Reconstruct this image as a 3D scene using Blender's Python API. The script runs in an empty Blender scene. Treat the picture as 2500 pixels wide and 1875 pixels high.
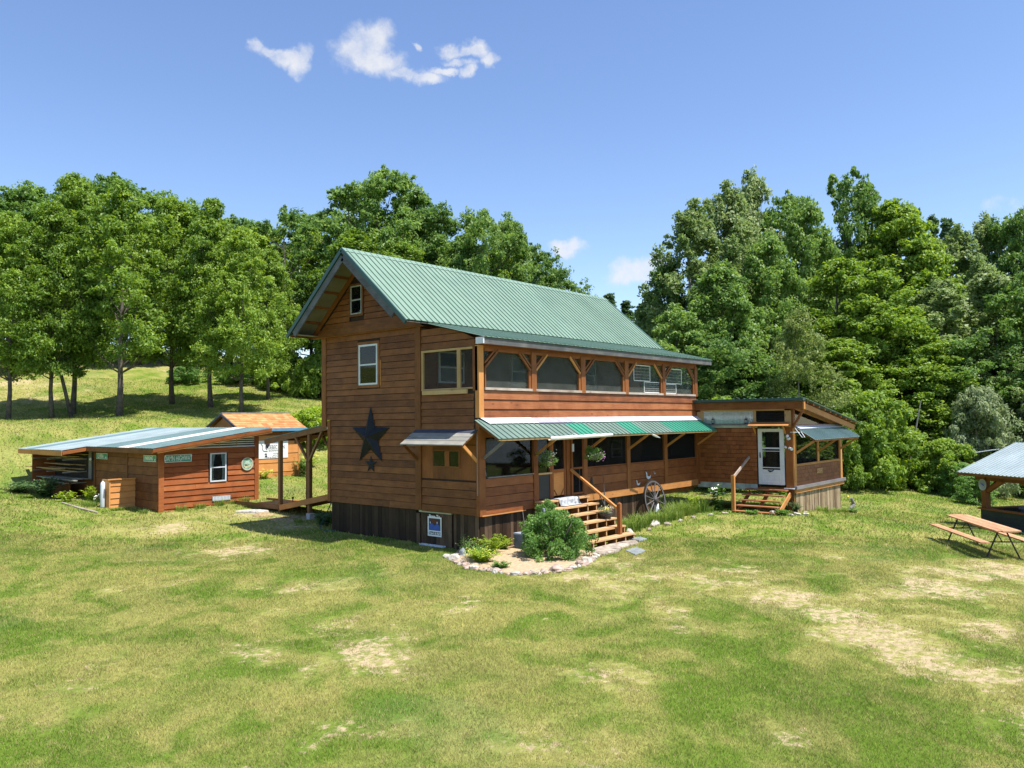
import bpy, math, random
import numpy as np
from mathutils import Vector, Matrix

random.seed(7)
rng = np.random.default_rng(11)
S = bpy.context.scene
COL = S.collection

# ------------------------------------------------------------------ camera, sky, sun, exposure
cam_d = bpy.data.cameras.new('camera')
cam_d.sensor_width = 36.0
cam_d.lens = 28.066
cam_d.clip_start = 0.1
cam_d.clip_end = 2000
cam = bpy.data.objects.new('camera', cam_d)
COL.objects.link(cam)
cam.matrix_world = Matrix(((0.649746, -0.026347, -0.759694, -15.835), (-0.760066, -0.037491, -0.648764, -14.704),
                           (-0.011389, 0.99895, -0.044385, 2.545), (0, 0, 0, 1)))
S.camera = cam
SUN = Vector((0.08, -0.44, 1.0)).normalized()
SKY_STRENGTH = 0.125
SUN_STRENGTH = 4.9
world = bpy.data.worlds.new('World')
S.world = world
world.use_nodes = True
wn, wl = world.node_tree.nodes, world.node_tree.links
wn.clear()
w_out = wn.new('ShaderNodeOutputWorld')
w_bg = wn.new('ShaderNodeBackground')
w_sky = wn.new('ShaderNodeTexSky')
w_sky.sky_type = 'NISHITA'
w_sky.sun_disc = False
w_sky.sun_elevation = math.asin(SUN.z)
w_sky.sun_rotation = math.atan2(SUN.x, SUN.y)
w_sky.altitude = 300
w_sky.air_density = 1.0
w_sky.dust_density = 0.35
w_sky.ozone_density = 1.6
w_bg.inputs['Strength'].default_value = SKY_STRENGTH


def mth(nodes, links, op, a, b=None, clamp=False):
    n = nodes.new('ShaderNodeMath')
    n.operation = op
    n.use_clamp = clamp
    for i, v in enumerate((a, b)):
        if v is None:
            continue
        if isinstance(v, (int, float)):
            n.inputs[i].default_value = v
        else:
            links.new(v, n.inputs[i])
    return n.outputs[0]


# fair-weather clouds, laid out by azimuth and elevation on the sky dome
CLOUDS = [(1.0200, .4306, .0120, .0091), (1.0018, .4242, .0190, .0059), (.9826, .4210, .0181, .0092), (.9641, .4192, .0132, .0157),
          (.8806, .4494, .0299, .0158), (.8934, .4323, .0319, .0159), (.8680, .4250, .0310, .0122), (.8400, .4140, .0238, .0085),
          (.8143, .4096, .0218, .0076), (.7883, .4182, .0219, .0043), (.7751, .4391, .0188, .0071), (.7516, .4407, .0220, .0066),
          (.7308, .4329, .0136, .0076), (.7700, .4283, .0177, .0047), (.7597, .4195, .0084, .0086), (.8207, .4436, .0062, .0038),
          (.6335, .2130, .0206, .0086), (.5667, .1725, .0205, .0081), (.5464, .1792, .0255, .0131), (.5262, .1858, .0203, .0120),
          (.1482, .2240, .0150, .0069), (.1337, .2142, .0131, .0077)]
tc = wn.new('ShaderNodeTexCoord')
nz = wn.new('ShaderNodeTexNoise')
nz.inputs['Scale'].default_value = 26
nz.inputs['Detail'].default_value = 7
nz.inputs['Roughness'].default_value = 0.62
wl.new(tc.outputs['Generated'], nz.inputs['Vector'])
nw = wn.new('ShaderNodeTexNoise')
nw.inputs['Scale'].default_value = 34
nw.inputs['Detail'].default_value = 8
nw.inputs['Roughness'].default_value = .6
wl.new(tc.outputs['Generated'], nw.inputs['Vector'])
sepw = wn.new('ShaderNodeSeparateColor')
wl.new(nw.outputs['Color'], sepw.inputs[0])
sep = wn.new('ShaderNodeSeparateXYZ')
wl.new(tc.outputs['Generated'], sep.inputs[0])
az = mth(wn, wl, 'ARCTAN2', sep.outputs[1], sep.outputs[0])
el = mth(wn, wl, 'ARCSINE', sep.outputs[2])
az = mth(wn, wl, 'ADD', az, mth(wn, wl, 'MULTIPLY', mth(wn, wl, 'SUBTRACT', sepw.outputs[0], 0.5), 0.045))
el = mth(wn, wl, 'ADD', el, mth(wn, wl, 'MULTIPLY', mth(wn, wl, 'SUBTRACT', sepw.outputs[1], 0.5), 0.030))
tot = None
for (ca, ce, cw, ch) in CLOUDS:
    a = mth(wn, wl, 'MULTIPLY', mth(wn, wl, 'SUBTRACT', az, ca), 1 / cw)
    e = mth(wn, wl, 'MULTIPLY', mth(wn, wl, 'SUBTRACT', el, ce), 1 / ch)
    r = mth(wn, wl, 'SQRT', mth(wn, wl, 'ADD', mth(wn, wl, 'MULTIPLY', a, a), mth(wn, wl, 'MULTIPLY', e, e)))
    m = mth(wn, wl, 'SUBTRACT', 1.7 if .2 < ca < .7 else 1.55, r, clamp=True)
    if cw < .0160 and ca < .2:
        m = mth(wn, wl, 'MULTIPLY', m, 0.55)
    tot = m if tot is None else mth(wn, wl, 'MAXIMUM', tot, m)
dens = mth(wn, wl, 'ADD', tot, mth(wn, wl, 'MULTIPLY', mth(wn, wl, 'SUBTRACT', nz.outputs['Fac'], 0.5), 2.1))
mr = wn.new('ShaderNodeMapRange')
mr.interpolation_type = 'SMOOTHSTEP'
mr.inputs['From Min'].default_value = 0.10
mr.inputs['From Max'].default_value = 1.5
mr.inputs['To Max'].default_value = 0.93
wl.new(dens, mr.inputs['Value'])
gate = mth(wn, wl, 'MULTIPLY', mr.outputs[0], mth(wn, wl, 'MULTIPLY', tot, 4.0, clamp=True))
hs = wn.new('ShaderNodeHueSaturation')
hs.inputs['Saturation'].default_value = 1.08
hs.inputs['Hue'].default_value = 0.507
hs.inputs['Value'].default_value = 1.0
wl.new(w_sky.outputs[0], hs.inputs['Color'])
mx = wn.new('ShaderNodeMix')
mx.data_type = 'RGBA'
mx.inputs['B'].default_value = (4.1, 4.15, 4.3, 1)
wl.new(gate, mx.inputs['Factor'])
wl.new(hs.outputs[0], mx.inputs['A'])
wl.new(mx.outputs['Result'], w_bg.inputs['Color'])
wl.new(w_bg.outputs[0], w_out.inputs['Surface'])

sun_d = bpy.data.lights.new('sun', 'SUN')
sun_d.energy = SUN_STRENGTH
sun_d.angle = math.radians(0.55)
sun_d.color = (1.0, 0.95, 0.87)
sun = bpy.data.objects.new('sun', sun_d)
COL.objects.link(sun)
sun.rotation_euler = SUN.to_track_quat('Z', 'Y').to_euler()
S.view_settings.view_transform = 'Standard'
S.view_settings.look = 'None'
S.view_settings.gamma = 1
S.view_settings.use_curve_mapping = False
S.view_settings.exposure = 0.8
S.render.engine = 'CYCLES'
S.cycles.max_bounces = 6
S.cycles.transparent_max_bounces = 12
S.cycles.diffuse_bounces = 3
S.cycles.transmission_bounces = 3
S.cycles.sample_clamp_indirect = 4


# ------------------------------------------------------------------ mesh helpers
class MB:
    """collects boxes, bars, tubes; build() links them as one mesh object"""
    def __init__(s):
        s.v = []
        s.f = []

    def add(s, vs, fs):
        o = len(s.v)
        s.v += [tuple(p) for p in vs]
        s.f += [tuple(i + o for i in f) for f in fs]
        return s

    def box(s, x0, x1, y0, y1, z0, z1):
        return s.add([(x0, y0, z0), (x1, y0, z0), (x1, y1, z0), (x0, y1, z0), (x0, y0, z1), (x1, y0, z1), (x1, y1, z1), (x0, y1, z1)],
                     [(0, 3, 2, 1), (4, 5, 6, 7), (0, 1, 5, 4), (1, 2, 6, 5), (2, 3, 7, 6), (3, 0, 4, 7)])

    def bar(s, a, b, w, h, up=(0, 0, 1)):
        a, b = Vector(a), Vector(b)
        d = (b - a).normalized()
        up = Vector(up)
        if abs(d.dot(up)) > .98:
            up = Vector((0, 1, 0))
        sd = d.cross(up).normalized()
        u = sd.cross(d)
        vs = []
        for p in (a, b):
            for i, j in ((-1, -1), (1, -1), (1, 1), (-1, 1)):
                vs.append(p + sd * i * w / 2 + u * j * h / 2)
        return s.add(vs, [(0, 1, 2, 3), (7, 6, 5, 4), (0, 4, 5, 1), (1, 5, 6, 2), (2, 6, 7, 3), (3, 7, 4, 0)])

    def tube(s, path, rad, n=8, cap=True):
        path = [Vector(p) for p in path]
        if isinstance(rad, (int, float)):
            rad = [rad] * len(path)
        vs, fs = [], []
        ref = None
        for i, p in enumerate(path):
            d = (path[min(i + 1, len(path) - 1)] - path[max(i - 1, 0)]).normalized()
            if ref is None:
                ref = Vector((1, 0, 0)) if abs(d.x) < .9 else Vector((0, 1, 0))
            sd = (ref - d * ref.dot(d)).normalized()
            ref = sd
            u = d.cross(sd)
            for k in range(n):
                t = 2 * math.pi * k / n
                vs.append(p + (sd * math.cos(t) + u * math.sin(t)) * rad[i])
        for i in range(len(path) - 1):
            for k in range(n):
                fs.append((i * n + k, i * n + (k + 1) % n, (i + 1) * n + (k + 1) % n, (i + 1) * n + k))
        if cap:
            fs.append(tuple(range(n - 1, -1, -1)))
            fs.append(tuple((len(path) - 1) * n + k for k in range(n)))
        return s.add(vs, fs)

    def poly(s, pts, th):
        """flat polygon given as 3-D points, extruded by vector th"""
        n = len(pts)
        th = Vector(th)
        vs = [Vector(p) for p in pts] + [Vector(p) + th for p in pts]
        return s.add(vs, [tuple(range(n)), tuple(range(2 * n - 1, n - 1, -1))] + [(i, i + n, (i + 1) % n + n, (i + 1) % n) for i in range(n)])

    def lathe(s, prof, c, n=16):
        vs, fs = [], []
        for r, z in prof:
            for k in range(n):
                t = 2 * math.pi * k / n
                vs.append((c[0] + r * math.cos(t), c[1] + r * math.sin(t), c[2] + z))
        m = len(prof)
        for i in range(m - 1):
            for k in range(n):
                fs.append((i * n + k, i * n + (k + 1) % n, (i + 1) * n + (k + 1) % n, (i + 1) * n + k))
        fs.append(tuple(range(n - 1, -1, -1)))
        fs.append(tuple((m - 1) * n + k for k in range(n)))
        return s.add(vs, fs)

    def build(s, name, m, parent=None, smooth=False, loc=None):
        o = Vector((0, 0, 0))
        if parent is not None:
            q = parent
            while q is not None:
                o += q.location
                q = q.parent
        elif loc is not None:
            o = Vector(loc)
        me = bpy.data.meshes.new(name)
        me.from_pydata([(p[0] - o.x, p[1] - o.y, p[2] - o.z) for p in s.v], [], s.f)
        if smooth:
            me.polygons.foreach_set('use_smooth', [True] * len(me.polygons))
        me.materials.append(m)
        ob = bpy.data.objects.new(name, me)
        COL.objects.link(ob)
        if parent is not None:
            ob.parent = parent
        elif loc is not None:
            ob.location = loc
        return ob


def tag(o, label=None, cat=None, group=None, kind=None):
    if label: o['label'] = label
    if cat: o['category'] = cat
    if group: o['group'] = group
    if kind: o['kind'] = kind
    return o


def thing(name, loc, label, cat, group=None):
    o = bpy.data.objects.new(name, None)
    o.empty_display_size = .2
    COL.objects.link(o)
    o.location = loc
    return tag(o, label, cat, group)


def copy_tree(o, parent=None):
    c = o.copy()
    COL.objects.link(c)
    c.parent = parent
    for ch in list(o.children):
        copy_tree(ch, c)
    return c


def box(parent, name, m, *b):
    return MB().box(*b).build(name, m, parent)


def bar(parent, name, m, a, b, w, h, up=(0, 0, 1)):
    return MB().bar(a, b, w, h, up).build(name, m, parent)


class Frame:
    """a wall plane: u along it, n out of it"""
    def __init__(s, o, u, n):
        s.o, s.u, s.n = Vector(o), Vector(u), Vector(n)

    def p(s, u, z, n=0.0):
        return s.o + s.u * u + s.n * n + Vector((0, 0, z))

    def fbox(s, mb, u0, u1, z0, z1, n0, n1):
        a, b = s.p(u0, z0, n0), s.p(u1, z1, n1)
        return mb.box(min(a.x, b.x), max(a.x, b.x), min(a.y, b.y), max(a.y, b.y), min(a.z, b.z), max(a.z, b.z))

    def box(s, parent, name, m, u0, u1, z0, z1, n0, n1):
        return s.fbox(MB(), u0, u1, z0, z1, n0, n1).build(name, m, parent)


def board(parent, F, u0, u1, z0, z1, m, t=.032, name='board', t0=None, t1=None, wig=.006):
    """one lapped siding board, thick at its lower edge; t0/t1: where its upper edge starts and ends"""
    t0 = u0 if t0 is None else t0
    t1 = u1 if t1 is None else t1
    n = max(1, min(6, int((u1 - u0) / 1.1)))
    vs, fs = [], []
    for i in range(n + 1):
        k = i / n
        a, b = u0 + (u1 - u0) * k, t0 + (t1 - t0) * k
        w = random.uniform(-wig, wig)
        vs += [F.p(a, z0 + w, t), F.p(b, z1 - .016, t * .22), F.p(b, z1 - .016, 0), F.p(a, z0 + w, 0)]
    for i in range(n):
        o = i * 4
        for j in range(4):
            fs.append((o + j, o + (j + 1) % 4, o + 4 + (j + 1) % 4, o + 4 + j))
    fs += [(3, 2, 1, 0), tuple(n * 4 + j for j in range(4))]
    return MB().add(vs, fs).build(name, m, parent)


def siding(parent, F, z0, z1, h, lim, holes, m, t=.032, joints=.35):
    n = max(1, round((z1 - z0) / h))
    h = (z1 - z0) / n
    for i in range(n):
        a, b = z0 + i * h, z0 + (i + 1) * h
        l0, l1 = lim(a), lim(b)
        if l1[1] - l1[0] < .02:
            c = (l0[0] + l0[1]) / 2
            l1 = (c - .01, c + .01)
        segs = [(l0[0], l0[1], l1[0], l1[1])]
        for (u0, u1, w0, w1) in holes:
            if min(b, w1) - max(a, w0) < .3 * h:
                continue
            out = []
            for (p, q, r, s_) in segs:
                if u1 <= p or u0 >= q:
                    out.append((p, q, r, s_))
                    continue
                if u0 - p > .04: out.append((p, u0, r, u0))
                if q - u1 > .04: out.append((u1, q, u1, s_))
            segs = out
        for (p, q, r, s_) in segs:
            if q - p > 2.4 and random.random() < joints:
                c = random.uniform(p + .8, q - .8)
                board(parent, F, p, c - .002, a, b, m, t, t0=r, t1=c - .002)
                board(parent, F, c + .002, q, a, b, m, t, t0=c + .002, t1=s_)
            else:
                board(parent, F, p, q, a, b, m, t, t0=r, t1=s_)


def planks(parent, F, u0, u1, zf, zt, w, m, name='plank', gap=.006, t=.022):
    u = u0
    while u < u1 - .03:
        ww = min(w * random.uniform(.8, 1.2), u1 - u)
        b = zf(u + ww / 2) if callable(zf) else zf
        c = zt(u + ww / 2) if callable(zt) else zt
        tt = t + random.uniform(-.006, .006)
        F.box(parent, name, m, u, u + ww - gap, b, c, 0, tt)
        u += ww


# ------------------------------------------------------------------ materials
def new_mat(name):
    m = bpy.data.materials.new(name)
    m.use_nodes = True
    nt = m.node_tree
    return m, nt.nodes, nt.links, nt.nodes['Principled BSDF']


def ramp(nodes, links, fac, stops):
    r = nodes.new('ShaderNodeValToRGB')
    while len(r.color_ramp.elements) < len(stops):
        r.color_ramp.elements.new(.5)
    for e, (p, c) in zip(r.color_ramp.elements, stops):
        e.position = p
        e.color = (*c, 1)
    links.new(fac, r.inputs[0])
    return r.outputs[0]


def simple(name, c, rough=.6, metal=0., var=.08, scale=6., bump=0., spec=.5):
    m, n, l, b = new_mat(name)
    t = n.new('ShaderNodeTexNoise')
    t.inputs['Scale'].default_value = scale
    t.inputs['Detail'].default_value = 5
    co = n.new('ShaderNodeTexCoord')
    l.new(co.outputs['Object'], t.inputs['Vector'])
    lo = tuple(max(0, x * (1 - var * 2)) for x in c)
    hi = tuple(min(1, x * (1 + var * 2)) for x in c)
    l.new(ramp(n, l, t.outputs['Fac'], [(.3, lo), (.7, hi)]), b.inputs['Base Color'])
    b.inputs['Roughness'].default_value = rough
    b.inputs['Metallic'].default_value = metal
    b.inputs['Specular IOR Level'].default_value = spec
    if bump:
        bp = n.new('ShaderNodeBump')
        bp.inputs['Strength'].default_value = bump
        bp.inputs['Distance'].default_value = .02
        l.new(t.outputs['Fac'], bp.inputs['Height'])
        l.new(bp.outputs[0], b.inputs['Normal'])
    return m


def wood(name, axis, dark, mid, light, rough=.62, scuff=.0, vary=.22, knots=True, grain=1.0, blotch=.5):
    """sawn, stained board: grain along one axis, knots, every board its own tone"""
    m, n, l, b = new_mat(name)
    co = n.new('ShaderNodeTexCoord')
    oi = n.new('ShaderNodeObjectInfo')
    off = n.new('ShaderNodeVectorMath')
    off.operation = 'MULTIPLY_ADD'
    cmb = n.new('ShaderNodeCombineXYZ')
    for i in range(3):
        l.new(oi.outputs['Random'], cmb.inputs[i])
    l.new(cmb.outputs[0], off.inputs[0])
    off.inputs[1].default_value = (13.7, 31.1, 17.3)
    l.new(co.outputs['Object'], off.inputs[2])
    mp = n.new('ShaderNodeMapping')
    sc = [22.] * 3
    sc['xyz'.index(axis)] = 1.3
    mp.inputs['Scale'].default_value = sc
    l.new(off.outputs[0], mp.inputs['Vector'])
    g = n.new('ShaderNodeTexNoise')
    g.inputs['Scale'].default_value = 1.6 * grain
    g.inputs['Detail'].default_value = 6
    g.inputs['Roughness'].default_value = .65
    g.inputs['Distortion'].default_value = .6
    l.new(mp.outputs[0], g.inputs['Vector'])
    bl = n.new('ShaderNodeTexNoise')
    bl.inputs['Scale'].default_value = 2.3
    bl.inputs['Detail'].default_value = 4
    l.new(off.outputs[0], bl.inputs['Vector'])
    f = mth(n, l, 'ADD', mth(n, l, 'MULTIPLY', g.outputs['Fac'], 1 - blotch), mth(n, l, 'MULTIPLY', bl.outputs['Fac'], blotch))
    f = mth(n, l, 'ADD', f, mth(n, l, 'MULTIPLY', mth(n, l, 'SUBTRACT', oi.outputs['Random'], .5), vary))
    col = ramp(n, l, f, [(.28, dark), (.5, mid), (.75, light)])
    if knots:
        mk = n.new('ShaderNodeMapping')
        sk = [4.2] * 3
        sk['xyz'.index(axis)] = 1.7
        mk.inputs['Scale'].default_value = sk
        l.new(off.outputs[0], mk.inputs['Vector'])
        vo = n.new('ShaderNodeTexVoronoi')
        vo.inputs['Scale'].default_value = 1.0
        l.new(mk.outputs[0], vo.inputs['Vector'])
        k = mth(n, l, 'SUBTRACT', 1, mth(n, l, 'MULTIPLY', vo.outputs['Distance'], 7.5), clamp=True)
        mk2 = n.new('ShaderNodeMix')
        mk2.data_type = 'RGBA'
        l.new(mth(n, l, 'MULTIPLY', k, .8), mk2.inputs['Factor'])
        l.new(col, mk2.inputs['A'])
        mk2.inputs['B'].default_value = (dark[0] * .35, dark[1] * .3, dark[2] * .3, 1)
        col = mk2.outputs['Result']
    if scuff:
        sp = n.new('ShaderNodeMapping')
        s3 = [7.] * 3
        s3['xyz'.index(axis)] = 3.
        sp.inputs['Scale'].default_value = s3
        l.new(off.outputs[0], sp.inputs['Vector'])
        sn = n.new('ShaderNodeTexNoise')
        sn.inputs['Scale'].default_value = 1.4
        sn.inputs['Detail'].default_value = 7
        sn.inputs['Roughness'].default_value = .7
        l.new(sp.outputs[0], sn.inputs['Vector'])
        k = mth(n, l, 'MULTIPLY', mth(n, l, 'SUBTRACT', sn.outputs['Fac'], .655), 9, clamp=True)
        m2 = n.new('ShaderNodeMix')
        m2.data_type = 'RGBA'
        l.new(mth(n, l, 'MULTIPLY', k, scuff), m2.inputs['Factor'])
        l.new(col, m2.inputs['A'])
        m2.inputs['B'].default_value = (min(1, light[0] * 1.8), min(1, light[1] * 1.9), min(1, light[2] * 2.1), 1)
        col = m2.outputs['Result']
    l.new(col, b.inputs['Base Color'])
    b.inputs['Roughness'].default_value = rough
    b.inputs['Specular IOR Level'].default_value = .3
    bp = n.new('ShaderNodeBump')
    bp.inputs['Strength'].default_value = .35
    bp.inputs['Distance'].default_value = .006
    l.new(g.outputs['Fac'], bp.inputs['Height'])
    l.new(bp.outputs[0], b.inputs['Normal'])
    return m


ST = dict(dark=(.095, .032, .009), mid=(.185, .067, .018), light=(.29, .112, .033))
RD = dict(dark=(.14, .044, .015), mid=(.27, .090, .031), light=(.39, .15, .060))
M = {}
M['stain_y'] = wood('stained_siding', 'y', scuff=.7, **ST)
M['stain_x'] = wood('red_stained_siding', 'x', scuff=.75, **RD)
M['stain_x2'] = wood('stained_porch_siding', 'x', (.14, .043, .011), (.25, .080, .021), (.35, .125, .038), scuff=.6)
M['stain_z'] = wood('stained_post', 'z', (.14, .045, .012), (.24, .082, .022), (.32, .12, .036), vary=.2)
M['stain_zd'] = wood('dark_stained_post', 'z', vary=.2, **ST)
M['new_z'] = wood('orange_post', 'z', (.42, .17, .045), (.55, .24, .07), (.62, .30, .10), vary=.1, knots=False)
M['new_x'] = wood('orange_plank', 'x', (.36, .15, .045), (.48, .21, .065), (.58, .28, .10), vary=.15)
M['new_y'] = wood('orange_plank_y', 'y', (.36, .15, .045), (.48, .21, .065), (.58, .28, .10), vary=.15)
M['raw_x'] = wood('raw_lumber', 'x', (.36, .22, .09), (.48, .31, .14), (.58, .40, .20), vary=.15)
M['raw_y'] = wood('raw_lumber_y', 'y', (.36, .22, .09), (.48, .31, .14), (.58, .40, .20), vary=.15)
M['raw_z'] = wood('raw_lumber_z', 'z', (.30, .19, .08), (.42, .27, .12), (.50, .34, .16), vary=.15)
M['gray_x'] = wood('weathered_plank_x', 'x', (.10, .10, .10), (.20, .19, .18), (.34, .32, .29), vary=.2)
M['gray_fx'] = wood('weathered_fascia', 'x', (.05, .052, .055), (.10, .10, .10), (.22, .21, .19), vary=.2)
M['gray_y'] = wood('weathered_plank', 'y', (.15, .145, .125), (.25, .24, .21), (.36, .345, .30), vary=.2)
M['gray_d'] = wood('dark_weathered_fascia', 'y', (.045, .048, .055), (.09, .095, .11), (.16, .17, .19), vary=.1)
M['sill'] = wood('peeling_sill', 'x', (.24, .15, .11), (.42, .34, .28), (.58, .53, .48), vary=.1)
M['skirt_d'] = wood('dark_skirting', 'z', (.016, .008, .004), (.032, .017, .009), (.055, .031, .018), vary=.5)
M['skirt_m'] = wood('brown_skirting', 'z', (.028, .015, .008), (.062, .036, .021), (.13, .082, .052), vary=.6)
M['skirt_l'] = wood('light_skirting', 'z', (.15, .10, .06), (.28, .20, .12), (.40, .31, .20), vary=.6)
M['cedar_z'] = wood('cedar_shingle', 'z', (.17, .052, .014), (.26, .086, .023), (.34, .125, .038), vary=.22, knots=False)
M['cedar_l'] = wood('cedar_roof_shingle', 'y', (.36, .15, .05), (.50, .23, .085), (.60, .31, .135), vary=.4, knots=False)
M['tread'] = wood('stair_tread', 'x', (.34, .19, .085), (.50, .31, .15), (.62, .42, .23), vary=.15)
M['tread_y'] = wood('red_stair_tread', 'y', (.22, .085, .035), (.35, .15, .065), (.46, .22, .10), vary=.15)
M['shed_x'] = wood('shed_siding', 'x', (.19, .050, .014), (.31, .090, .026), (.42, .145, .048), scuff=.4)
M['orange_x'] = wood('bright_siding', 'x', (.42, .17, .045), (.58, .25, .075), (.68, .33, .12), scuff=.2)
M['orange_y'] = wood('bright_siding_y', 'y', (.42, .17, .045), (.58, .25, .075), (.68, .33, .12), scuff=.2)
M['ramp_y'] = wood('walkway_timber', 'y', (.14, .065, .026), (.22, .11, .046), (.30, .16, .075), vary=.2)
M['ramp_z'] = wood('walkway_post', 'z', (.14, .065, .026), (.22, .11, .046), (.30, .16, .075), vary=.2)
M['oldgray_z'] = wood('old_gray_staves', 'z', (.14, .13, .11), (.27, .26, .23), (.40, .39, .35), vary=.4)
M['dkgreen_x'] = wood('dark_green_siding', 'x', (.018, .026, .026), (.032, .044, .044), (.05, .066, .064), vary=.3, knots=False)
M['table'] = wood('picnic_plank', 'x', (.33, .17, .085), (.50, .27, .14), (.60, .37, .21), vary=.25, knots=False)


def metal(name, c, c2, rough=.42, spec=.5, met=.0, s=1.2):
    m = simple(name, c, rough, met, .05, s)
    n, l = m.node_tree.nodes, m.node_tree.links
    b = n['Principled BSDF']
    t = [x for x in n if x.type == 'TEX_NOISE'][0]
    r = [x for x in n if x.type == 'VALTORGB'][0]
    r.color_ramp.elements[0].color = (*c, 1)
    r.color_ramp.elements[1].color = (*c2, 1)
    b.inputs['Specular IOR Level'].default_value = spec
    oi = n.new('ShaderNodeObjectInfo')
    st = n.new('ShaderNodeTexNoise')
    st.inputs['Scale'].default_value = .9
    st.inputs['Detail'].default_value = 6
    st.inputs['Roughness'].default_value = .65
    co2 = n.new('ShaderNodeTexCoord')
    l.new(co2.outputs['Object'], st.inputs['Vector'])
    hv = n.new('ShaderNodeHueSaturation')
    v = mth(n, l, 'ADD', .80, mth(n, l, 'ADD', mth(n, l, 'MULTIPLY', oi.outputs['Random'], .12), mth(n, l, 'MULTIPLY', st.outputs['Fac'], .26)))
    l.new(v, hv.inputs['Value'])
    l.new(r.outputs[0], hv.inputs['Color'])
    l.new(hv.outputs[0], b.inputs['Base Color'])
    l.new(mth(n, l, 'ADD', rough - .1, mth(n, l, 'MULTIPLY', st.outputs['Fac'], .25)), b.inputs['Roughness'])
    b.inputs['Coat Weight'].default_value = .15
    b.inputs['Coat Roughness'].default_value = .3
    return m


M['green'] = metal('green_metal_roofing', (.155, .245, .185), (.185, .275, .21), .5)
M['green_b'] = metal('bright_green_roofing', (.03, .225, .145), (.04, .255, .17), .45)
M['green_f'] = metal('faded_green_roofing', (.12, .19, .16), (.15, .22, .185), .5)
M['green_d'] = metal('dark_green_trim', (.012, .055, .050), (.018, .075, .065), .4)
M['blue_m'] = metal('blue_gray_roofing', (.14, .22, .225), (.19, .28, .285), .3)
M['pale_m'] = metal('pale_galvanized_roofing', (.29, .36, .375), (.39, .46, .475), .3)
M['clear_p'] = metal('white_skylight_panel', (.6, .61, .6), (.7, .71, .7), .35)
M['galv'] = metal('galvanized_underside', (.13, .125, .10), (.20, .19, .16), .5)
M['flash'] = metal('white_flashing', (.58, .58, .66), (.78, .78, .84), .4, s=3)
M['flash_d'] = metal('gray_flashing', (.16, .14, .16), (.24, .22, .24), .4)
M['white'] = simple('white_paint', (.62, .66, .72), .45, var=.03)
M['pvc'] = simple('white_plastic', (.80, .80, .78), .3, var=.02)
M['black'] = simple('black_paint', (.015, .016, .020), .5, var=.1)
M['star'] = simple('black_star_metal', (.010, .012, .018), .55, var=.15, scale=3, spec=.25)
M['iron'] = simple('dark_iron', (.03, .028, .027), .5, .4)
M['wheelw'] = wood('gray_wheel_wood', 'z', (.05, .045, .045), (.10, .095, .095), (.17, .16, .155), knots=False)
M['concrete'] = simple('concrete', (.42, .42, .40), .85, var=.12, scale=9, bump=.3)
M['stone'] = simple('pale_fieldstone', (.33, .275, .22), .85, var=.3, scale=7, bump=.6)
M['stone_p'] = simple('pinkish_fieldstone', (.36, .265, .215), .85, var=.25, scale=8, bump=.6)
M['stone_w'] = simple('white_quartz_stone', (.42, .39, .34), .8, var=.25, scale=9, bump=.6)
M['slate'] = simple('gray_slate', (.21, .235, .24), .7, var=.12, scale=5, bump=.3)
M['sand'] = simple('raked_sand', (.40, .295, .18), .95, var=.12, scale=14, bump=.6)
M['insul'] = simple('pale_rim_board', (.36, .42, .38), .7, var=.15, scale=4)
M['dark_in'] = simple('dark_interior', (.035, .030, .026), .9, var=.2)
M['curtain'] = simple('white_curtain', (.82, .85, .86), .9, var=.06, scale=20)
M['curtain_g'] = simple('gray_curtain', (.30, .32, .32), .9, var=.1, scale=14)
M['rug'] = simple('gray_rug', (.34, .36, .38), .95, var=.3, scale=9, bump=.3)
M['rug_t'] = simple('dark_doormat', (.17, .19, .22), .95, var=.15, scale=9)
M['bluebox'] = simple('blue_gray_box', (.10, .13, .20), .5, var=.15, scale=4)
M['bluetop'] = simple('blue_gray_lid', (.30, .34, .42), .5, var=.15, scale=4)
M['pv'] = simple('solar_cells', (.03, .045, .09), .15, var=.1)
M['mint'] = simple('mint_card', (.12, .46, .28), .5)
M['sign_g'] = simple('road_sign_green', (.02, .28, .22), .4, var=.04)
M['sign_w'] = simple('sign_white', (.80, .82, .82), .4, var=.02)
M['sign_k'] = simple('sign_black', (.03, .03, .05), .5)
M['lightbar'] = wood('pale_green_batten', 'y', (.26, .30, .17), (.36, .40, .24), (.45, .5, .32), vary=.05, knots=False)
M['blue_trim'] = simple('blue_trim_paint', (.10, .26, .40), .5)
M['plate_red'] = simple('poster_dark_red', (.12, .018, .012), .5)
M['plate_blue'] = simple('poster_blue', (.035, .10, .42), .45)
M['pot'] = simple('green_flower_pot', (.06, .08, .05), .6)
M['darkpot'] = simple('dark_flower_pot', (.05, .045, .045), .6)
M['fl_w'] = simple('white_petals', (.82, .84, .74), .7)
M['fl_p'] = simple('pink_violet_petals', (.46, .20, .44), .7)
M['fl_m'] = simple('mauve_petals', (.36, .20, .20), .8)
M['fl_y'] = simple('yellow_petals', (.75, .62, .10), .7)
M['bark'] = simple('tree_bark', (.10, .085, .07), .9, var=.25, scale=5, bump=.8)
M['bark_l'] = simple('pale_tree_bark', (.22, .21, .19), .85, var=.22, scale=6, bump=.5)
M['earth'] = simple('turned_earth', (.21, .15, .09), .95, var=.25, scale=9, bump=.7)
M['straw'] = simple('dry_straw', (.30, .22, .11), .95, var=.25, scale=16, bump=.8)
M['rubber'] = simple('rubber', (.03, .03, .03), .8)
M['orange_p'] = simple('orange_paint', (.62, .26, .06), .5)


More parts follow.
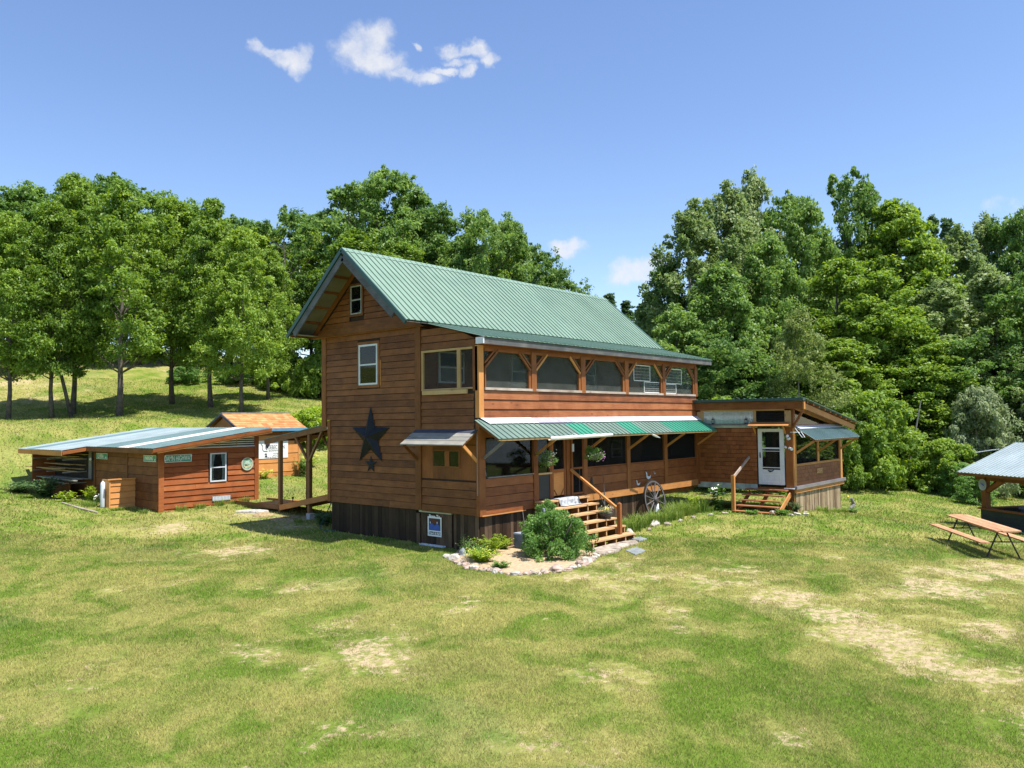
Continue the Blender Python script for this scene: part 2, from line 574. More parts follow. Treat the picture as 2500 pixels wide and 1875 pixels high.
def glass_mat(name, tint, refl=.12, trans=.7, rough=.03):
    m, n, l, b = new_mat(name)
    n.remove(b)
    out = n['Material Output']
    tr = n.new('ShaderNodeBsdfTransparent')
    tr.inputs[0].default_value = (*tint, 1)
    df = n.new('ShaderNodeBsdfDiffuse')
    df.inputs[0].default_value = (.06, .065, .065, 1)
    gl = n.new('ShaderNodeBsdfGlossy')
    gl.inputs['Roughness'].default_value = rough
    fr = n.new('ShaderNodeFresnel')
    fr.inputs[0].default_value = 1.45
    m1 = n.new('ShaderNodeMixShader')
    m1.inputs[0].default_value = trans
    l.new(df.outputs[0], m1.inputs[1])
    l.new(tr.outputs[0], m1.inputs[2])
    m2 = n.new('ShaderNodeMixShader')
    l.new(mth(n, l, 'ADD', fr.outputs[0], refl, clamp=True), m2.inputs[0])
    l.new(m1.outputs[0], m2.inputs[1])
    l.new(gl.outputs[0], m2.inputs[2])
    l.new(m2.outputs[0], out.inputs[0])
    return m


def screen_mat(name, c, trans, scale=3.):
    m, n, l, b = new_mat(name)
    n.remove(b)
    out = n['Material Output']
    tr = n.new('ShaderNodeBsdfTransparent')
    df = n.new('ShaderNodeBsdfDiffuse')
    t = n.new('ShaderNodeTexNoise')
    t.inputs['Scale'].default_value = scale
    t.inputs['Detail'].default_value = 6
    co = n.new('ShaderNodeTexCoord')
    l.new(co.outputs['Object'], t.inputs['Vector'])
    l.new(ramp(n, l, t.outputs['Fac'], [(.35, tuple(x * .8 for x in c)), (.7, tuple(x * 1.25 for x in c))]), df.inputs[0])
    m1 = n.new('ShaderNodeMixShader')
    m1.inputs[0].default_value = trans
    l.new(df.outputs[0], m1.inputs[1])
    l.new(tr.outputs[0], m1.inputs[2])
    l.new(m1.outputs[0], out.inputs[0])
    return m


M['glass'] = glass_mat('window_glass', (.92, .95, .94), .0, .97)
M['glass_r'] = glass_mat('reflecting_glass', (.8, .86, .84), .0, .92)
M['screen_g'] = screen_mat('dusty_screen', (.095, .11, .10), .60)
M['screen_t'] = screen_mat('clear_screen', (.08, .09, .09), .80)
M['screen_k'] = screen_mat('black_screen', (.018, .018, .020), .42)


def leaf_mat(name, dark, mid, light, transl=.45):
    m, n, l, b = new_mat(name)
    at = n.new('ShaderNodeAttribute')
    at.attribute_name = 'tint'
    oi = n.new('ShaderNodeObjectInfo')
    f = mth(n, l, 'ADD', at.outputs['Fac'], mth(n, l, 'MULTIPLY', mth(n, l, 'SUBTRACT', oi.outputs['Random'], .5), .36))
    col = ramp(n, l, f, [(.05, dark), (.5, mid), (.95, light)])
    b.inputs['Roughness'].default_value = .5
    b.inputs['Specular IOR Level'].default_value = .35
    l.new(col, b.inputs['Base Color'])
    tl = n.new('ShaderNodeBsdfTranslucent')
    hv = n.new('ShaderNodeHueSaturation')
    hv.inputs['Hue'].default_value = .485
    hv.inputs['Saturation'].default_value = 1.15
    hv.inputs['Value'].default_value = 1.25
    l.new(col, hv.inputs['Color'])
    l.new(hv.outputs[0], tl.inputs[0])
    mx_ = n.new('ShaderNodeMixShader')
    mx_.inputs[0].default_value = transl
    l.new(b.outputs[0], mx_.inputs[1])
    l.new(tl.outputs[0], mx_.inputs[2])
    l.new(mx_.outputs[0], n['Material Output'].inputs[0])
    return m


M['leaf'] = leaf_mat('maple_leaves', (.105, .195, .030), (.205, .325, .055), (.32, .45, .085))
M['leaf_d'] = leaf_mat('dark_maple_leaves', (.08, .17, .042), (.16, .275, .068), (.26, .39, .10))
M['leaf_p'] = leaf_mat('poplar_leaves', (.13, .21, .06), (.23, .32, .11), (.42, .50, .27))
M['leaf_w'] = leaf_mat('pale_birch_leaves', (.12, .18, .045), (.21, .28, .08), (.31, .38, .13))
M['leaf_f'] = leaf_mat('spruce_needles', (.05, .10, .04), (.09, .17, .06), (.15, .25, .09), .3)
M['leaf_b'] = leaf_mat('bush_leaves', (.07, .165, .035), (.15, .29, .065), (.30, .46, .15))
M['leaf_y'] = leaf_mat('yellow_green_leaves', (.16, .26, .03), (.29, .42, .05), (.45, .57, .09))
M['leaf_s'] = leaf_mat('silvery_leaves', (.15, .21, .09), (.27, .34, .17), (.42, .49, .31))
# ------------------------------------------------------------------ terrain
CP = np.array([(0, 6.6, -.95), (0, 2.6, -.98), (0, 0, -1.02), (6, 0, -.98), (12, 0, -.95), (12.36, -3.77, -.82), (11, -3.6, -.86), (17.3, -3.77, -1.33),
               (4, -2, -1.07), (-1.5, -2.5, -1.1), (9.6, -10.5, -1.36), (11.3, -8.8, -1.25), (18.8, -8.4, -1.75), (16.5, -11.4, -1.7), (24, -8, -1.8),
               (-8, -4, -1.2), (-14, -12, -1.35), (-6, -12, -1.35), (2, -10, -1.25), (-14, 0, -1.1), (-10, 6, -.95), (-3.3, 5.2, -1.0), (-3.3, 11, -.85),
               (1.1, 9.2, -.86), (1.1, 11, -.78), (-1.8, 14.5, -.72), (2.3, 14.5, -.58), (-2.9, 19.5, -.5), (-3.3, 24.5, -.15), (2.5, 24, .3), (6.7, 18, -.03), (4.2, 18, .1),
               (12, 8, -.9), (18, 5, -1.2), (7, 22, .55), (-9, 13, -.5), (-9, 20, .3), (-3.39, 26.3, .85), (-1.7, 27.4, 1.5), (2.83, 28.2, 2.44),
               (2.3, 36.5, 2.9), (4.9, 33.5, 2.98), (9.9, 32.1, 3.53), (10, 29, 3.05), (11.9, 26.8, 3.1), (4.9, 53, 5.97), (10.2, 65.3, 8.73), (16, 58.6, 8.08), (19.3, 51.7, 7.56),
               (21, 46.6, 6.95), (20.2, 35.5, 4.68), (30, 26, 1.8), (28, 34, 4.5), (40, 28, 1.5), (50, 28, 2), (30.2, -.5, -1.14), (33, 6, -1.3), (37.6, -3, -1.83), (29, -5.2, -1.62),
               (54, -4, -2.2), (45, 6, -.5), (60, 8, .5), (-20, 30, 1.5), (-15, 50, 5), (-30, 10, 0), (-30, -15, -1.2), (0, -25, -1.6), (25, -20, -2.2), (50, -25, -3),
               (20, 90, 12), (60, 70, 9), (90, 30, 4), (90, -20, -2), (0, 90, 12), (-60, 60, 8), (-70, -40, -1), (30, -80, -5), (110, 110, 13), (-110, 110, 13), (-110, -110, 0), (110, -110, -6), (150, 0, 2)], float)


def _tps(r):
    return np.where(r > 1e-9, r * r * np.log(r + 1e-12), 0)


_n = len(CP)
_K = _tps(np.linalg.norm(CP[:, None, :2] - CP[None, :, :2], axis=2)) + np.eye(_n) * 2.0
_P = np.c_[np.ones(_n), CP[:, :2]]
_A = np.block([[_K, _P], [_P.T, np.zeros((3, 3))]])
_W = np.linalg.solve(_A, np.r_[CP[:, 2], 0, 0, 0])


def gz(x, y):
    x, y = np.atleast_1d(np.asarray(x, float)), np.atleast_1d(np.asarray(y, float))
    out = np.zeros(x.shape)
    for i in range(_n):
        out += _W[i] * _tps(np.hypot(x - CP[i, 0], y - CP[i, 1]))
    return out + _W[_n] + _W[_n + 1] * x + _W[_n + 2] * y


def G(x, y):
    return float(gz(x, y)[0])


def vnoise(x, y, seed=0):
    xi, yi = np.floor(x).astype(np.int64), np.floor(y).astype(np.int64)
    fx, fy = x - xi, y - yi
    fx, fy = fx * fx * (3 - 2 * fx), fy * fy * (3 - 2 * fy)

    def h(a, b):
        v = (a * 374761393 + b * 668265263 + seed * 1442695041) & 0x7fffffff
        v = ((v ^ (v >> 13)) * 1274126177) & 0x7fffffff
        return ((v ^ (v >> 16)) & 0xffff) / 65535.0
    return (h(xi, yi) * (1 - fx) + h(xi + 1, yi) * fx) * (1 - fy) + (h(xi, yi + 1) * (1 - fx) + h(xi + 1, yi + 1) * fx) * fy


def fbm(x, y, sc, oct=4, seed=0, rough=.55):
    t, a, s = 0, 1, 0
    for o in range(oct):
        c, d = math.cos(o * 1.1 + .4), math.sin(o * 1.1 + .4)
        t = t + a * vnoise((x * c - y * d) / sc + 7.3 * o, (x * d + y * c) / sc - 3.1 * o, seed + o)
        s += a
        a *= rough
        sc *= .5
    return t / s


# dry, thin patches of the lawn: x, y, radius, strength
SPOTS = [(-7.5, -4.5, 1.0, .9), (-7.0, -3.0, .9, .6), (-3.3, 5.2, 1.1, .85), (-3.5, 11.1, 1.2, .9), (-.8, -4.8, 1.4, .75), (-1.2, -5.9, 1.3, .6), (.5, -8., 1.1, .9), (1.4, -7.2, .9, .7),
         (-.1, -9.4, .7, .9), (-6.3, -10.7, .7, .8), (-1.0, -10.5, .9, 1.), (-2.0, -11.2, .7, 1.), (-2.1, -12.1, .8, .8), (3.8, -10.2, 1.2, .95), (4.3, -11.4, 1., .8), (5.6, -10.0, 1.2, .8), (-5.9, -8.1, .6, .8),
         (-4.6, -3.6, .7, .7), (1.1, -3.9, 1.3, .7), (.9, -6., 1.6, .7), (-8.5, -3.1, .6, .7), (-5.8, .3, 1.2, .5), (.6, -11.8, 1.2, .7), (7, -11.5, 1.5, .8), (2.4, -6.2, 1.1, .6), (-3.5, -5.4, 1.4, .5),
         (-2.6, -7.5, .7, .6), (-9.5, -6.5, .9, .4), (-8.2, -8.7, .6, .55), (10, 60, 7, .9), (3, 45, 5, .6), (19.5, 50.5, 4.5, .95), (15, 58, 5, .9), (21.5, 42, 3.5, .8), (4.5, 52, 4, .8), (-1, 33, 3, .5), (.4, 11.4, 1.3, .9), (.8, 9.6, 1.2, .95), (-.4, 8.4, 1., .8), (5, -13, 2.2, .6)]


def lawn(x, y):
    """returns bare-ness 0..1 and colour"""
    base = np.zeros(np.shape(x))
    for (a, b, r, s) in SPOTS:
        base = np.maximum(base, s * np.exp(-(((x - a) ** 2 + (y - b) ** 2) / (r * r * 1.5)) ** .8))
    wx, wy = x + (fbm(x, y, 1.6, 3, 61) - .5) * 2.2, y + (fbm(x, y, 1.6, 3, 62) - .5) * 2.2
    n1 = fbm(wx, wy, .9, 4, 3, .65)
    n2 = fbm(x, y, 3.2, 4, 9)
    n3 = fbm(wx, wy, 1.0, 4, 21)
    bare = np.clip(base * 1.15 + (n1 - .5) * 1.5 + (n2 - .5) * .5 - .20, 0, .70)
    bare = np.maximum(bare, np.clip((n1 - .66) * 3 + (n2 - .5) * 2, 0, .38))
    dry = np.clip(base * .9 + (n2 - .5) * .9 + (n3 - .5) * 2.4 + (fbm(wx, wy, .4, 3, 23) - .5) * 1.8 + .46, 0, 1)
    g1 = np.array([.155, .240, .028]); g2 = np.array([.355, .345, .10]); g3 = np.array([.080, .140, .016]); soil = np.array([.50, .395, .235])
    gb = np.array([.12, .235, .075])
    n4 = fbm(wx, wy, 1.9, 4, 33)
    dk = np.clip((n4 - .53) * 6, 0, 1)[..., None]
    bl = np.clip((fbm(x, y, 2.6, 3, 51) - .62) * 7, 0, 1)[..., None]
    c = g1 * (1 - dry[..., None]) + g2 * dry[..., None]
    c = c * (1 - dk * .32) + g3 * dk * .32
    c = c * (1 - bl * .22) + gb * bl * .22
    return bare, c, soil


def warp(lo, hi, c, fine, n):
    """grid line positions, dense near c"""
    t = np.linspace(-1, 1, n)
    s = np.sign(t) * np.abs(t) ** 2.6
    v = c + np.where(s < 0, s * (c - lo), s * (hi - c)) * (1 - fine) + t * fine * (hi - lo) / 2
    return v


gx = np.unique(np.r_[np.arange(-300, -40, 10), np.arange(-40, -18, 1.), np.arange(-18, 22, .16), np.arange(22, 60, .9), np.arange(60, 400, 10)])
gy = np.unique(np.r_[np.arange(-300, -40, 10), np.arange(-40, -17, 1.), np.arange(-17, 15, .16), np.arange(15, 70, .8), np.arange(70, 400, 10)])
XX, YY = np.meshgrid(gx, gy)
ZZ = gz(np.clip(XX, -150, 150).ravel(), np.clip(YY, -150, 150).ravel()).reshape(XX.shape)
ZZ += (fbm(XX, YY, 2.5, 3, 5) - .5) * .09
bare, gc, soil = lawn(XX, YY)
nv = XX.size
me = bpy.data.meshes.new('ground')
nx, ny = len(gx), len(gy)
me.vertices.add(nv)
me.vertices.foreach_set('co', np.stack([XX, YY, ZZ], -1).ravel())
ii, jj = np.meshgrid(np.arange(nx - 1), np.arange(ny - 1))
a = (jj * nx + ii).ravel()
quads = np.stack([a, a + 1, a + nx + 1, a + nx], -1)
me.loops.add(quads.size)
me.polygons.add(len(quads))
me.loops.foreach_set('vertex_index', quads.ravel().astype(np.int32))
me.polygons.foreach_set('loop_start', (np.arange(len(quads)) * 4).astype(np.int32))
me.polygons.foreach_set('use_smooth', np.ones(len(quads), bool))
me.update(calc_edges=True)
ca = me.color_attributes.new('col', 'FLOAT_COLOR', 'POINT')
# forest floor is brown leaf litter, the lawn keeps its own tones
forest = np.clip((np.hypot((XX - 34) / 20, (YY - 30) / 18) < 1) * 1., 0, 1)
gcol = gc * .78
ca.data.foreach_set('color', np.concatenate([gcol, bare[..., None]], -1).ravel().astype(np.float32))
m, n, l, b = new_mat('lawn_ground')
at = n.new('ShaderNodeAttribute')
at.attribute_name = 'col'
t = n.new('ShaderNodeTexNoise')
t.inputs['Scale'].default_value = 9
t.inputs['Detail'].default_value = 9
t.inputs['Roughness'].default_value = .75
co = n.new('ShaderNodeTexCoord')
l.new(co.outputs['Object'], t.inputs['Vector'])
hv = n.new('ShaderNodeHueSaturation')
l.new(at.outputs['Color'], hv.inputs['Color'])
mrr = n.new('ShaderNodeMapRange')
mrr.inputs['From Min'].default_value = .3
mrr.inputs['From Max'].default_value = .7
mrr.inputs['To Min'].default_value = .62
mrr.inputs['To Max'].default_value = 1.3
l.new(t.outputs['Fac'], mrr.inputs['Value'])
l.new(mrr.outputs[0], hv.inputs['Value'])
t2 = n.new('ShaderNodeTexNoise')
t2.inputs['Scale'].default_value = 5.5
t2.inputs['Detail'].default_value = 8
t2.inputs['Roughness'].default_value = .78
l.new(co.outputs['Object'], t2.inputs['Vector'])
bm_ = mth(n, l, 'MULTIPLY', mth(n, l, 'SUBTRACT', mth(n, l, 'ADD', at.outputs['Alpha'], mth(n, l, 'MULTIPLY', mth(n, l, 'SUBTRACT', t2.outputs['Fac'], .5), 3.8)), .46), 2.6, clamp=True)
bm_ = mth(n, l, 'MULTIPLY', bm_, mth(n, l, 'MULTIPLY', at.outputs['Alpha'], 6, clamp=True))
sm = n.new('ShaderNodeMix')
sm.data_type = 'RGBA'
l.new(bm_, sm.inputs['Factor'])
l.new(hv.outputs[0], sm.inputs['A'])
sc_ = n.new('ShaderNodeHueSaturation')
sc_.inputs['Color'].default_value = (.45, .355, .215, 1)
l.new(mrr.outputs[0], sc_.inputs['Value'])
l.new(sc_.outputs[0], sm.inputs['B'])
l.new(sm.outputs['Result'], b.inputs['Base Color'])
b.inputs['Roughness'].default_value = .95
b.inputs['Specular IOR Level'].default_value = .1
bp = n.new('ShaderNodeBump')
bp.inputs['Strength'].default_value = .9
bp.inputs['Distance'].default_value = .05
l.new(t.outputs['Fac'], bp.inputs['Height'])
l.new(bp.outputs[0], b.inputs['Normal'])
me.materials.append(m)
ground = bpy.data.objects.new('ground', me)
COL.objects.link(ground)
tag(ground, kind='structure')


def gnoise(x, y):
    return (fbm(np.atleast_1d(np.asarray(x, float)), np.atleast_1d(np.asarray(y, float)), 2.5, 3, 5) - .5) * .09


def GG(x, y):
    return G(x, y) + float(gnoise(x, y)[0])


# ------------------------------------------------------------------ real grass blades on the lawn the camera sees
CAMP = np.array([-15.835, -14.704])
FWD = np.array([.7597, .6488]) / np.linalg.norm([.7597, .6488])
RGT = np.array([FWD[1], -FWD[0]])


def scatter(n, d0, d1, spread=.70):
    # density falls off with distance from the lens, as the eye cannot part them further out
    u = rng.random(n)
    d = d0 + (d1 - d0) * u ** .9
    s = (rng.random(n) * 2 - 1) * spread * d
    return CAMP[0] + FWD[0] * d + RGT[0] * s, CAMP[1] + FWD[1] * d + RGT[1] * s, d


KEEP_OUT = [(0, 12.4, 0, 6.9), (12.3, 17.3, -3.8, 3), (-1.8, 2.3, 14.5, 24.5), (-3.2, -1.8, 19.8, 24.5), (3.5, 6.8, 18, 20.6), (2.2, 4.6, -1.9, 0)]
BED = [(0.1, .9), (-.97, .18), (-1.4, -.67), (-1.55, -1.2), (-1.5, -1.9), (-1.35, -2.5), (-.85, -2.85), (-.2, -3.05), (.45, -3.02), (1.2, -2.75), (2.2, -2.2), (2.4, 0), (.2, .2)]


def in_poly(x, y, poly):
    c = np.zeros(x.shape, bool)
    j = len(poly) - 1
    for i in range(len(poly)):
        xi, yi = poly[i]
        xj, yj = poly[j]
        c ^= ((yi > y) != (yj > y)) & (x < (xj - xi) * (y - yi) / (yj - yi + 1e-12) + xi)
        j = i
    return c


def make_grass(name, n, d0, d1, h, w, label):
    x, y, d = scatter(n, d0, d1)
    ok = np.ones(n, bool)
    for (x0, x1, y0, y1) in KEEP_OUT:
        ok &= ~((x > x0) & (x < x1) & (y > y0) & (y < y1))
    ok &= ~in_poly(x, y, BED)
    bare_, c_, soil_ = lawn(x, y)
    ok &= rng.random(n) > np.clip((bare_ + (fbm(x, y, .28, 3, 88) - .5) * 1.6 - .22) * 2.2, 0, .97) * np.clip(bare_ * 6, 0, 1)
    x, y, d, c_, bare_ = x[ok], y[ok], d[ok], c_[ok], bare_[ok]
    n = len(x)
    z = gz(x, y) + gnoise(x, y)
    hh = h * (0.55 + .9 * rng.random(n)) * (.45 + 1.1 * fbm(x, y, .6, 4, 77)) * (1 - .35 * bare_)
    ww = w * (.7 + .6 * rng.random(n)) * (d / 14) ** .5
    an = rng.random(n) * 2 * math.pi
    ln = hh * (.35 + .9 * rng.random(n))
    la = rng.random(n) * 2 * math.pi
    v = np.zeros((n, 3, 3))
    v[:, 0] = np.stack([x - np.cos(an) * ww / 2, y - np.sin(an) * ww / 2, z - .01], -1)
    v[:, 1] = np.stack([x + np.cos(an) * ww / 2, y + np.sin(an) * ww / 2, z - .01], -1)
    v[:, 2] = np.stack([x + np.cos(la) * ln, y + np.sin(la) * ln, z + hh], -1)
    me = bpy.data.meshes.new(name)
    me.vertices.add(n * 3)
    me.vertices.foreach_set('co', v.ravel())
    me.loops.add(n * 3)
    me.polygons.add(n)
    me.loops.foreach_set('vertex_index', np.arange(n * 3, dtype=np.int32))
    me.polygons.foreach_set('loop_start', (np.arange(n) * 3).astype(np.int32))
    me.update(calc_edges=False)
    k = (.72 + .62 * rng.random(n))[:, None]
    straw = (rng.random(n) < .16 + .5 * bare_)[:, None]
    cc = np.where(straw, np.array([.42, .34, .15]) * (.7 + .5 * rng.random((n, 1))), c_ * k * 1.12)
    cc = np.repeat(np.c_[cc, np.ones(n)], 3, axis=0)
    ca = me.color_attributes.new('col', 'FLOAT_COLOR', 'POINT')
    ca.data.foreach_set('color', cc.ravel().astype(np.float32))
    me.materials.append(M['blade'])
    o = bpy.data.objects.new(name, me)
    COL.objects.link(o)
    tag(o, label, 'grass', kind='stuff')
    return o


m, n, l, b = new_mat('grass_blades')
at = n.new('ShaderNodeAttribute')
at.attribute_name = 'col'
l.new(at.outputs['Color'], b.inputs['Base Color'])
b.inputs['Roughness'].default_value = .6
b.inputs['Specular IOR Level'].default_value = .25
tl = n.new('ShaderNodeBsdfTranslucent')
l.new(at.outputs['Color'], tl.inputs[0])
mxx = n.new('ShaderNodeMixShader')
mxx.inputs[0].default_value = .35
l.new(b.outputs[0], mxx.inputs[1])
l.new(tl.outputs[0], mxx.inputs[2])
l.new(mxx.outputs[0], n['Material Output'].inputs[0])
M['blade'] = m
make_grass('lawn_grass', 800000, 6.5, 24, .036, .011, 'short mown grass with straw-coloured thin patches')
make_grass('lawn_grass', 240000, 22, 62, .060, .028, 'grass of the far lawn and the slope under the trees')
# ------------------------------------------------------------------ roofing
def roof_panels(parent, name, A, B, down, mats, width=.914, ribs=4, rib_h=.03, rib_w=.042, th=.012, seg=None):
    """metal sheets from A to B along the upper edge, running down by vector `down`; every sheet an object with its ribs"""
    A, B, down = Vector(A), Vector(B), Vector(down)
    L = (B - A).length
    u = (B - A) / L
    nrm = u.cross(down).normalized()
    if nrm.z < 0: nrm = -nrm
    n = max(1, round(L / width))
    w = L / n
    for i in range(n):
        mb = MB()
        p = A + u * (i * w)
        a, b, c, d = p, p + u * (w - .002), p + u * (w - .002) + down, p + down
        mb.add([a - nrm * th, b - nrm * th, c - nrm * th, d - nrm * th, a, b, c, d],
               [(0, 1, 2, 3), (4, 7, 6, 5), (0, 4, 5, 1), (1, 5, 6, 2), (2, 6, 7, 3), (3, 7, 4, 0)])
        for k in range(ribs):
            q = p + u * (w * (k + .5) / ribs)
            hw, tw = rib_w / 2, rib_w * .42
            prof = [(-hw, 0), (-tw, rib_h), (tw, rib_h), (hw, 0)]
            vs = [q + u * x + nrm * (z + .0005) for x, z in prof] + [q + u * x + nrm * (z + .0005) + down * 1.002 for x, z in prof]
            mb.add(vs, [(0, 1, 5, 4), (1, 2, 6, 5), (2, 3, 7, 6), (0, 3, 2, 1), (4, 5, 6, 7)])
        mb.build(name, mats[i] if isinstance(mats, list) else mats, parent)


def window(parent, F, u0, u1, z0, z1, m, name='window', fw=.055, rail=True, proud=.05, curtain=None, glass='glass', back=.004, muntin=0):
    f = MB()
    for (a, b, c, d) in ((u0, u1, z0, z0 + fw), (u0, u1, z1 - fw, z1), (u0, u0 + fw, z0 + fw, z1 - fw), (u1 - fw, u1, z0 + fw, z1 - fw)):
        F.fbox(f, a, b, c, d, .002, proud)
    if rail:
        zm = (z0 + z1) / 2
        F.fbox(f, u0 + fw, u1 - fw, zm - .022, zm + .022, .002, proud - .008)
    w = f.build(name, m, parent)
    F.box(w, 'dark_interior', M['dark_in'], u0 + fw, u1 - fw, z0 + fw, z1 - fw, .001, back)  # thin near-black board painted as the shade of a room behind the glass
    if curtain:
        for s_ in (0, 1):
            vs, fs = [], []
            wd = (u1 - u0 - 2 * fw) * .30
            N = 8
            for i in range(N + 1):
                for j in range(4):
                    k = i / N
                    t = j / 3
                    sw = wd * (1 - .45 * math.sin(t * math.pi * .8))
                    uu = (u0 + fw + k * sw) if s_ == 0 else (u1 - fw - k * sw)
                    vs.append(F.p(uu, z1 - fw - t * (z1 - z0 - 2 * fw), back + .004 + .006 * (i % 2)))
            for i in range(N):
                for j in range(3):
                    fs.append((i * 4 + j, i * 4 + j + 1, i * 4 + j + 5, i * 4 + j + 4))
            MB().add(vs, fs).build('curtain', M[curtain], w)
    F.box(w, 'pane', M[glass], u0 + fw, u1 - fw, z0 + fw, z1 - fw, proud * .5, proud * .5 + .003)
    return w


def trim(parent, F, u0, u1, z0, z1, m, w=.09, n=.036, name='window_trim', mz=None):
    mz = mz or m
    F.box(parent, name, m, u0 - w, u1 + w, z1, z1 + w, 0, n)
    F.box(parent, name, m, u0 - w, u1 + w, z0 - w, z0, 0, n + .012)
    F.box(parent, name, mz, u0 - w, u0, z0, z1, 0, n)
    F.box(parent, name, mz, u1, u1 + w, z0, z1, 0, n)


# ================================================================== FARMHOUSE
L, W, PD = 12.36, 6.92, 2.46
H = thing('farmhouse', (6, 3.4, -1), 'two-storey wood-sided house with long green metal gable roof and screened porches', 'house')
FG = Frame((0, 0, 0), (0, 1, 0), (-1, 0, 0))
FP = Frame((0, 0, 0), (1, 0, 0), (0, -1, 0))
core = simple('shadow_dark_sheathing', (.030, .016, .010), .95)  # darkened so gaps between boards and shingles read as shadow lines
# solid body of the main house and its hidden sides
box(H, 'wall', core, .0, .08, PD, 6.6, -.03, 2.6)
box(H, 'wall', core, .0, .08, PD, W, 2.6, 5.3)
box(H, 'wall', M['stain_x2'], .08, L, PD, PD + .1, -.03, 5.4)
box(H, 'wall', core, L - .1, L, PD + .1, W, -.03, 5.3)
box(H, 'wall', core, .08, L - .1, 6.5, 6.6, -.03, 2.6)
box(H, 'wall', core, .08, L - .1, W - .1, W, 2.6, 5.3)
MB().poly([(-.09, 2.2, 5.3), (-.09, 7.3, 5.3), (-.09, 4.75, 7.48)], (.08, 0, 0)).build('wall', core, H)
MB().poly([(L - .02, 2.2, 5.3), (L - .02, 7.3, 5.3), (L - .02, 4.75, 7.48)], (.08, 0, 0)).build('wall', core, H)
# gable siding
siding(H, FG, -.02, 2.59, .199, lambda z: (2.50, 6.52), [], M['stain_y'])
siding(H, FG, 2.59, 5.28, .197, lambda z: (2.50, 6.74), [(4.07, 5.16, 3.56, 5.01)], M['stain_y'])
FO = Frame((-.12, 0, 0), (0, 1, 0), (-1, 0, 0))
SL = (7.73 - 5.36) / (4.56 - 1.78)


def gable_lim(z):
    h = (7.42 - z) / SL
    return (max(2.16, 4.60 - h), min(7.32, 4.60 + h))


siding(H, FO, 5.5, 7.35, .19, gable_lim, [(4.67, 5.40, 5.8, 6.86)], M['stain_y'])
FO.box(H, 'header_board', M['stain_y'], 2.11, 7.38, 5.29, 5.5, 0, .045)
box(H, 'overhang_floor', M['stain_y'], -.12, .0, 2.11, 7.38, 5.26, 5.289)
window(H, FG, 4.17, 5.06, 3.66, 4.91, M['white'], curtain='curtain', glass='glass_r')
trim(H, FG, 4.17, 5.06, 3.66, 4.91, M['stain_y'], mz=M['stain_zd'])
FG.box(H, 'window_trim', M['new_z'], 4.03, 4.05, 3.62, 4.4, .0, .04)
window(H, FO, 4.77, 5.30, 5.88, 6.77, M['curtain_g'], fw=.035, curtain=None, glass='glass_r')
trim(H, FO, 4.77, 5.30, 5.88, 6.77, M['stain_y'], w=.07, mz=M['stain_zd'])
FG.box(H, 'corner_board', M['stain_zd'], 2.26, 2.49, -.02, 5.27, 0, .05)
FG.box(H, 'corner_board', M['stain_zd'], 6.52, 6.66, -.02, 2.58, 0, .045)
FG.box(H, 'corner_board', M['stain_zd'], 6.75, 6.97, 2.38, 5.28, 0, .045)
box(H, 'corner_board', M['stain_zd'], .0, .14, 6.92, 6.96, 2.38, 5.28)
# main roof
RX0, RX1 = -1.02, 13.04
roof_panels(H, 'roof_panel', (RX0, 4.56, 7.73), (RX1, 4.56, 7.73), (0, -2.78, -2.37), M['green'])
roof_panels(H, 'roof_panel', (RX1, 4.64, 7.73), (RX0, 4.64, 7.73), (0, 2.78, -2.37), M['green'])
mb = MB()
for s_ in (-1, 1):
    y0, y1 = 4.60, 4.60 + s_ * .17
    mb.add([(RX0 - .02, y0, 7.775), (RX1 + .02, y0, 7.775), (RX1 + .02, y1, 7.645), (RX0 - .02, y1, 7.645), (RX0 - .02, y0, 7.765), (RX1 + .02, y0, 7.765), (RX1 + .02, y1, 7.635), (RX0 - .02, y1, 7.635)],
           [(0, 1, 2, 3), (7, 6, 5, 4), (0, 3, 7, 4), (1, 5, 6, 2), (3, 2, 6, 7), (0, 4, 5, 1)])
mb.build('ridge_cap', M['green'], H)
for s_, x in ((-1, RX0 - .025), (1, RX0 - .025), (-1, RX1 + .025), (1, RX1 + .025)):
    bar(H, 'rake_trim', M['green_d'], (x, 4.60, 7.70), (x, 4.60 + s_ * 2.84, 7.70 - 2.84 * SL), .05, .12, up=(0, 0, 1))
for s_ in (-1, 1):
    bar(H, 'rake_fascia', M['gray_d'], (RX0 + .02, 4.60, 7.47), (RX0 + .02, 4.60 + s_ * (2.28 if s_ < 0 else 2.5), 7.47 - (2.28 if s_ < 0 else 2.5) * SL), .05, .21)
    for k in range(6):
        y = .25 + k * .5
        if s_ < 0 and k > 3: continue
        bar(H, 'purlin', M['stain_zd'], (RX0 + .05, 4.60 + s_ * y, 7.66 - y * SL), (-.13, 4.60 + s_ * y, 7.66 - y * SL), .05, .08)
    MB().poly([(RX0 + .06, 4.6, 7.69), (RX0 + .06, 4.6 + s_ * 2.8, 7.69 - 2.8 * SL), (-.10, 4.6 + s_ * 2.8, 7.69 - 2.8 * SL), (-.10, 4.6, 7.69)], (0, 0, -.006)).build('roof_underside', M['galv'], H)
    bar(H, 'rafter', M['stain_zd'], (-.16, 4.60 + s_ * .05, 7.56), (-.16, 4.60 + s_ * 2.6, 7.56 - 2.55 * SL), .05, .14)
box(H, 'soffit', M['galv'], RX0 + .04, 0, 6.98, 7.36, 5.33, 5.345)
box(H, 'soffit', M['dark_in'], 0, RX1 - .04, 1.86, 2.4, 5.34, 5.36)
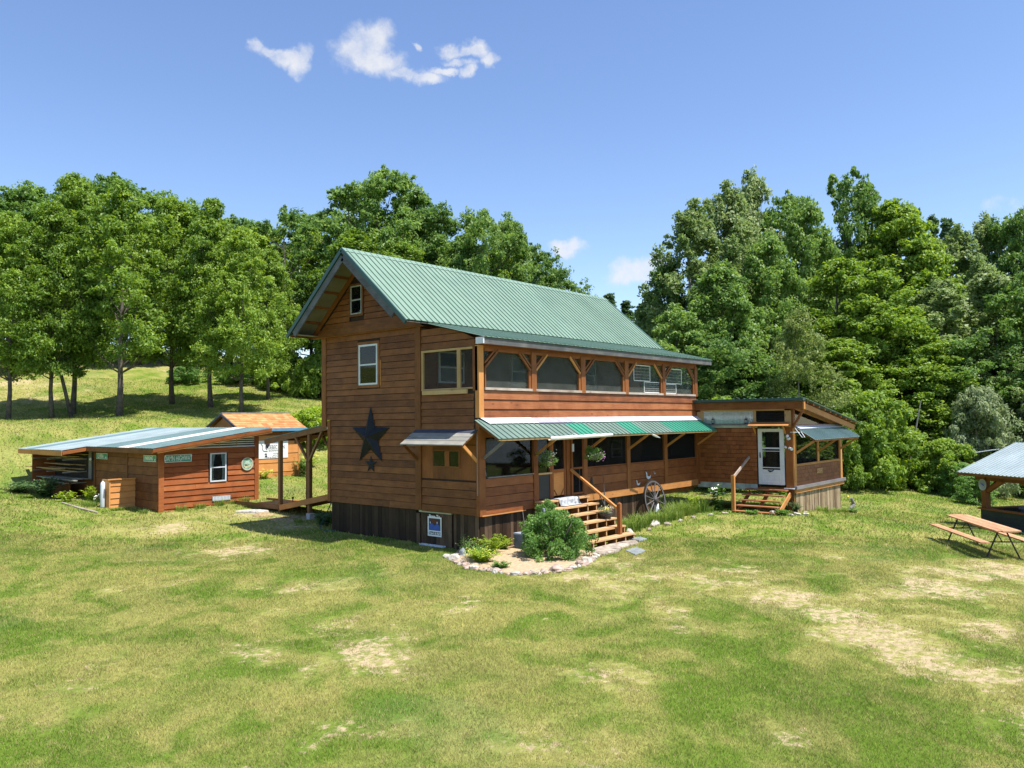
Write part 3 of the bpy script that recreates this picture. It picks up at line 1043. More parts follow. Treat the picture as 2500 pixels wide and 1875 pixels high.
# lean-to roof over the upper porch
LX0, LX1 = -.22, 13.05
LS = (5.36 - 4.775) / (2.0 + .40)
roof_panels(H, 'porch_roof_panel', (LX0, 2.0, 5.36), (LX1, 2.0, 5.36), (0, -2.40, -(5.36 - 4.775)), M['green'])
FP.box(H, 'fascia', M['gray_fx'], LX0 + .05, LX1 - .03, 4.58, 4.755, .33, .365)
box(H, 'fascia_end', M['flash'], LX0, LX0 + .048, -.375, -.10, 4.585, 4.76)
box(H, 'soffit', M['stain_x2'], LX0 + .05, LX1 - .03, -.33, -.01, 4.60, 4.62)
# east end of the porch, hidden but there
box(H, 'wall', core, L - .08, L, .0, PD, -.03, 1.0)
box(H, 'wall', core, L - .08, L, .0, PD, 2.6, 3.36)
box(H, 'corner_board', M['stain_z'], L - .09, L, 1.1, 1.25, 1.0, 2.6)
# porch floors
box(H, 'porch_floor', M['stain_x2'], .06, L - .1, .05, PD, .03, .15)
box(H, 'porch_floor', M['stain_x2'], .06, L - .1, .05, PD, 2.62, 2.72)
box(H, 'porch_ceiling', M['gray_x'], .06, L - .1, .05, PD, 2.5, 2.56)
# gable side of the porch
siding(H, FG, .17, .86, .235, lambda z: (.12, 2.25), [], M['stain_y'])
FG.box(H, 'board', M['stain_y'], .0, 2.25, -.04, .155, 0, .034)
FG.box(H, 'wall', core, .02, PD, -.03, .9, -.06, -.001)
FG.box(H, 'wall', core, .02, PD, 1.85, 3.40, -.06, -.001)
for (a_, b_, c_, d_) in ((.1, .72, .9, 1.85), (1.8, 2.25, .9, 1.85), (.72, 1.8, .9, 1.22), (.72, 1.8, 1.72, 1.85)):
    FG.box(H, 'plywood_panel', M['stain_zd'] if d_ - c_ < .5 else M['stain_z'], a_, b_, c_, d_, -.02, .008)
window(H, FG, .72, 1.8, 1.22, 1.72, M['stain_zd'], rail=False, fw=.04, proud=.03, curtain='curtain_g')
FG.box(H, 'window_mullion', M['stain_z'], 1.12, 1.30, 1.26, 1.68, .02, .036)
siding(H, FG, 2.27, 3.28, .2, lambda z: (.18, 2.25), [], M['stain_y'])
FG.box(H, 'board', M['stain_y'], .0, 2.25, 1.87, 2.26, 0, .02)


def lean_lim(z):
    y = -.38 + (z - 4.74) / LS
    return (min(2.2, max(.12, y)), 2.25)


siding(H, FG, 4.56, 5.18, .2, lean_lim, [], M['stain_y'])
FG.box(H, 'wall', core, .25, PD, 4.56, 4.74, -.06, -.001)
MB().poly([(.002, .02, 4.74), (.002, PD, 4.74), (.002, PD, 5.27), ], (.06, 0, 0)).build('wall', core, H)
FG.box(H, 'opening_frame', M['raw_y'], .2, 2.24, 4.49, 4.55, -.03, .03)
FG.box(H, 'opening_frame', M['raw_y'], .2, 2.24, 3.40, 3.44, -.03, .03)
FG.box(H, 'opening_frame', M['raw_z'], 2.15, 2.24, 3.44, 4.49, -.03, .03)
FG.box(H, 'opening_frame', M['stain_z'], .02, .2, 3.34, 4.55, -.03, .03)
FG.box(H, 'opening_frame', M['raw_z'], .67, .80, 3.44, 4.49, -.03, .03)
FG.box(H, 'ledge_board', M['raw_y'], .38, 2.15, 3.27, 3.39, .03, .09)
FG.box(H, 'screen', M['screen_t'], .8, 2.15, 3.44, 4.49, -.012, -.009)
FG.box(H, 'screen', M['screen_t'], .2, .67, 3.44, 4.49, -.012, -.009)
# corner post of the porch
box(H, 'corner_post', M['new_z'], -.03, .16, -.035, .11, 2.60, 4.58)
box(H, 'corner_post', M['stain_z'], -.035, .2, -.036, .10, -.06, 2.52)
# upper porch front
siding(H, FP, 2.585, 3.36, .26, lambda z: (.17, L), [], M['stain_x'], t=.036, joints=1.0)
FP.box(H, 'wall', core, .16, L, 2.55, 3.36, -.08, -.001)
posts = [(.16, .22), (2.22, 2.44), (4.70, 4.93), (7.25, 7.47), (9.78, 9.98), (12.23, 12.43)]
FP.box(H, 'beam', M['stain_x2'], .16, L + .05, 4.50, 4.60, -.08, .03)
for i, (a_, b_) in enumerate(posts):
    if i: FP.box(H, 'post', M['stain_z'], a_, b_, 3.35, 4.50, -.05, .05)
for i in range(5):
    a_, b_ = posts[i][1], posts[i + 1][0]
    FP.box(H, 'sill', M['sill'], a_ - .02, b_ + .02, 3.36, 3.43, -.05, .055 if i % 2 else .06)
    FP.box(H, 'header', M['stain_x2'], a_, b_, 4.43, 4.50, -.04, .02)
    FP.box(H, 'screen', M['screen_g'], a_, b_, 3.43, 4.44, -.062, -.058)
    FP.box(H, 'jamb', M['stain_z'], b_ - .11, b_ - .005, 3.41, 3.95, -.04, .028)
    FP.box(H, 'jamb', M['stain_z'], a_ + .004, a_ + .05, 3.41, 3.97, -.04, .02)
    for (p, q) in (((a_ + .02, 3.98), (a_ + .56, 4.47)), ((b_ - .02, 3.96), (b_ - .56, 4.47))):
        mb = MB()
        mb.bar(FP.p(p[0], p[1], .012), FP.p(q[0], q[1], .012), .06, .05, up=(0, -1, 0))
        mb.build('brace', M['new_z'] if (i % 2) else M['stain_z'], H)
        mb = MB()
        dx = .06 if q[0] > p[0] else -.06
        mb.bar(FP.p(p[0] - dx * .4, p[1] + .12, -.03), FP.p(q[0] - dx * 1.6, q[1] + .03, -.03), .05, .12, up=(0, -1, 0))
        mb.build('brace', M['stain_zd'], H)
# lower porch front
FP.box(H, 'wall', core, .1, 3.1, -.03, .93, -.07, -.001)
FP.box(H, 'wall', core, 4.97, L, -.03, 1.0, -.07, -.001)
FP.box(H, 'header_beam', M['stain_x2'], .1, L, 2.06, 2.56, -.07, .012)
lp = [(.2, .30, .96), (2.27, 2.47, 0), (7.30, 7.50, 0), (9.80, 10.02, 0), (12.26, 12.40, 0)]
for a_, b_ in ((2.27, 2.47), (4.77, 4.97), (7.30, 7.50), (9.80, 10.02), (12.24, 12.42)):
    FP.box(H, 'post', M['stain_z'], a_, b_, -.05 if a_ < 3 else .17, 2.08, -.04, .045)
siding(H, FP, -.03, .95, .245, lambda z: (.2, 2.27), [], M['stain_x2'], t=.03)
FP.box(H, 'bottom_trim', M['new_x'], .04, 1.88, -.065, -.035, 0, .055)  # orange here paints the sunlight along the foot of the wall
for a_, b_ in ((4.97, 7.30), (7.50, 9.80), (10.02, 12.24)):
    siding(H, FP, .17, .99, .27, lambda z: (a_, b_), [], M['stain_x2'], t=.024)
FP.box(H, 'bottom_trim', M['new_x'], 4.85, 12.38, -.055, .165, 0, .052)  # base board coloured orange for the sunlit strip below the awning's shadow
for a_, b_, z_ in ((.30, 2.27, .95), (4.97, 7.30, .99), (7.50, 9.80, .99), (10.02, 12.24, .99)):
    FP.box(H, 'sill', M['gray_x'] if a_ < 1 else M['stain_x2'], a_, b_, z_, z_ + .03, -.05, .05)
    FP.box(H, 'screen' if a_ > 1 else 'window_pane', M['screen_k'] if a_ > 1 else M['glass_r'], a_, b_, z_ + .03, 2.06, -.03, -.026)
# entry bay: sidelight, plank door, screen door
FP.box(H, 'sidelight', M['glass_r'], 2.50, 3.08, .97, 2.06, -.03, -.026)
FP.box(H, 'sill', M['raw_x'], 2.47, 3.12, .91, .96, -.04, .06)
FP.box(H, 'dark_screen_panel', M['black'], 2.52, 3.04, .2, .9, -.02, .01)
FP.box(H, 'jamb', M['stain_z'], 3.05, 3.14, .17, 2.06, -.04, .03)
FP.box(H, 'jamb', M['stain_z'], 2.47, 2.52, .17, .91, -.03, .02)
FP.box(H, 'threshold', M['stain_x2'], 2.47, 4.85, -.03, .17, -.07, .03)
dr = FP.box(H, 'door', M['orange_x'], 3.16, 3.80, .24, .97, -.02, .02)
FP.box(dr, 'door_stile', M['stain_z'], 3.14, 3.22, .2, 2.0, .0, .034)
FP.box(dr, 'door_stile', M['stain_z'], 3.74, 3.84, .2, 2.0, .0, .034)
FP.box(dr, 'door_rail', M['stain_x2'], 3.22, 3.74, .93, 1.03, .0, .032)
FP.box(dr, 'door_screen', M['screen_k'], 3.22, 3.74, 1.03, 1.96, -.012, -.008)
for sgn, x_ in ((1, 3.24), (-1, 3.72)):
    bar(dr, 'corner_brace', M['stain_z'], FP.p(x_, .42, .024), FP.p(x_ + sgn * .14, .25, .024), .03, .03, up=(0, -1, 0))
FP.box(H, 'jamb', M['stain_z'], 3.86, 3.98, .17, 2.06, -.03, .05)
FP.box(H, 'jamb', M['stain_zd'], 3.98, 4.10, .17, 2.06, -.06, .01)
FP.box(H, 'jamb', M['stain_z'], 4.10, 4.17, .17, 2.06, -.03, .05)
sd = FP.box(H, 'screen_door', M['stain_z'], 4.17, 4.215, .2, 2.02, -.01, .03)
FP.box(sd, 'door_stile', M['stain_z'], 4.72, 4.77, .2, 2.02, -.01, .03)
FP.box(sd, 'door_rail', M['stain_x2'], 4.215, 4.72, .98, 1.04, -.01, .028)
FP.box(sd, 'door_rail', M['stain_x2'], 4.215, 4.72, .2, .26, -.01, .028)
FP.box(sd, 'door_screen', M['screen_k'], 4.215, 4.72, .26, 2.0, .005, .008)
FP.box(sd, 'muntin', M['gray_d'], 4.56, 4.575, .26, .98, .009, .018)
# windows of the inner wall seen through the screens
FI = Frame((0, PD, 0), (1, 0, 0), (0, -1, 0))
window(H, FI, .87, 1.95, 3.66, 4.62, M['white'], curtain='curtain_g')
FI.box(H, 'window_trim', M['stain_x2'], .78, 2.05, 3.55, 3.65, 0, .03)
window(H, FI, 10.06, 10.82, 1.03, 1.70, M['white'], curtain='curtain_g')
window(H, FI, 4.2, 5.1, 3.66, 4.62, M['white'], curtain='curtain_g')
window(H, FI, 8.2, 9.1, 3.66, 4.62, M['white'], curtain='curtain_g')
window(H, FI, 5.6, 6.5, 1.0, 2.0, M['white'], curtain='curtain_g')
# lower awning: sheets of different greens, white flashing, knee braces
AX0, AX1 = -.20, 12.82
gm = [M['green_f']] * 3 + [M['green_f'], M['green_b'], M['green_f'], M['green_f'], M['green_b'], M['green_f'], M['green_f'], M['green_b'], M['green_b'], M['green_b'], M['green_b']]
roof_panels(H, 'awning_panel', (AX0, -.02, 2.545), (AX1, -.02, 2.545), (0, -.86, -.50), gm, ribs=4, width=.93, rib_h=.026)
for i, (x0_, x1_) in enumerate(((.02, 2.15), (2.16, 3.9), (3.91, 5.9), (5.91, 12.44))):
    MB().add([(x0_, -.03, 2.60), (x1_, -.03, 2.60), (x1_ + .10, -.27, 2.45), (x0_ + .10, -.27, 2.45), (x0_, -.03, 2.59), (x1_, -.03, 2.59), (x1_ + .10, -.27, 2.44), (x0_ + .10, -.27, 2.44)],
             [(3, 2, 1, 0), (4, 5, 6, 7), (0, 1, 5, 4), (1, 2, 6, 5), (2, 3, 7, 6), (3, 0, 4, 7)]).build('flashing', [M['flash'], M['slate'], M['flash'], M['flash']][i] if i != 1 else simple('violet_gray_flashing', (.36, .34, .44), .4, var=.08), H)
FP.box(H, 'awning_edge_board', M['raw_x'], AX0 + .05, AX1 - .03, 1.985, 2.025, .78, .86)
bar(H, 'awning_end_rafter', M['stain_zd'], (AX0 + .04, -.03, 2.49), (AX0 + .04, -.84, 2.02), .05, .06)
for x_ in (.12, 2.37, 4.87, 7.4, 9.92, 12.34):
    bar(H, 'awning_brace', M['gray_x'] if x_ < 1 else M['new_z'], (x_, -.05, 1.50), (x_ + .02, -.78, 1.98), .05, .07)
# plank awning on the gable side
aw = MB()
for k in range(4):
    f0, f1 = k / 4, (k + 1) / 4
    x0_, z0_, x1_, z1_ = -.01 - .62 * f0, 2.285 - .41 * f0, -.01 - .62 * (f1 + .03), 2.285 - .41 * (f1 + .03)
    if k == 0:
        mt = simple('dark_roll_roofing', (.05, .055, .075), .6, var=.15)
    else:
        mt = M['gray_y']
    MB().add([(x0_, .02, z0_), (x0_, 2.47, z0_), (x1_, 2.47, z1_), (x1_, .02, z1_), (x0_, .02, z0_ + .018), (x0_, 2.47, z0_ + .018), (x1_ + .0, 2.47, z1_ + .03), (x1_, .02, z1_ + .03)],
             [(0, 1, 2, 3), (7, 6, 5, 4), (0, 4, 5, 1), (1, 5, 6, 2), (2, 6, 7, 3), (3, 7, 4, 0)]).build('awning_plank', mt, H)
for y_ in (.06, 2.42):
    bar(H, 'awning_end_rafter', M['stain_zd'], (-.02, y_, 2.24), (-.62, y_, 1.86), .05, .05)
    bar(H, 'awning_brace', M['new_z'] if y_ < 1 else M['stain_zd'], (-.56, y_, 1.86), (-.03, y_, 1.42), .04, .08)
# dark skirting of upright planks
FSg = Frame((.07, 0, 0), (0, 1, 0), (-1, 0, 0))
planks(H, FSg, 2.56, 6.56, lambda u: GG(0, u) - .12, -.03, .15, M['skirt_d'], 'skirting_plank')
planks(H, FSg, .10, 1.05, lambda u: GG(0, u) - .12, -.03, .15, M['skirt_m'], 'skirting_plank')
FSp = Frame((0, .09, 0), (1, 0, 0), (0, -1, 0))
planks(H, FSp, .08, 9.6, lambda u: GG(u, 0) - .12, -.05, .15, M['skirt_m'], 'skirting_plank')
box(H, 'sill_beam', M['stain_zd'], .1, L, .15, .3, -.25, -.06)
box(H, 'skirting_back', core, .09, .1, .12, 6.6, -1.3, -.04)
box(H, 'skirting_back', core, .1, 9.6, .10, .12, -1.3, -.06)
mb = MB()
FSg.fbox(mb, 1.10, 2.34, -1.04, -.09, .0, .03)
hd = mb.build('hatch_door', M['skirt_d'], H)
planks(hd, Frame((.04, 0, 0), (0, 1, 0), (-1, 0, 0)), 1.10, 2.34, -1.04, -.09, .14, M['skirt_m'], 'plank', t=.012)
FSg.box(H, 'hatch_batten', M['lightbar'], 1.07, 2.37, -.075, -.02, .05, .10)
FSg.box(H, 'hatch_jamb', M['skirt_m'], 2.40, 2.53, -1.1, -.12, .0, .05)
# small tubes: downspout and cable at the far corner, conduit on the near post
bar(H, 'conduit', M['gray_x'], (-.045, .04, .5), (-.045, .04, 2.3), .02, .02)

# loose wire-grid panels stacked inside the last two upper screens
for (u0, u1, z0, z1, lb) in ((7.95, 9.05, 3.84, 4.40, 'upper wire-grid panel inside the fourth upper screen'), (8.62, 9.74, 3.44, 3.83, 'lower wire-grid panel inside the fourth upper screen'),
                             (10.15, 11.35, 3.80, 4.36, 'upper wire-grid panel inside the fifth upper screen'), (10.02, 10.92, 3.44, 3.79, 'lower wire-grid panel inside the fifth upper screen')):
    t = thing('wire_panel', ((u0 + u1) / 2, .09, (z0 + z1) / 2), lb, 'panel')
    mb = MB()
    for (a_, b_, c_, d_) in ((u0, u1, z0, z0 + .022), (u0, u1, z1 - .022, z1), (u0, u0 + .022, z0, z1), (u1 - .022, u1, z0, z1)):
        FP.fbox(mb, a_, b_, c_, d_, -.055, -.045)
    mb.build('frame', M['pvc'], t)
    for k in range(1, 5):
        FP.box(t, 'wire', M['curtain_g'], u0, u1, z0 + (z1 - z0) * k / 5 - .005, z0 + (z1 - z0) * k / 5 + .005, -.054, -.05)
    for k in range(1, 12):
        FP.box(t, 'wire', M['curtain_g'], u0 + (u1 - u0) * k / 12 - .003, u0 + (u1 - u0) * k / 12 + .003, z0, z1, -.058, -.055)
# ================================================================== PORCH WING (single-storey addition on the right)
WG = thing('porch_wing', (14.8, -1.5, -1.2), 'low shingled addition with white storm door and screened corner, right of the house', 'cabin')
FW = Frame((12.36, 0, 0), (0, 1, 0), (-1, 0, 0))
FS = Frame((0, -3.77, 0), (1, 0, 0), (0, -1, 0))
WX1, WY0, WY1 = 17.3, -3.77, 2.6


def wroof(x):
    return 3.19 - .155 * (x - 12.05)


box(WG, 'wall', core, 12.362, 12.42, -2.47, -.02, -.02, 2.2)
box(WG, 'wall', core, 12.362, 12.42, -3.74, -3.47, -.02, 2.2)
box(WG, 'wall', core, 12.4, 17.25, -3.765, -3.70, -.2, .80)
box(WG, 'wall', core, 17.2, 17.28, -3.7, WY1, -.2, .8)
box(WG, 'wall', core, 12.5, 17.2, WY1 - .08, WY1, -.2, 2.2)
box(WG, 'floor', M['stain_x2'], 12.4, 17.25, -3.7, WY1, -.12, -.02)


def shingles(parent, F, u0, u1, z0, z1, rows, w, holes=()):
    h = (z1 - z0) / rows
    for r in range(rows):
        u = u0
        first = True
        while u < u1 - .02:
            ww = w * random.uniform(.55, 1.4) * (.6 if first else 1)
            first = False
            e = min(u + ww, u1)
            if u1 - e < .06: e = u1
            a_ = z0 + r * h
            j = random.uniform(-.004, .004)
            t = .030 + random.uniform(-.004, .005)
            vs = [F.p(u, a_ + j, t), F.p(e - .005, a_ + j, t), F.p(e - .005, a_ + h - .012, .006), F.p(u, a_ + h - .012, .006), F.p(u, a_ + j, 0), F.p(e - .005, a_ + j, 0), F.p(e - .005, a_ + h - .012, 0), F.p(u, a_ + h - .012, 0)]
            MB().add(vs, [(0, 1, 2, 3), (4, 5, 1, 0), (5, 6, 2, 1), (6, 7, 3, 2), (7, 4, 0, 3)]).build('shingle', M['cedar_z'], parent)
            u = e


shingles(WG, FW, -2.42, -.12, .09, 2.13, 13, .24)
shingles(WG, FS, 12.62, 17.14, .06, .74, 5, .24)
FW.box(WG, 'corner_board', M['stain_z'], -.14, -.02, -.02, 2.14, 0, .035)
FW.box(WG, 'rim_board', M['insul'], -2.42, -.02, -.13, .08, 0, .02)
FW.box(WG, 'lintel_board', M['insul'], -2.47, -.1, 2.14, 2.23, 0, .03)
FW.box(WG, 'shelf', M['flash_d'], -2.45, -.15, 2.235, 2.27, -.02, .10)
FW.box(WG, 'transom_frame', M['raw_y'], -3.5, -.2, 2.76, 2.81, -.03, .03)
FW.box(WG, 'transom_frame', M['raw_z'], -2.43, -2.32, 2.27, 2.76, -.03, .03)
FW.box(WG, 'transom_frame', M['raw_z'], -3.72, -3.5, 2.16, 2.76, -.03, .03)
FW.box(WG, 'transom_frame', M['raw_z'], -.30, -.05, 2.2, 2.76, -.03, .03)
FW.box(WG, 'transom_frame', M['raw_y'], -3.5, -2.43, 2.2, 2.31, -.03, .02)
vs, fs = [], []
N = 60
for i in range(N + 1):
    u = -2.32 + 2.02 * i / N
    nn = -.02 + .014 * math.sin(i * 1.7) + .006 * math.sin(i * .6)
    vs += [FW.p(u, 2.29, nn), FW.p(u, 2.76, nn)]
for i in range(N):
    fs.append((2 * i, 2 * i + 2, 2 * i + 3, 2 * i + 1))
MB().add(vs, fs).build('curtain', M['curtain'], WG)
FW.box(WG, 'transom_pane', M['glass'], -2.32, -.30, 2.27, 2.76, .005, .008)
FW.box(WG, 'transom_pane', M['screen_k'], -3.5, -2.43, 2.31, 2.76, .005, .008)
bx_ = FW.box(WG, 'fascia', M['stain_y'], -4.25, -.03, 2.81, 3.09, .10, .15)
for y_ in (-.9, -1.9, -2.9):
    FW.box(WG, 'fascia_joint', M['stain_zd'], y_, y_ + .008, 2.815, 3.085, .15, .153)
bar(WG, 'ridge_flashing', M['green_d'], (12.13, -4.30, 3.155), (12.13, .02, 3.155), .22, .10)
box(WG, 'fascia_return', M['new_z'], 12.20, 12.30, -4.27, -4.22, 2.79, 3.06)
# sheets run down the slope; the part behind the house wall is left out
roof_panels(WG, 'roof_panel', (12.15, WY0 - .53, 3.20), (12.15, -.02, 3.20), (6.1, 0, -.155 * 6.1), M['green_f'], width=.9)
roof_panels(WG, 'roof_panel', (12.42, 0, 3.158), (12.42, WY1 + .3, 3.158), (5.83, 0, -.155 * 5.83), M['green_f'], width=.9)
k_ = 0
x_ = 12.55
while x_ < 18.1:
    bar(WG, 'purlin', M['stain_x2'], (x_, WY0 - .50, wroof(x_) - .06), (x_, WY1, wroof(x_) - .06), .07, .07)
    x_ += .58
bar(WG, 'rake_rafter', M['new_x'], (12.28, WY0 - .36, wroof(12.28) - .20), (17.95, WY0 - .36, wroof(17.95) - .20), .06, .19)
bar(WG, 'wall_rafter', M['new_x'], (12.4, WY0 + .02, wroof(12.4) - .22), (17.4, WY0 + .02, wroof(17.4) - .22), .08, .16)
bar(WG, 'corner_brace', M['stain_z'], (12.33, WY0 - .02, 2.14), (12.26, WY0 - .42, 2.74), .07, .10, up=(1, 0, 0))
# screened corner
FS.box(WG, 'corner_post', M['new_z'], 12.36, 12.58, .0, 2.2, -.10, .03)
FS.box(WG, 'corner_post', M['stain_z'], 12.40, 12.56, 2.2, 2.85, -.10, .02)
FS.box(WG, 'post', M['new_z'], 14.72, 14.90, .82, 2.16, -.05, .02)
FS.box(WG, 'post', M['new_z'], 17.15, 17.42, .03, 2.33, -.10, .035)
FS.box(WG, 'sill', M['new_x'], 12.58, 17.15, .745, .83, -.05, .035)
FS.box(WG, 'header', M['stain_x2'], 12.58, 17.15, 2.15, 2.24, -.05, .02)
FS.box(WG, 'screen', M['screen_k'], 12.58, 14.72, .83, 2.15, -.02, -.016)
FS.box(WG, 'screen', M['screen_k'], 14.90, 17.15, .83, 2.15, -.02, -.016)
MB().poly([FS.p(12.6, 2.24, -.02), FS.p(17.1, 2.24, -.02), FS.p(17.1, wroof(17.1) - .3, -.02), FS.p(12.6, wroof(12.6) - .3, -.02)], (0, .004, 0)).build('gable_pane', M['glass_r'], WG)
FS.box(WG, 'water_table', M['flash_d'], 12.34, 17.55, -.06, .055, 0, .12)
FS.box(WG, 'bottom_trim', M['new_x'], 12.38, 17.48, -.20, -.07, 0, .07)
FW.box(WG, 'corner_panel', M['stain_z'], -3.765, -3.50, -.02, 2.15, 0, .03)
FW.box(WG, 'corner_panel', M['stain_zd'], -3.765, -3.52, -.9, -.05, -.05, .02)
FW.box(WG, 'steel_cap', M['white'], -3.80, -3.45, -.045, -.015, 0, .12)
planks(WG, Frame((0, -3.74, 0), (1, 0, 0), (0, -1, 0)), 12.50, 17.22, lambda u: GG(u, -3.75) - .15, -.20, .13, M['skirt_l'], 'skirting_plank', t=.03)
# south awning
roof_panels(WG, 'awning_panel', (12.46, -3.80, 2.17), (17.36, -3.80, 2.17), (0, -.74, -.46), M['blue_m'], width=.9, ribs=5)
MB().add([(12.46, -3.79, 2.22), (17.0, -3.79, 2.22), (17.1, -3.98, 2.11), (12.52, -3.98, 2.11), (12.46, -3.79, 2.21), (17.0, -3.79, 2.21), (17.1, -3.98, 2.10), (12.52, -3.98, 2.10)],
         [(3, 2, 1, 0), (4, 5, 6, 7), (0, 1, 5, 4), (1, 2, 6, 5), (2, 3, 7, 6), (3, 0, 4, 7)]).build('flashing', M['flash'], WG)
FS.box(WG, 'awning_edge_board', M['stain_x2'], 12.5, 17.3, 1.64, 1.69, .68, .74)
bar(WG, 'awning_end_rafter', M['stain_x2'], (12.50, -3.80, 2.13), (12.50, -4.5, 1.70), .05, .05)
for x_ in (12.55, 14.82, 17.25):
    bar(WG, 'awning_brace', M['new_x'], (x_, -3.8, 1.22), (x_, -4.45, 1.66), .05, .07)
# storm door
dr = FW.box(WG, 'storm_door', M['white'], -3.45, -2.48, .08, .62, -.02, .03)
FW.box(dr, 'door_stile', M['white'], -3.45, -3.29, .62, 2.10, -.02, .03)
FW.box(dr, 'door_stile', M['white'], -2.63, -2.48, .62, 2.10, -.02, .03)
FW.box(dr, 'door_rail', M['white'], -3.29, -2.63, 1.99, 2.10, -.02, .03)
FW.box(dr, 'door_rail', M['white'], -3.29, -2.63, 1.37, 1.42, -.01, .034)
FW.box(dr, 'door_rail', M['white'], -3.29, -2.63, 1.28, 1.30, -.01, .028)
FW.box(dr, 'door_rail', M['white'], -3.29, -2.63, .68, .71, -.01, .032)
FW.box(dr, 'door_pane', M['glass_r'], -3.29, -2.63, .62, 1.99, -.004, .0)
FW.box(dr, 'door_interior', M['dark_in'], -3.29, -2.63, .62, 1.99, -.30, -.28)  # dark sheet standing in for the unlit room behind the door
mb = MB()
for (a_, b_, c_, d_) in ((-3.3, -2.64, .18, .19), (-3.3, -2.64, .44, .45), (-3.3, -3.29, .18, .45), (-2.65, -2.64, .18, .45)):
    FW.fbox(mb, a_, b_, c_, d_, .03, .036)
mb.build('door_moulding', M['curtain'], dr)
FW.box(dr, 'handle', M['black'], -2.575, -2.55, 1.04, 1.24, .03, .07)
MB().tube([FW.p(-2.84, .60, .045), FW.p(-2.92, .555, .05), FW.p(-3.02, .58, .05), FW.p(-3.06, .63, .045)], [.012, .035, .02, .006], 6).build('door_ornament', M['iron'], dr)
MB().add([(12.36, -3.70, 2.33), (12.36, -2.22, 2.33), (11.74, -2.35, 2.20), (11.74, -3.84, 2.20), (12.36, -3.70, 2.355), (12.36, -2.22, 2.355), (11.74, -2.35, 2.225), (11.74, -3.84, 2.225)],
         [(0, 1, 2, 3), (7, 6, 5, 4), (0, 4, 5, 1), (1, 5, 6, 2), (2, 6, 7, 3), (3, 7, 4, 0)]).build('door_canopy', M['new_y'], WG)
for y_ in (-2.4, -3.52):
    bar(WG, 'canopy_brace', M['new_z'], (12.33, y_, 1.93), (12.10, y_, 2.21), .04, .05)

# things on the wing
def lantern(x, y, z, label):
    t = thing('lantern', (x, y, z), label, 'lantern')
    MB().lathe([(.05, 0), (.055, .03), (.03, .05)], (x, y, z), 10).build('base', M['iron'], t)
    MB().lathe([(.04, .05), (.05, .09), (.045, .14), (.03, .17)], (x, y, z), 10).build('globe', M['glass'], t)
    MB().lathe([(.04, .17), (.025, .20), (.01, .22)], (x, y, z), 10).build('cap', M['iron'], t)
    MB().tube([(x, y - .05, z + .05), (x, y - .07, z + .16), (x, y, z + .27), (x, y + .07, z + .16), (x, y + .05, z + .05)], .006, 5).build('handle', M['iron'], t)


lantern(12.30, -.72, 2.272, 'dark iron lantern on the shelf at the left end of the curtained transom')
lantern(12.30, -2.05, 2.272, 'small lantern on the shelf beside the orange door canopy')
t = thing('motion_light', (12.3, -3.64, 1.8), 'white twin-head security lamp beside the storm door, the upper one', 'lamp')
MB().tube([(12.33, -3.62, 1.72), (12.27, -3.62, 1.74)], .04, 10).build('base', M['white'], t)
MB().tube([(12.27, -3.58, 1.80), (12.16, -3.66, 1.85)], [.035, .05], 10).build('head', M['white'], t)
MB().tube([(12.27, -3.68, 1.78), (12.18, -3.72, 1.75)], [.03, .04], 10).build('head', M['white'], t)
t = thing('motion_light', (12.3, -3.64, 1.4), 'white twin-head security lamp halfway up the wing corner, the lower one', 'lamp')
MB().tube([(12.33, -3.66, 1.41), (12.27, -3.66, 1.41)], .04, 10).build('base', M['white'], t)
MB().tube([(12.26, -3.56, 1.43), (12.18, -3.52, 1.46)], [.035, .045], 10).build('head', M['white'], t)
MB().tube([(12.26, -3.74, 1.40), (12.16, -3.80, 1.38)], [.035, .055], 10).build('head', M['white'], t)
t = thing('clothes_airer', (12.4, -4.0, 2.05), 'folded white wire frame hooked under the left end of the wing awning', 'rack')
MB().tube([(12.42, -3.80, 2.17), (12.36, -4.10, 1.80), (12.36, -4.20, 1.80), (12.40, -4.05, 2.0)], .014, 6).build('tube', M['white'], t)
MB().tube([(12.30, -3.7, 1.98), (12.42, -4.0, 1.97)], .014, 6).build('tube', M['white'], t)

# text helper
def text(parent, s_, m_, size, origin, udir, ndir, align='CENTER', ext=.002, name='lettering', sx=1.0, font_w=.0):
    cu = bpy.data.curves.new(name, 'FONT')
    cu.body = s_
    cu.size = size
    cu.extrude = ext
    cu.offset = font_w
    cu.align_x = align
    cu.align_y = 'CENTER'
    ob = bpy.data.objects.new(name, cu)
    COL.objects.link(ob)
    dg = bpy.context.evaluated_depsgraph_get()
    me_ = bpy.data.meshes.new_from_object(ob.evaluated_get(dg))
    bpy.data.objects.remove(ob)
    u_, n_ = Vector(udir), Vector(ndir)
    up_ = Vector((0, 0, 1))
    o_ = Vector(origin) - parent.location
    R_ = Matrix((u_ * sx, up_, n_)).transposed().to_4x4()
    me_.transform(Matrix.Translation(o_) @ R_)
    me_.materials.clear()
    me_.materials.append(m_)
    ob = bpy.data.objects.new(name, me_)
    COL.objects.link(ob)
    ob.parent = parent
    return ob


def sign_plate(name, F, u0, u1, z0, z1, n0, m_, border, label, bw=.02, cat='sign'):
    c_ = F.p((u0 + u1) / 2, (z0 + z1) / 2, n0)
    t = thing(name, c_, label, cat)
    mb = MB()
    F.fbox(mb, u0, u1, z0, z1, n0, n0 + .006)
    mb.build('plate', m_, t)
    if border:
        mb = MB()
        for (a, b, c, d) in ((u0, u1, z0, z0 + bw), (u0, u1, z1 - bw, z1), (u0, u0 + bw, z0 + bw, z1 - bw), (u1 - bw, u1, z0 + bw, z1 - bw)):
            F.fbox(mb, a, b, c, d, n0 + .006, n0 + .009)
        mb.build('border', border, t)
    return t


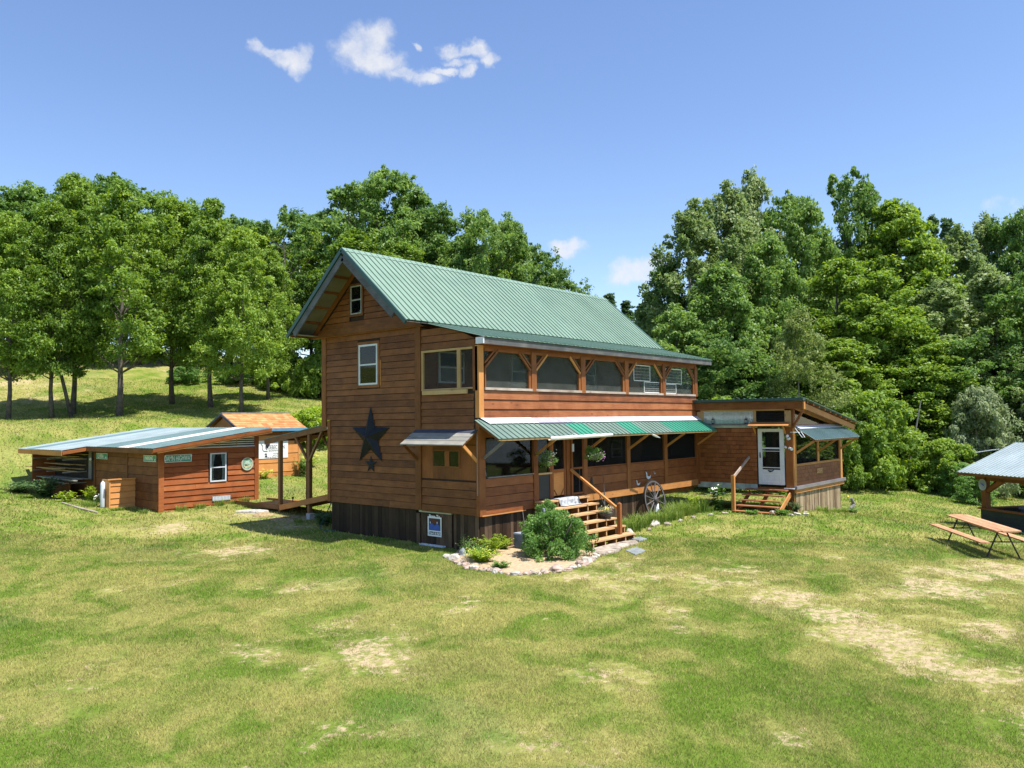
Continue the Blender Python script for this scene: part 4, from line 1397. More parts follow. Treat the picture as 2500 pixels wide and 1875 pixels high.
t = sign_plate('name_plaque', FS, 14.52, 15.16, .40, .56, .035, M['stain_x2'], M['raw_x'], 'small carved wooden plaque under the wing screens', .02)
text(t, 'CASA', M['raw_x'], .13, FS.p(14.84, .48, .042), (1, 0, 0), (0, -1, 0), sx=1.4, font_w=.004)

# wing steps
ws = thing('wing_steps', (11.7, -2.7, -.85), 'five-tread open wooden steps with left handrail below the white storm door', 'steps')
for k in range(5):
    x_ = 12.22 - .27 * k
    z_ = -.07 - .175 * k
    y0_ = -2.02 - .12 * k if k < 9 else 0
    box(ws, 'tread', M['tread_y'], x_ - .27, x_, -3.62, -2.1, z_ - .04, z_)
for y_ in (-3.66, -2.85, -2.15):
    mb = MB()
    mb.bar((12.30, y_, -.22), (10.88, y_, -1.0), .045, .16)
    mb.build('stringer', M['tread_y'] if y_ > -3 else M['new_y'], ws)
box(ws, 'newel_post', M['new_z'], 10.95, 11.05, -2.16, -2.04, GG(11, -2.1) - .1, .47)
bar(ws, 'handrail', M['sill'], (11.0, -2.10, .38), (12.32, -2.14, 1.06), .045, .09)
# shell-like stone on the lowest tread and things by the wing corner
def rock(x, y, r, m_, label, z=None, sq=.7, name='stone', cat='stone', group=None, seed=None):
    rr = random.Random(seed if seed is not None else int(x * 1000 + y * 77))
    import bmesh
    bm = bmesh.new()
    bmesh.ops.create_icosphere(bm, subdivisions=2, radius=1)
    a_, b_, c_ = rr.uniform(.8, 1.25), rr.uniform(.75, 1.1), sq * rr.uniform(.7, 1.1)
    ph = [rr.uniform(0, 6) for _ in range(4)]
    for v in bm.verts:
        p = v.co
        k = 1 + .16 * math.sin(p.x * 3.1 + ph[0]) + .13 * math.sin(p.y * 3.7 + ph[1]) + .12 * math.sin(p.z * 4.3 + ph[2]) + .06 * math.sin(p.x * 8 + p.y * 7 + ph[3])
        v.co = Vector((p.x * a_ * k * r, p.y * b_ * k * r, p.z * c_ * k * r))
        v.co.z = max(v.co.z, -c_ * r * .55)
    me_ = bpy.data.meshes.new(name)
    bm.to_mesh(me_)
    bm.free()
    me_.materials.append(m_)
    o = bpy.data.objects.new(name, me_)
    COL.objects.link(o)
    zz = GG(x, y) if z is None else z
    o.location = (x, y, zz + r * sq * .28)
    o.rotation_euler = (rr.uniform(-.2, .2), rr.uniform(-.2, .2), rr.uniform(0, 6))
    return tag(o, label, cat, group)


rock(11.05, -3.5, .11, M['stone_w'], 'pale rounded stone on the lowest step of the wing', z=-.78, name='stone')

# ================================================================== BIG AND SMALL STAR
def star(name, cy, cz, R_, label, depth):
    t = None
    mb = MB()
    pts = []
    for k in range(10):
        a_ = math.pi / 2 + k * math.pi / 5
        r_ = R_ if k % 2 == 0 else R_ * .40
        pts.append((-.045, cy + r_ * math.cos(a_), cz + r_ * math.sin(a_)))
    vs = pts + [(-.045 - depth, cy, cz), (-.04, cy, cz)]
    fs = [(k, (k + 1) % 10, 10) for k in range(10)] + [((k + 1) % 10, k, 11) for k in range(10)]
    o = mb.add(vs, fs).build(name, M['star'], None, loc=(-.045, cy, cz))
    return tag(o, label, 'wall star')


star('wall_star', 4.50, 2.06, .93, 'large black metal star on the dark gable wall', .20)
star('wall_star', 4.49, 1.22, .28, 'small black star hanging right below the large one', .03)

# ================================================================== FRONT STEPS
fs_ = thing('front_steps', (3.4, -1.1, -1.0), 'wide open wooden stairs with six treads and one handrail up to the porch', 'steps')
for k in range(6):
    y1_ = -.05 - .33 * k
    z_ = .16 - .20 * k
    if k == 0:
        box(fs_, 'tread', M['tread'], 2.30, 4.62, y1_ - .31, y1_ + .01, z_ - .05, z_)
    else:
        xa = 2.25 if k < 5 else 2.35
        xb = 4.66 - .02 * k
        box(fs_, 'tread', M['tread'], xa, xb, y1_ - .31, y1_ - .165, z_ - .045, z_)
        box(fs_, 'tread', M['tread'], xa + .01, xb - .01, y1_ - .155, y1_ - .01, z_ - .045, z_ - .002)
for x_ in (2.42, 3.0, 3.55, 4.05, 4.5):
    mb = MB()
    for k in range(6):
        y1_ = -.05 - .33 * k
        z_ = .16 - .20 * k - .05
        mb.box(x_, x_ + .045, y1_ - .28, y1_ - .01, z_ - .26 if k < 5 else GG(x_, -1.9) - .06, z_)
    mb.build('stringer', M['stain_zd'], fs_)
    for k in range(6):
        y1_ = -.05 - .33 * k
        z_ = .16 - .20 * k - .05
        box(fs_, 'lit_stringer_edge', M['tread'], x_ + .002, x_ + .043, y1_ - .288, y1_ - .281, z_ - .15, z_)  # pale skin on the dark stringer, painted as its sunlit front edge
box(fs_, 'newel_post', M['stain_z'], 4.0, 4.11, -1.85, -1.74, -1.12, .04)
MB().add([(4.0, -1.85, .04), (4.11, -1.85, .04), (4.11, -1.74, .04), (4.0, -1.74, .04), (4.055, -1.795, .10)], [(0, 1, 4), (1, 2, 4), (2, 3, 4), (3, 0, 4), (3, 2, 1, 0)]).build('newel_cap', M['stain_z'], fs_)
bar(fs_, 'handrail', M['new_z'], (4.055, -1.83, -.16), (4.06, -.05, .99), .085, .06)
# runner over the two upper treads
rg = thing('stair_rug', (3.6, -.3, .17), 'gray patterned rug draped over the top two porch steps', 'rug')
vs, fs = [], []
prof = [(-.02, .172), (-.15, .174), (-.30, .175), (-.365, .168), (-.375, .10), (-.385, .0), (-.40, -.030), (-.47, -.027), (-.52, -.028)]
N = 16
for i in range(N + 1):
    x_ = 3.02 + 1.0 * i / N
    for (y_, z_) in prof:
        q = .006 * math.sin(i * 1.3) if z_ < .16 else 0
        vs.append((x_ + (.05 if z_ < .1 else 0), y_ + q, z_ + .004))
m_ = len(prof)
for i in range(N):
    for j in range(m_ - 1):
        fs.append((i * m_ + j, (i + 1) * m_ + j, (i + 1) * m_ + j + 1, i * m_ + j + 1))
rgm = MB().add(vs, fs).build('rug_body', M['rug'], rg, smooth=True)
rgm.modifiers.new('thick', 'SOLIDIFY').thickness = .008
box(rg, 'dark_border', M['rug_t'], 3.04, 3.98, -.14, -.03, .182, .186)

# ================================================================== WAGON WHEEL
def wheel():
    cx, cy, cz, r_ = 8.55, -.34, -.30, .69
    t = thing('wagon_wheel', (cx, cy, cz - r_), 'old gray spoked wagon wheel leaning on the porch wall', 'wheel')
    tilt = .16

    def P_(a_, rad, off=0):
        x_, z_ = rad * math.cos(a_), rad * math.sin(a_)
        return (cx + x_, cy + math.sin(tilt) * z_ - off * math.cos(tilt) + .0, cz + z_ * math.cos(tilt))
    N = 36
    for nm, m_, ra, rb, o0, o1 in (('rim', M['wheelw'], r_ - .075, r_ - .012, -.025, .025), ('tyre', M['iron'], r_ - .011, r_, -.03, .03)):
        vs, fs = [], []
        for k in range(N):
            a_ = 2 * math.pi * k / N
            vs += [P_(a_, ra, o0), P_(a_, rb, o0), P_(a_, rb, o1), P_(a_, ra, o1)]
        for k in range(N):
            o, q = 4 * k, 4 * ((k + 1) % N)
            for j in range(4):
                fs.append((o + j, q + j, q + (j + 1) % 4, o + (j + 1) % 4))
        MB().add(vs, fs).build(nm, m_, t)
    MB().tube([P_(0, 0, -.09), P_(0, 0, -.03), P_(0, 0, .06), P_(0, 0, .10)], [.06, .10, .10, .065], 12).build('hub', M['wheelw'], t)
    for k in range(12):
        a_ = 2 * math.pi * (k + .4) / 12
        MB().tube([P_(a_, .09, 0), P_(a_, .3, 0), P_(a_, r_ - .07, 0)], [.024, .019, .022], 6).build('spoke', M['wheelw'], t)


wheel()
# ================================================================== FOLIAGE GENERATORS
def leaf_mesh(name, centres, radii, per, size, m, flat=.55, up=.5, tint_amp=.55, droop=.0, aspect=.55, fill=.35):
    """centres (k,3), radii (k,3): leaf quads spread through ellipsoidal clumps; one mesh"""
    C_ = np.repeat(np.asarray(centres, float), per, axis=0)
    R_ = np.repeat(np.asarray(radii, float), per, axis=0)
    n = len(C_)
    d = rng.normal(size=(n, 3))
    d[:, 2] = d[:, 2] * .8 + .35
    d /= np.linalg.norm(d, axis=1)[:, None]
    rad = np.where(rng.random(n) < fill, 1.2 * rng.random(n) ** .6, .82 + .22 * rng.random(n))
    p = C_ + d * R_ * rad[:, None]
    nrm = d * .45 + rng.normal(size=(n, 3)) * .50 + np.array([0, 0, up])
    nrm /= np.linalg.norm(nrm, axis=1)[:, None]
    t = rng.normal(size=(n, 3))
    u = np.cross(nrm, t)
    u /= np.linalg.norm(u, axis=1)[:, None]
    v = np.cross(nrm, u)
    s = size * (.6 + .8 * rng.random(n))[:, None]
    q = np.zeros((n, 4, 3))
    q[:, 0] = p - u * s
    q[:, 1] = p - v * s * aspect + nrm * s * .12
    q[:, 2] = p + u * s
    q[:, 3] = p + v * s * aspect + nrm * s * .12
    me_ = bpy.data.meshes.new(name)
    me_.vertices.add(n * 4)
    me_.vertices.foreach_set('co', q.ravel())
    me_.loops.add(n * 4)
    me_.polygons.add(n)
    me_.loops.foreach_set('vertex_index', np.arange(n * 4, dtype=np.int32))
    me_.polygons.foreach_set('loop_start', (np.arange(n) * 4).astype(np.int32))
    me_.update(calc_edges=True)
    ct = np.repeat(rng.random(len(centres)), per)
    tint = .5 + (ct - .5) * tint_amp + (rng.random(n) - .5) * .45
    at_ = me_.attributes.new('tint', 'FLOAT', 'POINT')
    at_.data.foreach_set('value', np.repeat(tint, 4).astype(np.float32))
    me_.materials.append(m)
    return me_


def crown(kind, Hh, Rr, nbough, nsub, per, size, m, base=.16, seed=0):
    """boughs placed through the crown's volume, each a spray of small leaf clumps; returns mesh and bough centres"""
    r_ = np.random.default_rng(seed)
    cs, rs, bs = [], [], []
    lobes = [(r_.uniform(0, 6.28), r_.uniform(.2, .45), r_.integers(2, 6), r_.uniform(1, 6)) for _ in range(4)]
    for i in range(nbough):
        t = (i + r_.random()) / nbough
        if kind == 'oval':
            env = (math.sin(math.pi * min(1, t * .84 + .14)) ** .7) * (1.08 - .42 * t)
        elif kind == 'round':
            env = math.sqrt(max(0.02, 1 - (2 * t - .92) ** 2 / 1.17)) ** .8
        elif kind == 'cone':
            env = (1 - t) ** .85 + .05
        elif kind == 'tall':
            env = (math.sin(math.pi * min(1, t * .8 + .17)) ** .8)
        elif kind == 'sparse':
            env = (math.sin(math.pi * min(1, t * .9 + .08)) ** .5)
        a_ = r_.uniform(0, 2 * math.pi)
        env *= 1 + sum(am * math.sin(fr * a_ + ph + t * fp) for ph, am, fr, fp in lobes) * .42
        rad = Rr * env * (r_.uniform(.60, 1.0) if r_.random() < .82 else r_.uniform(.05, .6))
        z = Hh * (base + (1 - base) * t * .95)
        c = np.array((rad * math.cos(a_), rad * math.sin(a_), z))
        bs.append(tuple(c))
        K = Rr * {'oval': .34, 'round': .34, 'cone': .26, 'tall': .28, 'sparse': .26}[kind] * r_.uniform(.7, 1.25) * (1 - .4 * t)
        fl = {'tall': 1.1, 'round': .8, 'cone': .35}.get(kind, .62)
        for j in range(nsub):
            d = r_.normal(size=3)
            d /= np.linalg.norm(d)
            o_ = d * K * r_.random() ** .5 * np.array([1, 1, fl])
            o_[2] -= .22 * (o_[0] ** 2 + o_[1] ** 2) / max(K, .1)
            k = K * r_.uniform(.22, .62)
            cs.append(c + o_)
            rs.append((k, k, k * (.9 if kind == 'tall' else .62)))
    return leaf_mesh('crown', cs, rs, per, size, m, fill=.92), bs


def trunk_mesh(Hh, Rr, cs, r0, m, seed=0, nl=14, top=.9):
    r_ = random.Random(seed)
    mb = MB()
    ax = []
    dx, dy = 0, 0
    for i in range(8):
        t = i / 7
        ax.append((dx, dy, Hh * top * t))
        dx += r_.uniform(-.12, .12)
        dy += r_.uniform(-.12, .12)
    mb.tube(ax, [r0 * (1.25 if i == 0 else 1) * (1 - .86 * i / 7) for i in range(8)], 8)
    pick = r_.sample(list(cs), min(nl, len(cs)))
    for c in pick:
        h0 = max(Hh * .18, c[2] - Hh * r_.uniform(.10, .22))
        i = min(6, int(h0 / (Hh * top) * 7))
        s_ = Vector(ax[i]).lerp(Vector(ax[i + 1]), h0 / (Hh * top) * 7 - i) if i < 7 else Vector(ax[7])
        e = Vector(c)
        mid = s_.lerp(e, .5) + Vector((0, 0, -.12 * (e - s_).length))
        rr = r0 * .34 * (1 - .5 * h0 / Hh)
        mb.tube([s_, mid, e], [rr, rr * .6, rr * .18], 5, cap=False)
    o = mb.build('trunk', m)
    me_ = o.data
    me_.polygons.foreach_set('use_smooth', [True] * len(me_.polygons))
    bpy.data.objects.remove(o)
    return me_


def obj_of(me_, name, parent=None, loc=None):
    o = bpy.data.objects.new(name, me_)
    COL.objects.link(o)
    if parent is not None: o.parent = parent
    if loc is not None: o.location = loc
    return o


VAR = {}


def variant(key, kind, Hh, Rr, nb, ns, per, size, lm, bm_, r0, base=.16, nl=14):
    me_, cs = crown(kind, Hh, Rr, nb, ns, per, size, M[lm], base, seed=len(VAR) * 7 + 3)
    VAR[key] = (me_, trunk_mesh(Hh, Rr, cs, r0, M[bm_], len(VAR), nl), Hh, Rr)


variant('A', 'oval', 14, 3.4, 92, 12, 40, .100, 'leaf', 'bark', .19, base=.235, nl=26)
variant('B', 'oval', 14, 3.6, 96, 12, 40, .100, 'leaf', 'bark', .18, base=.22, nl=26)
variant('C', 'oval', 14, 3.3, 70, 12, 36, .100, 'leaf', 'bark', .20, base=.25, nl=30)
variant('D', 'round', 14, 4.0, 96, 12, 38, .110, 'leaf_d', 'bark', .22, base=.16)
variant('E', 'oval', 14, 4.2, 100, 12, 38, .110, 'leaf_d', 'bark', .22, base=.12)
variant('P', 'tall', 14, 3.4, 104, 11, 40, .100, 'leaf_p', 'bark_l', .20, base=.08)
variant('S', 'sparse', 14, 3.4, 44, 9, 34, .110, 'leaf_d', 'bark', .18, base=.34, nl=34)
variant('W', 'oval', 9, 3.0, 90, 9, 34, .070, 'leaf_w', 'bark_l', .10, base=.05)
variant('F', 'cone', 14, 2.6, 150, 6, 26, .10, 'leaf_f', 'bark', .16, base=.08)

TREES = [(0.3, 37.3, 15.2, 2.4, 'A'), (2.3, 36.4, 16.0, 2.5, 'B'), (3.9, 37.6, 18.4, 2.9, 'A'), (4.9, 33.4, 17.2, 2.9, 'C'), (9.3, 35.9, 17.6, 3.1, 'B'), (9.9, 32.1, 17.0, 2.6, 'A'), (10.1, 28.8, 14.6, 2.5, 'B'), (14.5, 32.9, 14.6, 2.1, 'A'),
         (12.5, 72.2, 26.8, 5.2, 'E'), (15.8, 62.3, 26.2, 4.4, 'D'), (3.6, 54.9, 20.7, 4.0, 'E'), (16.2, 55.6, 21.0, 4.2, 'B'), (21.9, 64.3, 25.9, 4.8, 'D'), (21.2, 55.9, 23.5, 3.8, 'E'), (22.4, 51.5, 21.4, 3.9, 'D'), (23.2, 47.4, 20.2, 3.8, 'B'),
         (10.5, 59.2, 21.3, 4.2, 'D'), (7.7, 81.0, 27.6, 5.8, 'D'), (18.8, 37.2, 19.0, 2.4, 'S'), (22.4, 39.1, 18.4, 3.0, 'B'), (21.7, 33.8, 21.1, 2.6, 'S'), (24.7, 33.3, 22.5, 3.9, 'D'), (27.7, 32.9, 21.8, 3.7, 'E'), (27.8, 29.7, 19.5, 3.2, 'D'),
         (20.9, 31.6, 16.8, 3.4, 'A'), (22.4, 28.3, 15.6, 3.1, 'B'), (28.4, 25.9, 18.8, 2.9, 'D'), (31.3, 25.6, 18.9, 2.8, 'E'), (27.4, 27.1, 16.6, 3.0, 'E'), (34.1, 25.4, 17.0, 2.6, 'D'), (30.7, 26.3, 15.6, 3.3, 'B'), (38.6, 26.3, 15.3, 2.6, 'D'),
         (43.2, 27.0, 14.2, 2.2, 'B'), (48.0, 27.6, 15.0, 2.3, 'F'), (50.9, 27.3, 14.6, 2.3, 'F'), (51.9, 26.1, 14.3, 2.3, 'F'), (49.1, 23.3, 12.2, 2.6, 'E'), (52.5, 31.6, 14.4, 2.0, 'F'), (44.4, 22.6, 10.8, 2.2, 'A'),
         (32.1, 12.4, 13.6, 2.3, 'E'), (31.5, 10.0, 17.0, 3.4, 'P'), (35.9, 9.5, 19.1, 3.2, 'P'), (38.9, 9.0, 20.6, 2.5, 'P'), (45.2, 9.4, 20.2, 3.4, 'D'), (32.7, 5.5, 14.3, 2.9, 'E'), (28.8, 6.9, 12.0, 3.2, 'E'), (40.4, 5.8, 18.2, 2.9, 'E'),
         (46.2, 5.1, 21.8, 2.9, 'S'), (47.4, 3.7, 20.3, 2.9, 'D'), (46.6, 1.5, 18.7, 4.0, 'A'), (45.8, -0.6, 15.5, 3.0, 'A'), (64.8, 1.8, 21.2, 2.4, 'F'), (56.3, -0.6, 18.0, 3.4, 'P'), (64.8, -1.3, 20.5, 3.0, 'P'), (63.8, -3.1, 19.8, 3.0, 'D'),
         (62.7, -5.0, 19.8, 3.4, 'D'), (35.7, 2.0, 12.8, 3.2, 'A'), (35.2, -0.5, 11.5, 3.2, 'A'), (39.7, -2.7, 11.1, 3.4, 'P'), (41.9, -5.2, 12.0, 3.3, 'P'), (41.0, -7.3, 11.4, 3.0, 'D'), (65.1, 4.5, 22.8, 2.2, 'F'), (66.1, 3.4, 22.0, 2.2, 'F'),
         (25.4, 7.8, 9.2, 2.6, 'E'), (25.7, 5.9, 7.4, 2.4, 'D'), (27.0, 1.3, 8.5, 2.1, 'W'), (28.4, 4.4, 6.5, 2.3, 'E'), (31.6, 0.7, 7.2, 2.6, 'A'), (35.4, -2.3, 7.7, 3.0, 'A'), (37.3, -4.5, 7.2, 2.6, 'D'), (38.0, -6.9, 6.6, 2.6, 'P'), (40.2, -9.4, 12.2, 3.2, 'A'),
         (36.5, 19.5, 10.5, 2.8, 'D'), (33, 16.5, 9.5, 2.8, 'D'), (29.5, 14.5, 8.5, 2.6, 'E'), (40, 17, 11.5, 3.2, 'D'), (50, 14, 15, 3.6, 'D'), (55, 8, 17, 4, 'D'), (50, -8, 13, 4, 'D'), (24, 22, 11.5, 2.8, 'E'), (28, 20, 11.5, 2.8, 'D'),
         (57, 20, 16, 4, 'D'), (42, 36, 19, 4.4, 'D'), (34, 40, 21, 4.6, 'D'), (28, 46, 22, 4.8, 'D'), (60, -12, 16, 4.4, 'D'), (-3, 62, 18, 4.5, 'E'), (1, 66, 21, 4.6, 'D')]
ADJ = {'A': 'leafy maple', 'B': 'full low-branched maple', 'C': 'open maple', 'D': 'dense dark hardwood', 'E': 'broad dark hardwood', 'P': 'silvery green poplar',
       'S': 'thin-crowned bare-limbed tree', 'W': 'pale feathery birch', 'F': 'narrow dark spruce'}
NAM = {'A': 'maple_tree', 'B': 'maple_tree', 'C': 'maple_tree', 'D': 'hardwood_tree', 'E': 'hardwood_tree', 'P': 'poplar_tree', 'S': 'tall_thin_tree', 'W': 'birch_tree', 'F': 'spruce_tree'}
ORD = ['first', 'second', 'third', 'fourth', 'fifth', 'sixth', 'seventh', 'eighth', 'ninth', 'tenth', 'eleventh', 'twelfth', 'thirteenth', 'fourteenth', 'fifteenth', 'sixteenth', 'seventeenth', 'eighteenth', 'nineteenth', 'twentieth',
       'twenty-first', 'twenty-second', 'twenty-third', 'twenty-fourth', 'twenty-fifth']


def az_of(x, y):
    q = np.array([x, y]) - CAMP
    return math.atan2(q @ RGT, q @ FWD), q @ FWD


zones = {}
for i, tr in enumerate(TREES):
    a_, d_ = az_of(tr[0], tr[1])
    if a_ < -.13:
        z_ = ('on the mown slope, front row' if d_ < 56 and a_ < -.20 else 'in the wood left of the gable')
    elif a_ < .20:
        z_ = 'in the wood behind the green roof'
    else:
        z_ = 'in the right-hand wood, front rank' if d_ < 50 else 'in the right-hand wood, back rank'
    zones.setdefault((z_, NAM[tr[4]]), []).append((a_, i, z_))
labels = {}
for (zz_, nm_), lst in zones.items():
    lst.sort()
    for k, (a_, i, z_) in enumerate(lst):
        labels[i] = '%s %s, %s from left' % (ADJ[TREES[i][4]], z_, ORD[min(k, 24)])
for i, (x, y, zt, r_, kd) in enumerate(TREES):
    cm, tm, Hh, Rr = VAR[kd]
    z0 = GG(x, y) - .05
    t = thing(NAM[kd], (x, y, z0), labels[i], 'tree', 'trees of the surrounding woods')
    sz, sr = (zt - z0) / Hh, r_ * (1.0 if i < 8 else 1.16) / Rr
    rot = random.uniform(0, 6.28)
    for me_, nm_ in ((cm, 'crown'), (tm, 'trunk')):
        o = obj_of(me_, nm_, t)
        o.scale = (sr, sr, sz)
        o.rotation_euler = (0, 0, rot)
    # front maples: a bare lean stem beside two of them
t = thing('leaning_trunk', (3.0, 36.6, G(3, 36.6)), 'thin leaning gray stem between the two leftmost front maples', 'tree')
MB().tube([(3.3, 36.2, G(3.3, 36.2)), (2.9, 36.5, G(3, 36.5) + 2.2), (2.5, 36.9, G(3, 36.5) + 4.5)], [.12, .10, .06], 7).build('trunk', M['bark'], t, smooth=True)


# ------------------------------------------------------------------ shrubs and weeds
def bush_mesh(seed, nclump, per, size, m, hh=1.):
    r_ = np.random.default_rng(seed)
    cs, rs = [], []
    lob = [(r_.uniform(0, 6.28), r_.integers(2, 6), r_.uniform(2, 7)) for _ in range(3)]
    for i in range(nclump):
        a_, t = r_.uniform(0, 6.28), r_.random()
        env = math.sqrt(max(.04, 1 - abs(t * 1.05 - .3) ** 2 * 1.7)) * (1 + .16 * sum(math.sin(f_ * a_ + p_ + q_ * t) for p_, f_, q_ in lob))
        rad = .92 * env * (r_.uniform(.62, 1) if r_.random() < .8 else r_.uniform(0, .6))
        if i % 14 == 0: rad *= 1.18
        cs.append((rad * math.cos(a_), rad * math.sin(a_), .06 * hh + .9 * hh * t - .04))
        k = r_.uniform(.09, .20)
        rs.append((k, k, k * .75))
    return leaf_mesh('foliage', cs, rs, per, size, m, tint_amp=.5, fill=.5)


def bush(name, x, y, r_, h_, me_, label, cat='bush', group=None, z=None, stems=True, smat='bark'):
    hs_ = h_
    if h_ / r_ > 1.5 and me_.name in TALL:
        me_ = TALL[me_.name]
        hs_ = h_ / 2.2
    z0 = GG(x, y) if z is None else z
    t = thing(name, (x, y, z0), label, cat, group)
    o = obj_of(me_, 'foliage', t)
    o.scale = (r_, r_, hs_)
    o.rotation_euler = (0, 0, random.uniform(0, 6.28))
    if stems:
        mb = MB()
        for k in range(5):
            a_ = k * 1.26 + x
            mb.tube([(x + .05 * math.cos(a_), y + .05 * math.sin(a_), z0 - .05), (x + .3 * r_ * math.cos(a_), y + .3 * r_ * math.sin(a_), z0 + h_ * .45), (x + .55 * r_ * math.cos(a_), y + .55 * r_ * math.sin(a_), z0 + h_ * .8)], [.02 + .008 * h_, .015, .006], 5)
        mb.build('stems', M[smat], t, smooth=True)
    return t


bm_front = bush_mesh(1, 150, 95, .030, M['leaf_b'])
bm_big = bush_mesh(2, 210, 75, .050, M['leaf'])
bm_sil = bush_mesh(3, 230, 75, .042, M['leaf_s'])
bm_yel = bush_mesh(4, 190, 70, .050, M['leaf_y'])
bm_dk = bush_mesh(5, 160, 80, .038, M['leaf_b'])
TALL = {}
for q_, (b_, sd, mt, sz) in enumerate(((bm_big, 12, 'leaf', .05), (bm_sil, 13, 'leaf_s', .042), (bm_yel, 14, 'leaf_y', .05), (bm_dk, 15, 'leaf_b', .038))):
    TALL[b_.name] = bush_mesh(sd, 320, 60, sz, M[mt], 2.2)
bush('rose_bush', .92, -1.85, 1.0, 1.22, bm_front, 'large rounded green bush in the sand bed before the porch steps')
bush('rose_bush', 1.62, -1.0, .40, 1.38, bm_dk, 'narrow upright bush rising behind the big bush, against the steps')
for x, y, zt, r_, me_, nm, lb in [(28.4, -1.7, 3.82, 1.9, bm_big, 'shrub', 'tall leafy shrub just right of the wing'), (26.4, -1.0, 2.65, 1.2, bm_big, 'shrub', 'smaller shrub close behind the wing awning'),
                                  (33.2, -5.9, 4.11, 1.8, bm_sil, 'shrub', 'big rounded silvery shrub above the small hut'), (30.8, -4.6, 1.3, 1.4, bm_big, 'shrub', 'mid green shrub left of the small hut'),
                                  (31.6, -2.4, 1.94, 1.5, bm_big, 'shrub', 'loose shrub behind the wooden tub'), (35.6, -8.6, 1.2, 1.5, bm_big, 'shrub', 'shrub rising behind the pavilion roof'),
                                  (29.8, -5.6, .1, 1.1, bm_dk, 'shrub', 'dark low shrub in front of the small hut'), (27.6, -6.7, -.25, .8, bm_dk, 'shrub', 'low shrub beside the pavilion post'),
                                  (10.5, 22.6, 3.2, 1.5, bm_yel, 'shrub', 'bright yellow-green shrub behind the cedar-roofed shed'), (8.7, 22.8, 2.3, .9, bm_yel, 'shrub', 'smaller bright shrub at the right end of the cedar roof'),
                                  (12.5, 24.6, 3.4, 1.1, bm_yel, 'shrub', 'bright shrub touching the back of the farmhouse'), (18.8, 37.2, 7.78, 2.1, bm_big, 'shrub', 'bush at the top of the slope left of the farmhouse'),
                                  (18.8, 33.1, 7.4, 2.2, bm_big, 'shrub', 'bush under the thin-crowned trees by the farmhouse wall'), (17.1, 41.3, 6.9, 1.5, bm_dk, 'shrub', 'dark bush at the upper edge of the lawn slope'),
                                  (21.5, 29.5, 6.6, 2.2, bm_big, 'shrub', 'bush partly hidden by the farmhouse corner'), (14.2, 43.5, 7.0, 1.4, bm_dk, 'shrub', 'low dark bush on the slope top behind the front maples'),
                                  (29.1, -2.2, .35, 1.2, bm_yel, 'shrub', 'yellow-green brush left of the wooden tub'), (31.5, -3.4, -.35, 1.2, bm_yel, 'shrub', 'yellow-green brush in front of the wooden tub'),
                                  (24.3, .6, 1.9, 1.8, bm_big, 'shrub', 'shrub behind the wing, hiding the wood edge'), (22.4, 4.0, 3.6, 1.9, bm_big, 'shrub', 'tall shrub over the wing roof'), (34.8, -1.2, 2.0, 2.0, bm_big, 'shrub', 'shrub under the front rank of the right wood'),
                                  (37.5, -5.6, 1.5, 2.0, bm_big, 'shrub', 'shrub at the wood edge behind the hut'), (32.3, 3.4, 3.2, 2.3, bm_big, 'shrub', 'shrub at the wood edge right of the pale birch')]:
    z0 = GG(x, y)
    bush(nm, x, y, r_, zt - z0, me_, lb)

# fern-like and leafy plants of the bed: arching stems set with leaflets
def leafy_plant(name, x, y, r_, h_, n, m, label, cat='plant', leaf=.035, z=None, arch=.5, group=None, per=14, flowers=None):
    z0 = GG(x, y) if z is None else z
    t = thing(name, (x, y, z0), label, cat, group)
    v, f, ti = [], [], []
    rr = random.Random(int(x * 91 + y * 57 + n))
    tips = []
    for k in range(n):
        a_ = rr.uniform(0, 6.28)
        rad = r_ * rr.uniform(.25, 1)
        hh = h_ * rr.uniform(.6, 1.05) * (1 - .35 * rad / r_)
        P0 = Vector((x + rr.uniform(-.3, .3) * r_ * .5, y + rr.uniform(-.3, .3) * r_ * .5, z0 - .02))
        P1 = Vector((x + rad * .5 * math.cos(a_), y + rad * .5 * math.sin(a_), z0 + hh * .8))
        P2 = Vector((x + rad * math.cos(a_), y + rad * math.sin(a_), z0 + hh * (1 - arch * .4)))
        tips.append(P2)
        for j in range(per):
            s_ = (j + 1) / per
            p = P0 * (1 - s_) ** 2 + P1 * 2 * s_ * (1 - s_) + P2 * s_ ** 2
            for side in (-1, 1):
                b_ = a_ + side * rr.uniform(.9, 1.6)
                L_ = leaf * rr.uniform(.7, 1.4) * (1.25 - .6 * s_)
                d_ = Vector((math.cos(b_), math.sin(b_), rr.uniform(-.3, .6))).normalized()
                w_ = Vector((-math.sin(b_), math.cos(b_), rr.uniform(-.4, .4))) * L_ * .42
                o_ = len(v)
                v += [p, p + d_ * L_ + w_, p + d_ * L_ * 2, p + d_ * L_ - w_]
                f.append((o_, o_ + 1, o_ + 2, o_ + 3))
                q_ = rr.random()
                ti += [q_] * 4
    o = MB().add(v, f).build('foliage', m, t)
    at_ = o.data.attributes.new('tint', 'FLOAT', 'POINT')
    at_.data.foreach_set('value', ti)
    if flowers:
        mb = MB()
        for p in tips[::2]:
            for q_ in range(flowers[1]):
                c = p + Vector((rr.uniform(-.05, .05), rr.uniform(-.05, .05), rr.uniform(0, .06)))
                s_ = flowers[2]
                mb.add([c + Vector((s_, 0, 0)), c + Vector((0, s_, s_ * .3)), c + Vector((-s_, 0, 0)), c + Vector((0, -s_, s_ * .3)), c + Vector((0, 0, s_))], [(0, 1, 4), (1, 2, 4), (2, 3, 4), (3, 0, 4)])
        mb.build('flowers', M[flowers[0]], t)
    return t


